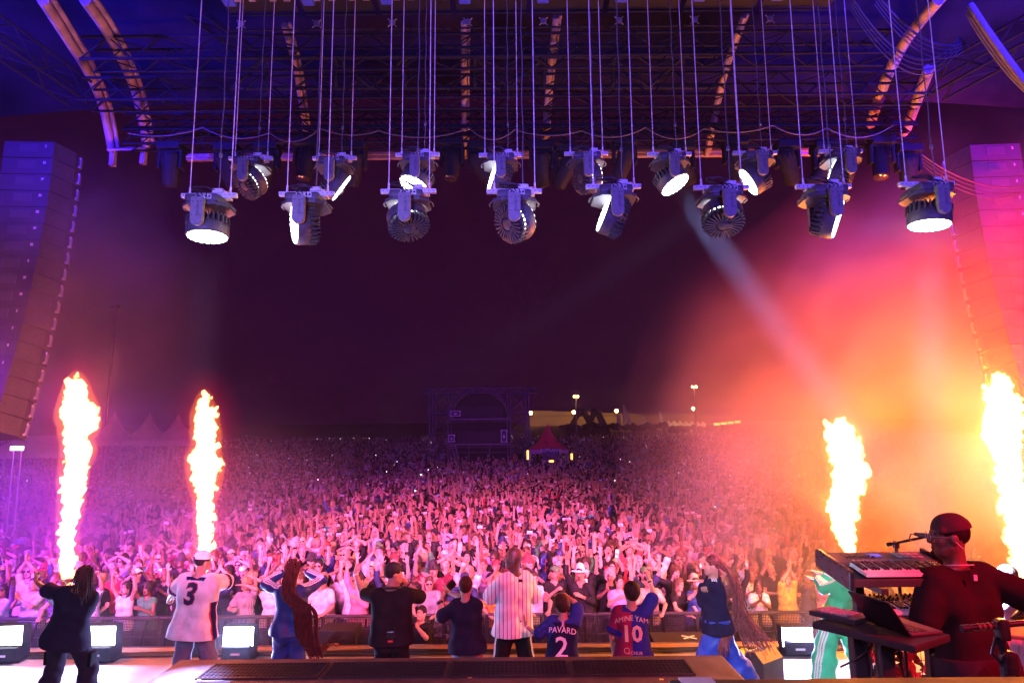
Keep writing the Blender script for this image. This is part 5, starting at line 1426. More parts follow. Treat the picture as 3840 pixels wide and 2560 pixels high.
c = n.new("ShaderNodeMath"); c.operation = 'COMPARE'; c.inputs[1].default_value = 4; c.inputs[2].default_value = .4; l.new(ak.outputs["Fac"], c.inputs[0])
e = n.new("ShaderNodeMath"); e.operation = 'MULTIPLY'; e.inputs[1].default_value = 9; l.new(c.outputs[0], e.inputs[0]); l.new(e.outputs[0], b.inputs["Emission Strength"]); b.inputs["Emission Color"].default_value = (1, .85, .95, 1)
M_mass.cycles.emission_sampling = 'NONE'

def lod(pr, hair, h, phone=None):
    q = dict(POSES[PROTO.index(pr) // 2][1]); q['fem'] = pr['fem']; q['H'] = 1.76 if not pr['fem'] else 1.66
    j = skeleton(q); S = SDF(h); i_ = max(0, h - .022) * .35
    torso(S, j, q, .018, lab=1); arms(S, j, q, upto=2.0, inf=i_)
    if pr['sleeve'] > 0: arms(S, j, q, upto=min(pr['sleeve'], 1.5), inf=.016 + i_, lab=1)
    for sd in 'LR':
        add_hand(S, q, j, sd, max(.0125, h * .5), .004)
    add_head(S, j, q)
    if not pr['fem']: S.cone(j['waist'], j['pel'] - Vector((0, 0, .3)), .17, .18, k=.05, lab=1)
    else: S.cone(j['waist'], j['pel'] - Vector((0, 0, .3)), .14, .17, k=.05, lab=1)
    S.cuts.append((np.array((0, 0, .62)), np.array((0, 0, -1.))))
    V, F, li = S.run()
    col = np.ones((len(V), 3), np.float32); kind = np.full(len(V), 2., np.float32); kind[li == 1] = 1
    for lb in (EYE, LIP, BROW, MOUTH, PUP): col[li == lb] = PAL[lb]
    Vs, Fs, Cs, Ks = [V], [F], [col], [kind]; base = len(V)
    if hair:
        hm = HAIR_L[hair]; hv = np.array([tuple(pr_) for pr_ in ((j['head'] @ v.co) for v in hm.vertices)], np.float32)
        hf = np.array([tuple(p.vertices) for p in hm.polygons], np.int32)
        Vs.append(hv); Fs.append(hf + base); Cs.append(np.ones((len(hv), 3), np.float32)); Ks.append(np.full(len(hv), 3., np.float32)); base += len(hv)
    if phone:
        c = (j['handR'][0] + j['handL'][0]) / 2 if (j['handR'][0] - j['handL'][0]).length < .25 else j['handR'][0]
        s_ = .05 if phone == 'torch' else 1
        bx = MB(); bx.box(c + Vector((0, .02, .03)), (.14 * s_ + .0, .012, .078 * s_) if phone != 'torch' else (.045, .02, .045))
        hv = np.array(bx.v, np.float32); hf = np.array(bx.f, np.int32); Vs.append(hv); Fs.append(hf + base)
        Cs.append(np.full((len(hv), 3), .75, np.float32)); Ks.append(np.full(len(hv), 4. if phone == 'torch' else 0., np.float32))
    V = np.concatenate(Vs); F = np.concatenate(Fs); me = mesh_np("crowd_figure", V, F); col_attr(me, np.concatenate(Cs))
    a = me.attributes.new("kind", 'FLOAT', 'POINT'); a.data.foreach_set("value", np.concatenate(Ks)); me.materials.append(M_mass); return me
HAIR_L = {k: hair_mesh(k, h=.018, seed=3) for k in ('short', 'long', 'curly', 'cap', 'bob')}
crowd_col = bpy.data.collections.new("crowd_figures")
combos = []
for k in range(len(POSES)):
    if k == 13: continue
    for fem in (0, 1): combos.append((k * 2 + fem, (['long', 'bob', 'curly', 'long'] if fem else ['short', None, 'cap', 'short'])[(k + fem) % 4], 'phone' if 'phone' in POSES[k][0] else None))
combos.append((7 * 2, 'short', 'torch')); combos.append((6 * 2 + 1, 'long', 'torch'))
NEARN = len(combos)
def addfig(me):
    o = bpy.data.objects.new("figure_%03d" % len(crowd_col.objects), me); crowd_col.objects.link(o)
for (pi, hr, ph) in combos: addfig(lod(PROTO[pi], hr, .0185, ph))
for (pi, hr, ph) in combos: addfig(lod(PROTO[pi], hr, .034, ph))
pts = [(x, y_) for x, y_, r_ in rest]
y = BARY + .42 + .62 * row
tent_ex = [(tw.location.x, TY + 1, 6.6, 3.2), (pg.location.x, ty, 2.4, 2.6)]
while y < 118:
    half = y * .82; step = .58 + .0065 * (y - 20); n_ = int(2 * half / step)
    for i in range(n_ + 1):
        x = -half + 2 * half * i / n_ + rr.gauss(0, .16); yy_ = y + rr.gauss(0, .2)
        if any(abs(x - a) < c and abs(yy_ - b_) < d_ for a, b_, c, d_ in tent_ex): continue
        pts.append((x, yy_))
    y += .66 + .011 * (y - 20)
N = len(pts); print("crowd points", N)
me = bpy.data.meshes.new("crowd"); me.vertices.add(N)
co = np.array([(x, y_, gz(y_) - .02) for x, y_ in pts], np.float32); me.vertices.foreach_set("co", co.ravel())
g = np.random.RandomState(5)
idx = g.randint(0, NEARN - 2, N); torch = g.rand(N) < np.where(co[:, 1] > 40, .022, .004); idx[torch] = NEARN - 2 + g.randint(0, 2, torch.sum())
idx = np.where(co[:, 1] > 34, idx + NEARN, idx).astype(np.int32)
rot = np.zeros((N, 3), np.float32); rot[:, 2] = math.pi + g.normal(0, .28, N) + np.arctan2(co[:, 0], co[:, 1]) * .3 * -1; rot[:, 0] = g.normal(0, .03, N); rot[:, 1] = g.normal(0, .04, N)
scl = g.uniform(.9, 1.07, N).astype(np.float32)
def choice(L, n_): w = np.array([q[2] for q in L], float); c = np.array([q[1] for q in L], np.float32); return c[g.choice(len(L), n_, p=w / w.sum())]
def fattr(nm, ty_, data):
    a = me.attributes.new(nm, ty_, 'POINT'); a.data.foreach_set({'FLOAT_COLOR': "color", 'FLOAT_VECTOR': "vector"}.get(ty_, "value"), np.ascontiguousarray(data).ravel())
c4 = lambda c: np.concatenate([c, np.ones((len(c), 1), np.float32)], 1)
fattr("idx", 'INT', idx); fattr("rot", 'FLOAT_VECTOR', rot); fattr("scl", 'FLOAT_VECTOR', np.stack([scl * np.where(g.rand(N) < .5, -1, 1), scl, scl * g.uniform(.95, 1.05, N)], 1).astype(np.float32))
fattr("shirt_col", 'FLOAT_COLOR', c4(choice(SHIRTS, N) * g.uniform(.8, 1.1, (N, 1)).astype(np.float32))); fattr("hair_col", 'FLOAT_COLOR', c4(choice(HAIRC, N)))
fattr("skin_col", 'FLOAT_COLOR', c4(np.array(SKINS, np.float32)[g.randint(0, len(SKINS), N)]))
crowd = link("crowd", me, None, (M_mass,)); tag(crowd, "dense crowd with raised arms filling the field behind the front rows", "crowd", kind="stuff")
ng = bpy.data.node_groups.new("crowd_instances", 'GeometryNodeTree')
ng.interface.new_socket("Geometry", in_out='INPUT', socket_type='NodeSocketGeometry'); ng.interface.new_socket("Geometry", in_out='OUTPUT', socket_type='NodeSocketGeometry')
gn = ng.nodes; gl_ = ng.links; gi = gn.new('NodeGroupInput'); go = gn.new('NodeGroupOutput')
ci = gn.new('GeometryNodeCollectionInfo'); ci.inputs['Collection'].default_value = crowd_col; ci.inputs['Separate Children'].default_value = True; ci.inputs['Reset Children'].default_value = True
ip = gn.new('GeometryNodeInstanceOnPoints'); ip.inputs['Pick Instance'].default_value = True
def na(nm, t): a = gn.new('GeometryNodeInputNamedAttribute'); a.data_type = t; a.inputs['Name'].default_value = nm; return a.outputs['Attribute']
e2r = gn.new('FunctionNodeEulerToRotation'); gl_.new(na("rot", 'FLOAT_VECTOR'), e2r.inputs[0])
gl_.new(gi.outputs[0], ip.inputs['Points']); gl_.new(ci.outputs[0], ip.inputs['Instance']); gl_.new(na("idx", 'INT'), ip.inputs['Instance Index']); gl_.new(e2r.outputs[0], ip.inputs['Rotation']); gl_.new(na("scl", 'FLOAT_VECTOR'), ip.inputs['Scale']); gl_.new(ip.outputs[0], go.inputs[0])
md = crowd.modifiers.new("instances", 'NODES'); md.node_group = ng

# ================================================================== people on stage
M_pskin = mat("performer_skin", (.5, .3, .22), .45, var=.08, scale=10, objcol=True, colattr="Col", bump=.1, bscale=150)
M_cloth = mat("performer_cloth", (.5, .5, .5), .9, var=.15, scale=8, colattr="Col", bump=.4, bscale=16, spec=.12)
M_satin = mat("satin_cloth", (.5, .5, .5), .5, var=.1, scale=5, colattr="Col", bump=.4, bscale=9, spec=.3)
M_phair = mat("performer_hair", (.02, .013, .01), .65, var=.3, scale=40, objcol=True, bump=.4, bscale=120, stretch=(1, 1, .2), spec=.15)
M_band = mat("wristband", (.75, .75, .75), .6, objcol=True)
m_ = mat("pinstripe_cloth", (.78, .76, .76), .8, var=.06, scale=8, bump=.3, bscale=14); nt = m_.node_tree
w_ = nt.nodes.new("ShaderNodeTexWave"); w_.bands_direction = 'X'; w_.inputs["Scale"].default_value = 6.6; w_.inputs["Distortion"].default_value = .6; w_.inputs["Detail Scale"].default_value = .6
tc = nt.nodes.new("ShaderNodeTexCoord"); nt.links.new(tc.outputs["Object"], w_.inputs["Vector"])
g_ = nt.nodes.new("ShaderNodeMath"); g_.operation = 'GREATER_THAN'; g_.inputs[1].default_value = .93; nt.links.new(w_.outputs["Fac"], g_.inputs[0])
x_ = nt.nodes.new("ShaderNodeMix"); x_.data_type = 'RGBA'; x_.inputs[7].default_value = (.05, .05, .16, 1); bsdf = nt.nodes["Principled BSDF"]
nt.links.new(g_.outputs[0], x_.inputs[0]); nt.links.new(bsdf.inputs["Base Color"].links[0].from_socket, x_.inputs[6]); nt.links.new(x_.outputs[2], bsdf.inputs["Base Color"]); M_pin = m_

def stripes(V, col, a, b, out, n=3, gap=.026, w=.008, c=(.85, .85, .85), rmax=.2, t0=0., t1=1.02):
    a = np.array(a); b = np.array(b); d = b - a; L = np.linalg.norm(d); d = d / L
    o = np.array(out, float); o = o - d * (o @ d); o /= np.linalg.norm(o); e = np.cross(d, o)
    q = V - a; t = q @ d / L; x = q @ o; y = q @ e; r = np.hypot(x, y)
    s_ = np.arctan2(y, x) * r
    m = (t > t0) & (t < t1) & (r < rmax) & (x > 0)
    k = np.zeros(len(V), bool)
    for i in range(n): k |= np.abs(s_ - (i - (n - 1) / 2) * gap) < w
    col[m & k] = c
def cuff(V, col, a, b, t0, t1, c, r=.16):
    a = np.array(a); d = np.array(b) - a; L2 = d @ d; q = V - a; t = q @ d / L2
    rr_ = np.linalg.norm(q - t[:, None] * d, axis=1); col[(t > t0) & (t < t1) & (rr_ < r)] = c

class Perf:
    def __init__(s, label, q, rootpx, Y, skin, z=0., rz=0., h=.0075, trou=None, fr=.0095):
        s.q = q; p = P(rootpx[0], rootpx[1], Y); s.root = Vector((p.x, Y, z)); s.rz = rz
        for sd in 'LR':
            a = q.get('arm' + sd)
            if a and 'px' in a: a['at'] = tuple(s.loc_px(*a.pop('px')))
        me, j, dat = body_mesh("person_body", q, h=h, fr=fr, kf=.003, trousers=False); me.materials.append(M_pskin)
        s.j = j; s.o = link("person", me, None); s.o.location = s.root; s.o.rotation_euler = (0, 0, rz); s.o.color = (*skin, 1)
        tag(s.o, label, "person", "people performing on the stage")
    def loc_px(s, px, py, dy=0.):
        return Matrix.Rotation(-s.rz, 3, 'Z') @ (P(px, py, s.root.y + dy) - s.root)
    def shirt(s, color=(.02, .02, .03), mt=None, paint=None, name="shirt", **k):
        k.setdefault('h', .008); me, dat = shirt_mesh(name, s.q, s.j, **k); V, F = dat
        col = np.tile(np.array(color, np.float32), (len(V), 1))
        if paint: paint(V, col, s.j)
        col_attr(me, col); s.sdat = dat; me.materials.append(mt or M_cloth); s.sh = link(name, me, s.o); return s.sh
    def trousers(s, color=(.02, .02, .03), mt=None, paint=None, name="trousers", **k):
        k.setdefault('h', .0085); me, dat = trouser_mesh(name, s.q, s.j, **k); V, F = dat
        col = np.tile(np.array(color, np.float32), (len(V), 1))
        if paint: paint(V, col, s.j)
        col_attr(me, col); me.materials.append(mt or M_cloth); return link(name, me, s.o)
    def hair(s, kind, color=(.02, .013, .01), name=None, seed=0, cloth=False):
        me = hair_mesh(kind, h=.006, seed=seed); me.materials.append(M_hat if cloth else M_phair)
        o = link(name or "hair", me, s.o); o.matrix_local = s.j['head']; o.color = (*color, 1); return o
    def mesh(s, name, mb, mt, col=None, head=False, parent=None):
        o = mb.build(name, mt, parent or s.o)
        if head: o.matrix_local = s.j['head']
        if col: o.color = (*col, 1)
        return o
    def text(s, txt, size, up, mt, side=0., name="lettering", bend=0., wide=1.0, bold=.0):
        me = text_mesh(txt, size, .0, bold=bold); j = s.j; V, F = s.sdat
        bm = bmesh.new(); bm.from_mesh(me)
        bmesh.ops.triangulate(bm, faces=bm.faces[:])
        for _ in range(2):
            e = [x for x in bm.edges if x.calc_length() > .035]
            if e: bmesh.ops.subdivide_edges(bm, edges=e, cuts=1); bmesh.ops.triangulate(bm, faces=bm.faces[:])
        bv = BVHTree.FromPolygons([tuple(map(float, v)) for v in V], [tuple(map(int, f)) for f in F])
        r, u, f = j['right'], j['up'], j['fwd']; c = j['chest'] + u * up + r * side
        for v in bm.verts:
            x, y = v.co.x * wide, v.co.y; y -= bend * x * x
            p = c + r * x + u * y - f * .7; hit = bv.ray_cast(p, f)
            v.co = (hit[0] - f * .006) if hit[0] is not None else c + r * x + u * y - f * .18
        bm.to_mesh(me); bm.free(); me.materials.clear(); me.materials.append(mt); return link(name, me, s.sh)
    def band(s, sd, color, t=.93, wd=.012, name="wristband", r=.032):
        a = s.j['el' + sd].lerp(s.j['wr' + sd], t); d = (s.j['wr' + sd] - s.j['el' + sd]).normalized(); k = s.j['s']
        m = MB(); m.tube([a - d * wd, a + d * wd], r * k, 16); return s.mesh(name, m, M_band, color)
    def strands(s, paths, r, name="braids", color=(.03, .015, .012), lumpy=0., n=6):
        m = MB()
        for pts in paths:
            sp_ = []; pts = [Vector(p) for p in pts]
            for i in range(len(pts) - 1):
                p0, p1, p2, p3 = pts[max(i - 1, 0)], pts[i], pts[i + 1], pts[min(i + 2, len(pts) - 1)]
                for t in np.linspace(0, 1, 7, endpoint=False): sp_.append(.5 * ((2 * p1) + (p2 - p0) * t + (2 * p0 - 5 * p1 + 4 * p2 - p3) * t * t + (3 * p1 - p0 - 3 * p2 + p3) * t ** 3))
            sp_.append(pts[-1]); k = len(sp_)
            m.tube(sp_, [r * (1 - .45 * i / k) * (1 + lumpy * math.sin(i * 2.4)) for i in range(k)], n)
        return s.mesh(name, m, M_phair, color)

RS = random.Random(99)
# 1 dreadlocked man leaning back, both arms stretched to the left
p = Perf("dreadlocked man in dark t-shirt and cargo trousers, both arms stretched to the left", dict(H=1.8, drop=.05, lean=(.13, -.07), twist=14, head=(28, 8, 12), footL=(-.27, .05), footR=(.29, -.05), kneeL=(-.3, 1, 0), kneeR=(.3, 1, 0),
    armL=dict(px=(108, 2168, .2), hint=(-1, -.4, -.9), hand='point', palm=(1, .3, 0), dir=(-.4, .3, .7)), armR=dict(px=(262, 2160, .36), hint=(.3, 1, -.5), hand='point', palm=(0, .2, -1), dir=(-1, .1, .15))), (250, 2405), 8.9, (.2, .11, .07))
p.shirt((.012, .012, .028), inf=.045, sleeve=.85, hem=-.13, flare=.05, fold=.010, seed=4, sinf=.04)
p.trousers((.014, .014, .026), inf=.024, wide=.035, fold=.011, seed=2.2)
m = MB(); 
for sg, sd in ((-1, 'L'), (1, 'R')):
    c = p.j['hip' + sd].lerp(p.j['kn' + sd], .72); m.rbox(c + Vector((sg * .095, -.01, 0)), (.05, .14, .17), .02)
p.mesh("cargo_pocket", m, M_cloth); col_attr(p.o.children[-1].data, np.tile(np.array((.014, .014, .026), np.float32), (len(p.o.children[-1].data.vertices), 1)))
p.hair('short', (.035, .016, .014)); H_ = p.j['head']; paths = []
for k in range(70):
    a = RS.uniform(-2.9, -.1); b = RS.uniform(-.1, 1.3); s0 = Vector((.08 * math.cos(a) * math.cos(b), -.012 + .1 * math.sin(a) * math.cos(b), .034 + .1 * math.sin(b)))
    w0 = H_ @ s0; o_ = H_ @ (s0 * 1.25 + Vector((0, -.01, 0))); L = RS.uniform(.2, .33); e = Vector((o_.x + RS.gauss(.015, .02), min(o_.y - .02, p.j['nb'].y - .02), o_.z - L)); paths.append([w0, o_, (o_ + e) / 2 + Vector((RS.gauss(0, .012), -.02, 0)), e])
p.strands(paths, .0085, "dreadlocks", (.04, .018, .016), .12)
# 2 white jersey number 3
def paint2(V, col, j):
    for sd in 'LR':
        cuff(V, col, j['sh' + sd], j['el' + sd], .66, .71, (.5, .03, .08)); cuff(V, col, j['sh' + sd], j['el' + sd], .72, .86, (.012, .012, .07)); cuff(V, col, j['sh' + sd], j['el' + sd], .87, .9, (.5, .03, .08))
    q = V - np.array(j['pel']); xr = q @ np.array(j['right']); yf = q @ np.array(j['fwd']); zu = q @ np.array(j['up'])
    m = (np.abs(xr) > .155) & (np.abs(yf + .02) < .05) & (zu < .27); col[m] = (.012, .012, .09)
    m = (np.abs(xr) > .14) & (np.abs(np.abs(yf + .02) - .06) < .011) & (zu < .27); col[m] = (.5, .03, .08)
    cuff(V, col, j['nb'] - j['up'] * .02, j['nb'] + j['up'] * .1, .0, .35, (.012, .012, .09), .16)
p = Perf("man in white cap and white baseball jersey with number 3 on the back", dict(H=1.84, w=1.1, lean=(.03, .02), twist=-6, head=(-26, 4, 4), footL=(-.22, 0), footR=(.24, .03), belly=.02,
    armL=dict(px=(628, 2250, .42), hint=(-1, -.2, -.2), hand='fist', palm=(1, 0, 0)), armR=dict(px=(800, 2185, .42), hint=(1, -.1, .1), hand='fist', palm=(-1, 0, 0))), (725, 2400), 9.1, (.45, .27, .2))
p.shirt((.8, .8, .82), inf=.05, sleeve=.9, hem=-.17, flare=.045, fold=.013, seed=7, sinf=.045, paint=paint2)
p.trousers((.14, .14, .2), inf=.022, wide=.03, fold=.009, seed=5)
p.hair('crop', (.03, .02, .015)); p.hair('cap', (.8, .78, .78), "cap", cloth=True)
m = MB(); m.sphere((-.0, -.125, .06), (.016, .005, .018), 10); p.mesh("cap_opening", m, M_hole, head=True)
M_navy = mat("navy_print", (.012, .012, .06), .7); M_redp = mat("red_print", (.5, .03, .07), .7)
p.text("3", .35, .0, M_redp, name="number_outline", bold=.05); t = p.text("3", .35, .0, M_navy, name="number", bold=.022)
for v in t.data.vertices: v.co = v.co - p.j['fwd'] * .004
# 3 woman with long braids in blue tracksuit
def paint3(V, col, j):
    for sd, sg in (('L', -1), ('R', 1)):
        stripes(V, col, j['sh' + sd], j['el' + sd], (0, -.5, 1)); stripes(V, col, j['el' + sd], j['wr' + sd], (sg * .3, -.6, .6), t1=.95)
        stripes(V, col, j['nb'], j['sh' + sd], (0, -.1, 1), t0=.35)
def paint3l(V, col, j):
    for sd, sg in (('L', -1), ('R', 1)):
        stripes(V, col, j['hip' + sd], j['kn' + sd], (sg, 0, 0), rmax=.22); stripes(V, col, j['kn' + sd], j['an' + sd], (sg, 0, 0), rmax=.22)
p = Perf("woman with knee-length dark braids in blue tracksuit, hands at her face", dict(H=1.72, fem=1, lean=(.02, -.02), twist=10, head=(8, 6, -4), footL=(-.16, .06), footR=(.13, -.08),
    armL=dict(px=(1062, 2146, .16), hint=(-1, -.2, -.35), hand='fist', palm=(1, 0, 0)), armR=dict(px=(1152, 2142, .24), hint=(1, 0, -.2), hand='fist', palm=(-1, 0, 0))), (1085, 2420), 9.0, (.42, .25, .18))
for sd in 'LR': pass
p.shirt((.02, .035, .17), inf=.036, sleeve=1.93, hem=-.06, flare=.02, fold=.012, seed=3.3, sinf=.03, paint=paint3, mt=M_satin, name="track_jacket")
p.trousers((.018, .04, .22), inf=.028, wide=.04, fold=.012, seed=8, paint=paint3l, mt=M_satin)
p.hair('short', (.03, .014, .012)); H_ = p.j['head']; paths = []
for k in range(120):
    a = RS.uniform(-3.3, .2); b = RS.uniform(-.2, 1.4); s0 = Vector((.08 * math.cos(a) * math.cos(b), -.012 + .1 * math.sin(a) * math.cos(b), .034 + .1 * math.sin(b))); w0 = H_ @ s0
    u = (k / 120 - .5); ux = RS.uniform(-1, 1)
    n_ = Vector((p.j['nb'].x + .095 * ux, p.j['nb'].y - .13 - .03 * RS.random(), p.j['nb'].z - .05)); w1 = p.loc_px(1142 + 44 * ux, 2290, -.2 - .04 * RS.random()); w2 = p.loc_px(1152 + 42 * ux, 2375 + 10 * RS.random(), -.16 - .03 * RS.random())
    if RS.random() < .35: w3 = [p.loc_px(1195 + 20 * ux, 2438 + RS.gauss(0, 8), -.1), p.loc_px(1225 + 18 * RS.random(), 2405 + RS.gauss(0, 8), 0), p.loc_px(1270 + RS.gauss(0, 14), 2388 + RS.gauss(0, 16), .05)]
    else: w3 = [p.loc_px(1188 + 22 * ux, 2452 + RS.gauss(0, 14), -.12)]
    paths.append([w0, H_ @ (s0 * 1.16 + Vector((0, -.012, 0))), n_, w1, w2] + w3)
p.strands(paths, .0062, "braids", (.09, .024, .02), .25, n=5)
# 4 man in black cap and headphones
p = Perf("man in black t-shirt and black cap with headphones round his neck, fist up", dict(H=1.78, w=1.12, belly=.02, twist=4, lean=(0, .02), head=(-62, 2, 0), footL=(-.14, 0), footR=(.15, 0), armL=dict(px=(1332, 2148, .27), hint=(-.4, .5, -1), hand='fist', palm=(1, .4, 0), dir=(.1, .1, 1)), armR=dict(px=(1527, 2190, .34), hint=(1, -.1, -.6), hand='cup', palm=(-1, 0, 0), dir=(-.5, .1, .7))), (1467, 2420), 8.45, (.42, .25, .19))
p.shirt((.014, .013, .017), inf=.035, sleeve=.75, hem=-.06, flare=.01, fold=.008, seed=9, sinf=.03)
p.trousers((.014, .013, .018), inf=.02, wide=.02, fold=.007, seed=4.4)
p.hair('crop', (.03, .02, .015)); p.hair('cap', (.014, .013, .016), "cap", cloth=True)
c = p.j['nb'] + p.j['up'] * .05; m = MB(); pts = [c + Vector((.105 * math.cos(a), -.02 + .105 * math.sin(a), -.012 * math.sin(a))) for a in np.linspace(math.pi * .95, math.pi * 2.05, 18)]; m.tube(pts, .014, 8)
m.sphere(c + Vector((-.11, .02, .0)), (.03, .045, .045), 14); m.sphere(c + Vector((.11, .02, .0)), (.03, .045, .045), 14); p.mesh("headphones", m, M_blackgloss)
p.band('L', (.85, .85, .85)); p.band('R', (.02, .02, .02), .9, .01)
q = p.j['pel'] - p.j['fwd'] * .17 + Vector((.01, 0, .05)); m = MB(); m.rbox(q, (.1, .035, .13), .012); m.tube([q + Vector((.03, 0, .06)), q + Vector((.05, -.02, .11)), q + Vector((.02, .0, .14)), q + Vector((-.05, 0, .1))], .003, 5); b_ = p.mesh("belt_pack", m, M_blackgloss)
m = MB(); m.rbox(q + Vector((.0, -.019, -.045)), (.06, .006, .022), .002); m2 = m.build("label", mat("orange_label", (.7, .08, .02), .5), b_)
me = text_mesh("↑", .02) if False else None
m = MB(); 
for sg in (-1, 1): m.tube([c + Vector((sg * .07, .02, -.04)), c + Vector((sg * .1, -.05, -.06))], .004, 5)
p.mesh("collar_trim", m, M_alu)
# 5 boy in navy t-shirt clapping
p = Perf("boy in navy t-shirt and pale jeans with black watch, clapping", dict(H=1.58, w=.92, hs=1.07, twist=-10, lean=(-.02, .02), head=(6, 12, 4), footL=(-.13, 0), footR=(.13, 0), armL=dict(px=(1655, 2245, .16), hint=(-.6, -.2, -1), hand='flat', palm=(1, 0, 0), dir=(.4, .2, 1)), armR=dict(px=(1676, 2216, .32), hint=(1, .2, -.2), hand='flat', palm=(-1, 0, 0), dir=(-.5, .2, .7))), (1752, 2430), 8.6, (.5, .3, .22))
p.shirt((.012, .012, .035), inf=.038, sleeve=.72, hem=-.11, flare=.04, fold=.010, seed=6, sinf=.035)
p.trousers((.32, .34, .42), inf=.018, wide=.02, fold=.007, seed=1)
p.hair('short', (.05, .02, .012), seed=4)
p.band('L', (.015, .015, .018), .86, .016, "watch", .034)
m = MB(); wa = p.j['el' + 'L'].lerp(p.j['wrL'], .86); m.lathe([(.022, 0), (.022, .012)], 16, Matrix.Translation(wa + Vector((-.02, -.035, 0))) @ Matrix.Rotation(R(90), 4, 'X')); p.mesh("watch_face", m, M_blackgloss)
# 6 bald man in pinstripe jersey
p = Perf("tall bald man in white pinstripe baseball jersey, head turned left", dict(H=1.9, w=1.02, lean=(.02, .0), twist=34, head=(44, 0, 0), footL=(-.2, .03), footR=(.22, -.04), belly=.015, armL=dict(px=(1868, 2205, .28), hint=(-1, -.4, -1), hand='cup', palm=(1, 0, 0), dir=(.2, .2, 1)), armR=dict(px=(1935, 2215, .36), hint=(1, -.2, -.8), hand='cup', palm=(-1, 0, 0), dir=(-.4, .2, .8))), (1925, 2400), 8.8, (.065, .033, .022))
p.shirt((.8, .78, .78), inf=.036, sleeve=.88, hem=-.12, flare=.03, fold=.012, seed=2, sinf=.04, mt=M_pin, name="jersey")
S_ = SDF(.009); arms(S_, p.j, p.q, 0, .012, 1.12); V, F, _ = S_.run(); me = mesh_np("undershirt", V, F); col_attr(me, np.tile(np.array((.012, .012, .014), np.float32), (len(V), 1))); me.materials.append(M_cloth); link("undershirt", me, p.o)
def paint6(V, col, j):
    for sd, sg in (('L', -1), ('R', 1)):
        stripes(V, col, j['hip' + sd], j['kn' + sd], (sg, -.35, 0), n=2, gap=.03, w=.008, rmax=.22); stripes(V, col, j['kn' + sd], j['an' + sd], (sg, -.35, 0), n=2, gap=.03, w=.008, rmax=.22)
p.trousers((.014, .013, .016), inf=.014, wide=.04, fold=.008, seed=7, paint=paint6)
m = MB(); m.box((0, 0, 0), (.05, .006, .035)); b_ = p.mesh("back_badge", m, M_navy); b_.location = p.j['nb'] - p.j['fwd'] * .135 - p.j['up'] * .035
m = MB(); m.tube([p.j['head'] @ Vector((-.083, -.005, -.03)), p.j['head'] @ Vector((-.09, -.02, -.03))], .012, 8); p.mesh("earpiece", m, M_blackgloss)
# 7 child with number 2
def paint7(V, col, j):
    q = V - np.array(j['pel']); zu = q @ np.array(j['up']); n_ = np.sin(zu * 90 + 3 * np.sin(V[:, 0] * 40)) > .1
    for sd in 'LR':
        a = np.array(j['sh' + sd]); d = np.array(j['el' + sd]) - a; t = (V - a) @ d / (d @ d); m = (t > -.05) & (np.linalg.norm(V - a - t[:, None] * d, axis=1) < .13)
        col[m] = (.03, .045, .3); col[m & n_] = (.02, .03, .17)
    m = (zu > .40); col[m] = (.03, .045, .28)
    xr = (V - np.array(j['nb'])) @ np.array(j['right']); yf = (V - np.array(j['nb'])) @ np.array(j['fwd'])
    m = (zu > .36) & (np.abs(xr) < .02) & (yf < 0); col[m] = (.8, .8, .8); col[m & (xr > .007)] = (.6, .03, .05); col[m & (xr < -.007)] = (.03, .05, .4)
p = Perf("boy in dark blue football shirt with number 2, one hand on his head", dict(H=1.38, hs=1.16, w=1.02, lean=(.02, -.02), twist=-8, head=(30, 8, -6), footL=(-.14, 0), footR=(.13, 0), armL=dict(px=(1972, 2345, .12), hint=(-.6, -.5, -1), hand='open', palm=(1, .2, 0), dir=(-.2, .1, 1)), armR=dict(px=(2118, 2228, .12), hint=(1, .1, .3), hand='relax', palm=(0, 0, -1), dir=(-.9, .2, .1))), (2108, 2470), 8.45, (.5, .3, .22))
p.shirt((.012, .013, .05), inf=.034, sleeve=.82, hem=-.16, flare=.03, fold=.008, seed=5, sinf=.035, paint=paint7, name="football_shirt")
p.trousers((.015, .015, .03), inf=.018, wide=.02)
p.hair('mop', (.05, .025, .014), seed=2); p.band('L', (.85, .85, .85), .88, .014)
M_white = mat("white_print", (.8, .8, .82), .6)
p.text("PAVARD", .086, .06, M_white, bend=.9); t = p.text("2", .33, -.14, M_white, name="number", bold=.012)
# 8 child with number 10 raising his fist
def paint8(V, col, j):
    q = V - np.array(j['pel']); xr = q @ np.array(j['right']); col[xr > .0] = (.018, .022, .2); col[xr <= .0] = (.22, .012, .06)
    for sd in 'LR': cuff(V, col, j['sh' + sd], j['el' + sd], .72, 1, (.015, .02, .2))
    zu = q @ np.array(j['up']); col[(zu > .43) & (np.abs(xr) < .1)] = (.02, .025, .22)
p = Perf("boy in claret and blue football shirt with number 10, right fist raised", dict(H=1.5, hs=1.14, w=1.06, lean=(-.01, 0), twist=-12, head=(12, 8, 8), footL=(-.14, 0), footR=(.13, 0), armL=dict(px=(2298, 2432, .1), hint=(-1, -.5, -.2), hand='relax', palm=(1, .2, 0), dir=(.1, .2, -1)), armR=dict(px=(2432, 2168, .16), hint=(1, -.1, -.2), hand='fist', palm=(-.4, .6, 0), dir=(-.1, 0, 1))), (2375, 2440), 8.5, (.45, .27, .2))
p.shirt((.2, .012, .06), inf=.034, sleeve=.8, hem=-.17, flare=.035, fold=.009, seed=8, sinf=.036, paint=paint8, name="football_shirt")
p.trousers((.015, .015, .05), inf=.02, wide=.03); p.hair('mop', (.022, .012, .01), seed=5); p.band('R', (.02, .02, .02), .8, .01)
M_beige = mat("beige_print", (.6, .42, .3), .6)
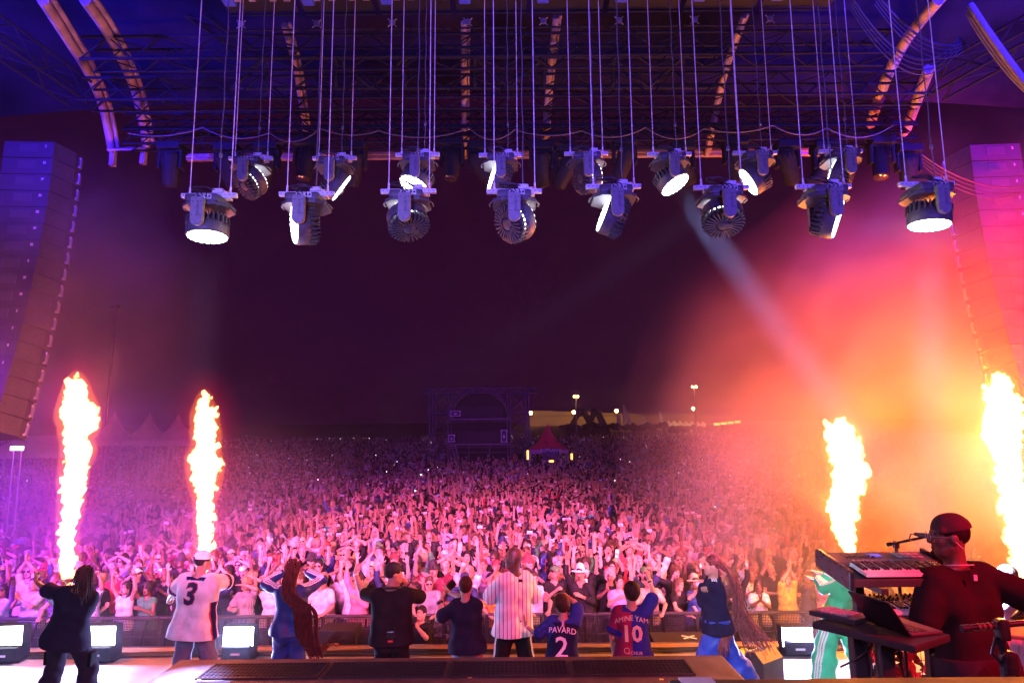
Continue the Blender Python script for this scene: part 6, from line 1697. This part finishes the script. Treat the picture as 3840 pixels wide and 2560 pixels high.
p.text("AMINE YAM", .075, .075, M_beige, bend=1.3); p.text("10", .25, -.1, M_beige, name="number", bold=.03); p.text("ACNUR", .05, -.3, M_beige, side=.03, name="sponsor_lettering")
m = MB(); bd = p.j['pel'] - p.j['fwd'] * .16
m.tube([bd + Vector((-.07 + .03 * math.cos(a), -.012, .02 + .03 * math.sin(a))) for a in np.linspace(0, 6.283, 20)], .004, 5); p.mesh("sponsor_emblem", m, M_beige)
# 9 braided singer in profile
p = Perf("singer in profile facing left, dark jacket, blue satin trousers, braids flying", dict(H=1.72, fem=1, w=1.16, lean=(-.01, .01), twist=0, head=(4, 2, 0), footL=(-.12, .05), footR=(.1, -.38), kneeR=(.1, 1, 0), armL=dict(px=(2632, 2195, .16), hint=(-.4, .4, -1), hand='fist', palm=(1, 0, 0)), armR=dict(px=(2640, 2215, -.12), hint=(.4, .2, -1), hand='fist', palm=(-1, 0, 0))), (2690, 2430), 9.15, (.42, .24, .17), rz=R(78))
p.shirt((.016, .014, .045), inf=.042, sleeve=1.93, hem=-.1, flare=.03, fold=.013, seed=6.1, sinf=.034, paint=lambda V, c, j: [stripes(V, c, j['nb'], j['sh' + s_], (0, 0, 1), t0=.2) for s_ in 'LR'], name="track_jacket")
p.trousers((.02, .06, .42), inf=.05, wide=.08, fold=.016, seed=5.2, mt=M_satin)
p.hair('crop', (.12, .04, .03)); H_ = p.j['head']; paths = []
for k in range(95):
    a = RS.uniform(-3.4, .25); b = RS.uniform(-.1, 1.35); s0 = Vector((.08 * math.cos(a) * math.cos(b), -.012 + .1 * math.sin(a) * math.cos(b), .034 + .1 * math.sin(b)))
    t_ = RS.random(); w1 = p.loc_px(2742 + 14 * t_ + RS.gauss(0, 6), 2165 + 10 * RS.random(), RS.gauss(0, .08)); w2 = p.loc_px(2748 + 55 * t_, 2290, RS.gauss(0, .07))
    if RS.random() < .75: e = [p.loc_px(2765 + 95 * t_, 2370 + RS.gauss(0, 10), RS.gauss(0, .07)), p.loc_px(2790 + 150 * t_ * RS.uniform(.6, 1), 2425 + RS.gauss(0, 20), RS.gauss(0, .08))]
    else: e = [p.loc_px(2700 + 40 * t_, 2400, -.25), p.loc_px(2690 + 50 * t_, 2447 + RS.gauss(0, 8), -.25)]
    paths.append([H_ @ s0, H_ @ (s0 * 1.15 + Vector((0, -.015, 0))), w1, w2] + e)
p.strands(paths, .0075, "braids", (.3, .09, .09), .2, n=5)
# 10 person in green tracksuit behind the keyboards
p = Perf("person in bright green tracksuit with white stripes, behind the keyboards", dict(H=1.74, lean=(.12, -.1), twist=40, head=(30, 6, 0), footL=(-.18, .2), footR=(.3, -.1), armL=dict(px=(3066, 2172, .25), hint=(-1, -.2, -1), hand='flat', palm=(0, 0, -1), dir=(-1, .2, .3)), armR=dict(px=(3085, 2150, .4), hint=(.5, .3, -1), hand='flat', palm=(0, 0, -1), dir=(-1, .2, .3))), (3150, 2405), 9.4, (.4, .24, .18))
p.shirt((.05, .5, .2), inf=.04, sleeve=1.93, hem=-.08, flare=.01, fold=.012, seed=2.7, sinf=.036, paint=paint3, mt=M_satin, name="track_jacket")
def paint10(V, col, j):
    for sd, sg in (('L', -1), ('R', 1)):
        stripes(V, col, j['hip' + sd], j['kn' + sd], (-.8 if sd == 'L' else .8, -.6, 0), gap=.034, w=.01, rmax=.24); stripes(V, col, j['kn' + sd], j['an' + sd], (-.8 if sd == 'L' else .8, -.6, 0), gap=.034, w=.01, rmax=.24)
p.trousers((.06, .7, .34), inf=.04, wide=.055, fold=.014, seed=3.9, paint=paint10, mt=M_satin); p.hair('short')
# 11 keyboard player
KZ = P(3590, 1950, 4.3).z - 1.83
p = Perf("keyboard player seen from behind in dark t-shirt and flat cap, beard and glasses", dict(H=1.82, w=.98, aw=1.05, lean=(-.03, .04), twist=8, head=(64, 2, 0), footL=(-.14, 0), footR=(.16, 0), pal={LIP: (.5, .3, .3)}, armL=dict(px=(3440, 2345, .2), hint=(-.6, -.6, -.8), hand='relax', palm=(0, 0, -1)), armR=dict(px=(3850, 2290, .12), hint=(1, -.7, -.5), hand='relax', palm=(0, 0, -1))), (3640, 2340), 4.3, (.13, .07, .05), z=KZ, h=.0068)
p.shirt((.022, .012, .016), inf=.03, sleeve=.8, hem=-.16, flare=.02, fold=.010, seed=1.4, sinf=.034, h=.0075)
p.trousers((.035, .03, .045), inf=.035, wide=.045, fold=.008, seed=6)
p.hair('crop', (.015, .01, .01)); p.hair('beanie', (.03, .014, .018), "flat_cap", cloth=True)
S_ = SDF(.006); S_.cone((-.034, .05, -.095), (0, .075, -.105), .014, .02, k=.02); S_.cone((.034, .05, -.095), (0, .075, -.105), .014, .02, k=.02); S_.ell((0, .088, -.11), (.022, .02, .026), .01); V, F, _ = S_.run(); me = mesh_np("beard", V, F); me.materials.append(M_phair); b_ = link("beard", me, p.o); b_.matrix_local = p.j['head']; b_.color = (.012, .008, .008, 1)
m = MB()
for sg in (-1, 1):
    m.tube([(sg * .032 + .026 * math.cos(a), .108, .0 + .022 * math.sin(a)) for a in np.linspace(0, 6.283, 18)], .002, 5); m.tube([(sg * .058, .106, .004), (sg * .078, .05, .004), (sg * .082, -.02, -.004)], .002, 5)
p.mesh("glasses", m, M_alu, head=True)
m = MB(); c = p.j['nb']; m.tube([c + Vector((.085 * math.cos(a), -.01 + .1 * math.sin(a), .03 - .02 * math.sin(a))) for a in np.linspace(math.pi, math.pi * 2, 16)], .003, 5); m.rbox(c + Vector((.03, -.13, -.02)), (.02, .012, .035), .004); m.tube([p.j['head'] @ Vector((-.086, -.01, -.015)), p.j['head'] @ Vector((-.083, -.05, -.06))], .002, 5); p.mesh("earpiece_cable", m, M_rope)
# 12 bald man with dark glasses at the right edge
p = Perf("bald man in dark glasses and pale pink shirt at the right edge", dict(H=1.86, w=1.1, twist=30, head=(42, -4, 0), footL=(-.15, 0), footR=(.15, 0), armL=dict(px=(3760, 2330, .3), hint=(-1, -.4, -1), hand='relax', palm=(0, 0, -1)), armR=dict(to=(.05, .3, -.3), hint=(1, -.4, -1))), (3815, 2440), 7.6, (.5, .3, .22))
p.shirt((.62, .34, .5), inf=.04, sleeve=.8, hem=-.14, flare=.02, fold=.01, seed=3, sinf=.035); p.trousers((.05, .05, .08))
o = link("glasses", GLASS_P(), p.o) if False else None
m = MB(); m.rbox((-.034, .1, .002), (.056, .01, .036), .006); m.rbox((.034, .1, .002), (.056, .01, .036), .006)
for sg in (-1, 1): m.box((sg * .078, .05, .006), (.006, .1, .018))
p.mesh("dark_glasses", m, M_blackgloss, head=True)
# 13 photographer in the pit
p = Perf("photographer in black crouching in the pit with a camera, behind the black cap man", dict(H=1.7, drop=.25, lean=(.0, -.05), head=(0, 8, 0), w=1.05, armL=dict(to=(.1, .28, .1), hint=(-1, 0, -1), hand='grip', palm=(1, 0, 0), dir=(.2, 0, 1)), armR=dict(to=(-.1, .28, .1), hint=(1, 0, -1), hand='grip', palm=(-1, 0, 0), dir=(-.2, 0, 1)), kneeL=(-.3, 1, 0), kneeR=(.3, 1, 0)), (1572, 2400), 12.4, (.5, .3, .23), z=-1.1, rz=R(160), h=.009, fr=.011)
p.shirt((.015, .014, .018), inf=.03, sleeve=.7, hem=-.1); p.trousers((.015, .014, .02)); p.hair('short')
cm = empty("photo_camera", p.o.matrix_basis @ ((p.j['handL'][0] + p.j['handR'][0]) / 2 + Vector((0, .03, .04))), "black photo camera in the pit photographer's hands", "camera", rz=R(160))
m = MB(); m.rbox((0, 0, 0), (.15, .07, .1), .015); m.rbox((0, 0, .06), (.07, .06, .03), .01); m.build("body", M_blackgloss, cm)
m = MB(); m.lathe([(.036, 0), (.042, .02), (.04, .12), (.046, .16)], 20, Matrix.Translation((0, .03, 0)) @ Matrix.Rotation(R(-90), 4, 'X')); m.build("lens_barrel", M_blackgloss, cm)

# ================================================================== keyboards and gear on the right
def keyboard(name, label, x0, x1, pb, pf, depth_rows, thick, nwhite, panel, z_of=None, knobs=False):
    """pb, pf: (py, Y) of the back and front edge on the top face"""
    zb = P(3200, pb[0], pb[1]).z; zf = P(3200, pf[0], pf[1]).z
    o = empty(name, ((x0 + x1) / 2, pf[1], zf), label, "keyboard")
    W = x1 - x0; D = math.hypot(pb[1] - pf[1], zb - zf); o.rotation_euler = (math.atan2(zb - zf, pb[1] - pf[1]), 0, 0)
    kd = D * .5
    m = MB(); m.rbox((0, kd + (D - kd) / 2, -thick / 2), (W, D - kd, thick), .008); m.box((0, kd / 2, -thick * .75), (W - .02, kd, thick * .4))
    m.build("case", panel, o)
    for sg in (-1, 1):
        m = MB(); m.rbox((sg * (W / 2 + .012), D / 2 - .005, -thick * .5 + .006), (.028, D + .03, thick + .03), .006); m.build("end_cheek", M_blackgloss, o)
    m = MB(); m.rbox((0, -.004, -thick * .62), (W, .014, thick * .55), .004); m.build("front_lip", panel, o)
    ku = W - .12 if W > .6 else W - .06; k0 = -W / 2 + (.09 if W > .6 else .04); kw = ku / nwhite
    m = MB()
    for i in range(nwhite): m.rbox((k0 + kw * (i + .5), kd * .5 + .004, -.012), (kw * .93, kd - .01, .02), .002)
    m.build("white_keys", M_keyw, o)
    m = MB()
    for i in range(nwhite - 1):
        if i % 7 in (0, 1, 3, 4, 5): m.rbox((k0 + kw * (i + 1), kd * .66, .004), (kw * .56, kd * .62, .018), .002)
    m.build("black_keys", M_blackgloss, o)
    if knobs:
        m = MB(); rr_ = random.Random(4)
        for r_ in range(4):
            for i in range(16):
                if rr_.random() < .8: m.lathe([(.007, 0), (.006, .014)], 8, Matrix.Translation((-W / 2 + W * (i + .7) / 16.6, kd + (D - kd) * (.2 + .2 * r_), 0)))
        m.build("knobs", M_plast, o)
    else:
        m = MB()
        for i in range(9): m.box((-W * .33 + .022 * i, kd + (D - kd) * .55, .004), (.004, (D - kd) * .5, .004)); m.rbox((-W * .33 + .022 * i, kd + (D - kd) * (.4 + .03 * (i % 4)), .008), (.012, .016, .012), .002)
        m.build("sliders", M_plast, o)
        m = MB()
        for i in range(4):
            for k in range(2): m.rbox((W * .19 + .045 * i, kd + (D - kd) * (.45 + .27 * k), .003), (.036, .03, .008), .003)
        m.build("pads", M_pad, o)
        m = MB(); m.box((-W * .03, kd + (D - kd) * .62, .003), (.085, .05, .004)); m.build("display", mat("blue_display", (.1, .1, .4), .3, emit=(.12, .1, .8), estr=.8), o)
        m = MB()
        for i in range(14): m.rbox((-W * .3 + .03 * i, kd + (D - kd) * .16, .003), (.018, .01, .006), .002)
        m.build("buttons", M_pad, o)
    return o
M_keyw = mat("ivory_keys", (.78, .76, .76), .3, var=.04); M_pad = mat("grey_pad", (.3, .28, .3), .5)
M_panel = mat("keyboard_panel", (.055, .045, .05), .35, var=.15, scale=9); M_panel2 = mat("synth_panel", (.12, .07, .05), .4, var=.2, scale=9)
keyboard("stage_keyboard", "large upper keyboard on the stand in front of the keyboard player", 2.06, 2.74, (2068, 4.72), (2152, 4.28), 2, .085, 29, M_panel)
keyboard("synthesizer", "smaller lower synthesizer full of knobs under the large keyboard", 2.26, 2.74, (2226, 4.62), (2296, 4.3), 2, .07, 21, M_panel2, knobs=True)
keyboard("side_keyboard", "keyboard at the right picture edge under the player's right hand", 3.22, 3.8, (2300, 4.35), (2332, 4.1), 2, .06, 29, M_panel2, knobs=True)
ks = empty("keyboard_stand", (2.5, 4.5, KZ), "black two-tier keyboard stand holding the two keyboards", "stand")
for x in (2.24, 2.68):
    m = MB(); m.rbox((x - 2.5, .1, .72), (.06, .06, 1.44), .008); m.build("column", M_black, ks)
    for z_, y_ in ((P(3200, 2152, 4.28).z - KZ - .1, -.1), (P(3200, 2296, 4.3).z - KZ - .09, -.1)):
        m = MB(); m.rbox((x - 2.5, -.03, z_), (.045, .42, .035), .006); m.build("support_arm", M_black, ks)
m = MB(); m.rbox((0, .1, .05), (.9, .06, .05), .01); 
for x in (-.26, .32): m.rbox((x, .05, .03), (.06, .7, .05), .01)
m.build("foot", M_black, ks)
# laptop table
TZ = P(3300, 2372, 3.5).z
tb_ = empty("laptop_table", (2.05, 3.62, KZ), "small dark table with two legs holding laptop and controller", "table")
a = P(3112, 2284, 3.86); b = P(3500, 2405, 3.42)
m = MB(); zt = (a.z + b.z) / 2; M_tbl = M_black
d = (b - a); d.z = 0; ang = math.atan2(d.y, d.x); zt = P(3310, 2350, 3.64).z
m.rbox(((a.x + b.x) / 2 - 2.05, (a.y + b.y) / 2 - 3.62, zt - .02 - KZ), (d.length, .34, .035), .008, rot=(0, 0, ang)); m.build("tabletop", M_tbl, tb_)
for px_, py_, yy_ in ((3208, 2330, 3.72), (3312, 2400, 3.58)):
    q = P(px_, py_, yy_); m = MB(); m.rbox((q.x - 2.05, q.y - 3.62, (zt - .04 - KZ) / 2), (.07, .07, zt - .04 - KZ), .01); m.build("leg", M_black, tb_)
    m = MB(); m.lathe([(.035, 0), (.035, .05)], 12, Matrix.Translation((q.x - 2.05 + .05, q.y - 3.64, .25)) @ Matrix.Rotation(R(90), 4, 'X')); m.build("clamp_knob", M_blackgloss, tb_)
m = MB(); 
for k in range(6):
    q0 = P(3240 + 28 * k, 2395, 3.6); pts = [Vector((q0.x + .03 * math.sin(k + t * 5), q0.y + .02 * math.cos(k * 2 + t * 4), zt - .05 - t * (.35 + .2 * (k % 3)))) for t in np.linspace(0, 1, 12)]; m.tube(pts, .0055, 6)
tag(m.build("table_cables", M_cable), "loose black cables dangling below the laptop table", "cable")
lp = empty("laptop", (P(3335, 2345, 3.6).x, 3.6, zt), "open dark laptop on the small table, screen towards the player", "laptop", rz=R(104)); lp.scale = (.86, .86, .86)
m = MB(); m.rbox((0, -.11, .009), (.32, .22, .016), .006); m.build("base", mat("laptop_grey", (.12, .11, .12), .35, .5), lp)
m = MB()
for r_ in range(5):
    for c_ in range(13): m.rbox((-.13 + .0215 * c_, -.04 - .021 * r_, .019), (.018, .017, .004), .001)
m.build("keys", M_blackgloss, lp)
m = MB(); m.rbox((0, .07, .1), (.32, .01, .23), .005, rot=(-.62, 0, 0)); m.build("screen", mat("laptop_lid", (.03, .028, .035), .35, .3), lp)
ct = empty("pad_controller", (P(3158, 2298, 3.8).x, 3.82, zt), "small pad controller at the left end of the laptop table", "controller", rz=ang)
m = MB(); m.rbox((0, 0, .015), (.26, .18, .028), .006); m.build("case", M_plast, ct)
m = MB()
for i in range(4):
    for k in range(3): m.rbox((-.08 + .045 * i, -.05 + .045 * k, .032), (.038, .038, .008), .003)
m.build("pads", M_pad, ct)
m = MB(); q = Vector((ct.location.x, 3.7, zt)); m.tube([q + Vector((.0 + .09 * math.cos(a_), -.03, -.06 - .1 * abs(math.sin(a_ * .5)) * 1.4)) for a_ in np.linspace(-1, 4.2, 30)], .005, 6); tag(m.build("looped_cable", M_cable), "thin looped cable hanging from the pad controller", "cable")
# microphone on a boom in front of the player's mouth
ms = empty("microphone_stand", P(3361, 2052, 4.75), "microphone boom stand rising behind the large keyboard", "microphone stand")
c = ms.location; m = MB(); m.tube([(0, 0, 0), (.0, 0, KZ - c.z)], .011, 8); m.build("pole", M_black, ms)
m = MB(); a = P(3328, 2041, 4.75) - c; b = P(3462, 2014, 4.55) - c; m.tube([a, b], .009, 8); m.rbox((0, 0, .02), (.035, .03, .05), .008); m.tube([a, a.lerp(b, .12)], .014, 8); m.build("boom", M_blackgloss, ms)
mk = empty("microphone", P(3470, 2010, 4.5), "black vocal microphone pointing at the keyboard player's mouth", "microphone")
c = mk.location; a = P(3432, 2001, 4.56) - c; b = P(3488, 2011, 4.46) - c; e = P(3508, 2015, 4.43) - c
m = MB(); m.tube([a, b], [.012, .019], 14); m.build("handle", M_plast, mk)
m = MB(); m.tube([b, b.lerp(e, .25), b.lerp(e, .5), b.lerp(e, .8), e], [.02, .027, .029, .022, .006], 16); m.build("grille_ball", mat("mic_grille", (.04, .04, .042), .4, .7, bump=.5, bscale=400), mk)
m = MB(); m.tube([a, a + Vector((-.03, 0, .0)), a + Vector((-.045, 0, -.04)), P(3420, 2025, 4.6) - c], .004, 6); m.build("cable", M_cable, mk)
# blurred boom stand right in front
bs = empty("boom_stand", P(3756, 2350, 3.1), "black boom stand crossing in front of the keyboard player's hips", "stand")
c = bs.location; m = MB(); a = P(3606, 2356, 3.1) - c; b = P(3900, 2329, 3.1) - c; m.tube([a, b], .013, 10); m.tube([a, a.lerp(b, .1)], .016, 10); m.build("boom", M_blackgloss, bs)
m = MB()
for t in (.2, .26, .33, .4): q = a.lerp(b, t); m.tube([q, q + (b - a) * .035], .0155, 10)
m.build("grip_rings", M_panel2, bs)
m = MB(); m.rbox((0, -.0, -.01), (.05, .05, .09), .012); q = P(3792, 2545, 3.1) - c; m.tube([Vector((-.01, 0, -.05)), (q * .55) + Vector((-.012, 0, 0)), q], [.02, .014, .022], 10); m.tube([Vector((-.03, 0, -.04)), q * .5 + Vector((-.06, 0, 0)), q * .9], .008, 8); m.rbox(q * .78, (.06, .06, .14), .02); m.tube([q, Vector((q.x, q.y, 1.0 - c.z))], .02, 8); m.build("pole", M_blackgloss, bs)
# cloth and orange lid at the right edge
cl = empty("white_cloth", P(3800, 2460, 4.6), "pale lavender cloth hanging below the right keyboard", "cloth")
vs = [(-.075 + .15 * i / 8 + (0 if k < 5 else .01), .02 * math.sin(i * 1.9 + k * .4), .2 - .5 * k / 8) for k in range(9) for i in range(9)]; fs = [(i + 9 * k, i + 1 + 9 * k, i + 10 + 9 * k, i + 9 + 9 * k) for k in range(8) for i in range(8)]
m = MB(); m.add(vs + [(x, y + .012, z) for x, y, z in vs], fs + [tuple(81 + q for q in reversed(f)) for f in fs], True); m.build("cloth", mat("white_linen", (.7, .68, .72), .8, bump=.3, bscale=8), cl)
ol = empty("mixer_tray", P(3830, 2372, 3.6), "orange lit flat tray at the right edge behind the boom stand", "tray")
m = MB(); m.rbox((0, 0, 0), (.22, .16, .02), .006, rot=(.1, 0, -.5)); m.build("tray", mat("tray_wood", (.4, .2, .1), .4), ol)
# leafy camouflage net below the synthesizer
cn = empty("camouflage_net", (2.72, 5.15, KZ), "leafy camouflage net hung below the synthesizer", "net")
m = MB(); m2 = MB(); rr_ = random.Random(8)
x0 = P(3228, 2400, 5.1).x - 2.72; x1 = P(3530, 2400, 5.1).x - 2.72; zt_ = P(3300, 2290, 5.1).z - KZ
for k in range(1000):
    x = rr_.uniform(x0, x1); z = rr_.uniform(-.35, zt_); y_ = .05 * math.sin(x * 9) + rr_.gauss(0, .03); s_ = rr_.uniform(.026, .058); a = rr_.uniform(0, 6.28); tz = rr_.gauss(0, .5); ty_ = rr_.gauss(0, .6)
    M = Matrix.Translation((x, y_, z)) @ Euler((ty_, a, tz)).to_matrix().to_4x4()
    pl = [M @ Vector(v) for v in ((-s_, 0, 0), (-.3 * s_, .004, .55 * s_), (.5 * s_, 0, .5 * s_), (s_, .008, .0), (.4 * s_, 0, -.45 * s_), (-.4 * s_, .004, -.5 * s_))]
    (m if rr_.random() < .55 else m2).add(pl, [(0, 1, 2, 3, 4, 5)])
m.build("pale_leaves", mat("pale_leaf", (.42, .36, .26), .6, var=.3, scale=14), cn); m2.build("dark_leaves", mat("dark_leaf", (.04, .05, .03), .6, var=.3, scale=14), cn)
m = MB()
for i in range(12): x = x0 + (x1 - x0) * i / 11; m.tube([(x, .04, -.35), (x, .04, zt_)], .003, 4)
for i in range(9): z = -.35 + (zt_ + .35) * i / 8; m.tube([(x0, .04, z), (x1, .04, z)], .003, 4)
m.build("netting", M_cable, cn)
# small wedge on the stage, right of the riser
q = PZ(2850, 2545, 0); w2 = empty("floor_monitor", (q.x, q.y - .05, .006), "small floor monitor with pale grille standing right of the riser", "speaker", rz=R(38))
m = MB(); T = Matrix(((0, 0, 1, 0), (1, 0, 0, 0), (0, 1, 0, 0), (0, 0, 0, 1))); m.prism([(-.2, 0), (.12, 0), (.22, .1), (.04, .4), (-.08, .42), (-.2, .3)], -.24, .24, T); m.build("cabinet", M_case, w2)
m = MB(); aa = Vector((0, .22, .1)); bb = Vector((0, .04, .4)); dd = (bb - aa).normalized(); nn_ = Vector((0, dd.z, -dd.y)); cc = (aa + bb) / 2 + nn_ * .006
m.box(cc, (.44, .012, .33), rot=(math.atan2(dd.z, dd.y) - R(90), 0, 0)); m.build("grille", mat("pale_grille", (.35, .33, .4), .5, .3, var=.2, scale=30), w2)
m = MB(); q = PZ(2785, 2452, .01)
for k in range(14): m.sphere((q.x + RS.gauss(0, .07), q.y + RS.gauss(0, .05), .03 + .02 * RS.random()), (.06, .05, .035), 8)
tag(m.build("towel", mat("yellow_towel", (.55, .75, .08), .9)), "crumpled bright yellow towel on the stage behind the singer", "towel")

# ================================================================== air
M_haze, _ = volume_mat("haze_air", (.92, .9, .95), HAZE, anis=.2)
m = MB(); m.box((0, 600, 28), (1840, 1290, 62))
h = m.build("haze", M_haze); tag(h, kind="stuff")
NS = {"fire_smoke": .42, "side_smoke": .5, "halo_fog": 1.3, "high_smoke": .6}
def smoke(name, c, r, dens, color, seed, label):
    S = SDF(min(r) / 12); S.ell((0, 0, 0), r, .1); rr_ = random.Random(seed)
    for _ in range(26):
        a = rr_.random() * 6.28; b = math.asin(rr_.uniform(-.6, 1)); k = rr_.uniform(.18, .34) * min(r)
        S.ell((r[0] * .88 * math.cos(a) * math.cos(b), r[1] * .88 * math.sin(a) * math.cos(b), r[2] * .88 * math.sin(b)), (k, k, k), .5)
    V, F, li = S.run()
    mt, pv = volume_mat(name + "_air", color, dens, anis=.1); nt = mt.node_tree; n = nt.nodes; l = nt.links
    tc = n.new("ShaderNodeTexCoord"); mp = n.new("ShaderNodeMapping"); mp.inputs["Scale"].default_value = [1 / (q * 1.08) for q in r]; l.new(tc.outputs["Object"], mp.inputs[0])
    ln = n.new("ShaderNodeVectorMath"); ln.operation = 'LENGTH'; l.new(mp.outputs[0], ln.inputs[0])
    f = n.new("ShaderNodeMapRange"); f.interpolation_type = 'SMOOTHSTEP'; f.inputs[1].default_value = 1.0; f.inputs[2].default_value = .05; f.inputs[3].default_value = 0; f.inputs[4].default_value = 1; l.new(ln.outputs["Value"], f.inputs[0])
    nz = n.new("ShaderNodeTexNoise"); nz.inputs["Scale"].default_value = NS[name]; nz.inputs["Detail"].default_value = 5; nz.inputs["Distortion"].default_value = .8; l.new(tc.outputs["Object"], nz.inputs["Vector"])
    g = n.new("ShaderNodeMapRange"); g.inputs[1].default_value = .36; g.inputs[2].default_value = .64; g.inputs[3].default_value = .12; g.inputs[4].default_value = 1.5; l.new(nz.outputs[0], g.inputs[0])
    mu = n.new("ShaderNodeMath"); mu.operation = 'MULTIPLY'; l.new(f.outputs[0], mu.inputs[0]); l.new(g.outputs[0], mu.inputs[1])
    m2 = n.new("ShaderNodeMath"); m2.operation = 'MULTIPLY'; m2.inputs[1].default_value = dens; l.new(mu.outputs[0], m2.inputs[0]); l.new(m2.outputs[0], pv.inputs["Density"])
    o = link("smoke", mesh_np("smoke", V, F), None, (mt,)); o.location = c; tag(o, label, "smoke", kind="stuff"); return o
smoke("fire_smoke", (10.6, 15.0, 2.8), (8.4, 4.8, 6.6), SMOKE_R, (.95, .9, .9), 3, "large smoke cloud glowing orange around the right flames")
smoke("side_smoke", (-10.5, 17.5, 1.6), (7.0, 5.5, 4.2), SMOKE_L, (.95, .9, .95), 5, "thin pink smoke drifting over the left of the crowd")
smoke("halo_fog", (-5.2, 11.0, .5), (3.6, 1.2, .75), .02, (.95, .95, .97), 7, "thin low fog added as a halo around the left floodlights")  # fog put in to give the floodlights a glow
smoke("halo_fog", (4.9, 11.0, .5), (1.7, 1.0, .75), .02, (.95, .95, .97), 9, "thin low fog added as a halo around the right floodlight")
smoke("high_smoke", (-8.6, 12.6, 5.6), (3.2, 2.6, 3.6), .07, (.95, .93, .97), 11, "violet smoke hanging around the left speaker columns")
smoke("high_smoke", (9.2, 12.4, 6.6), (3.2, 2.4, 3.0), .06, (.95, .93, .97), 13, "magenta smoke hanging around the right speaker columns")
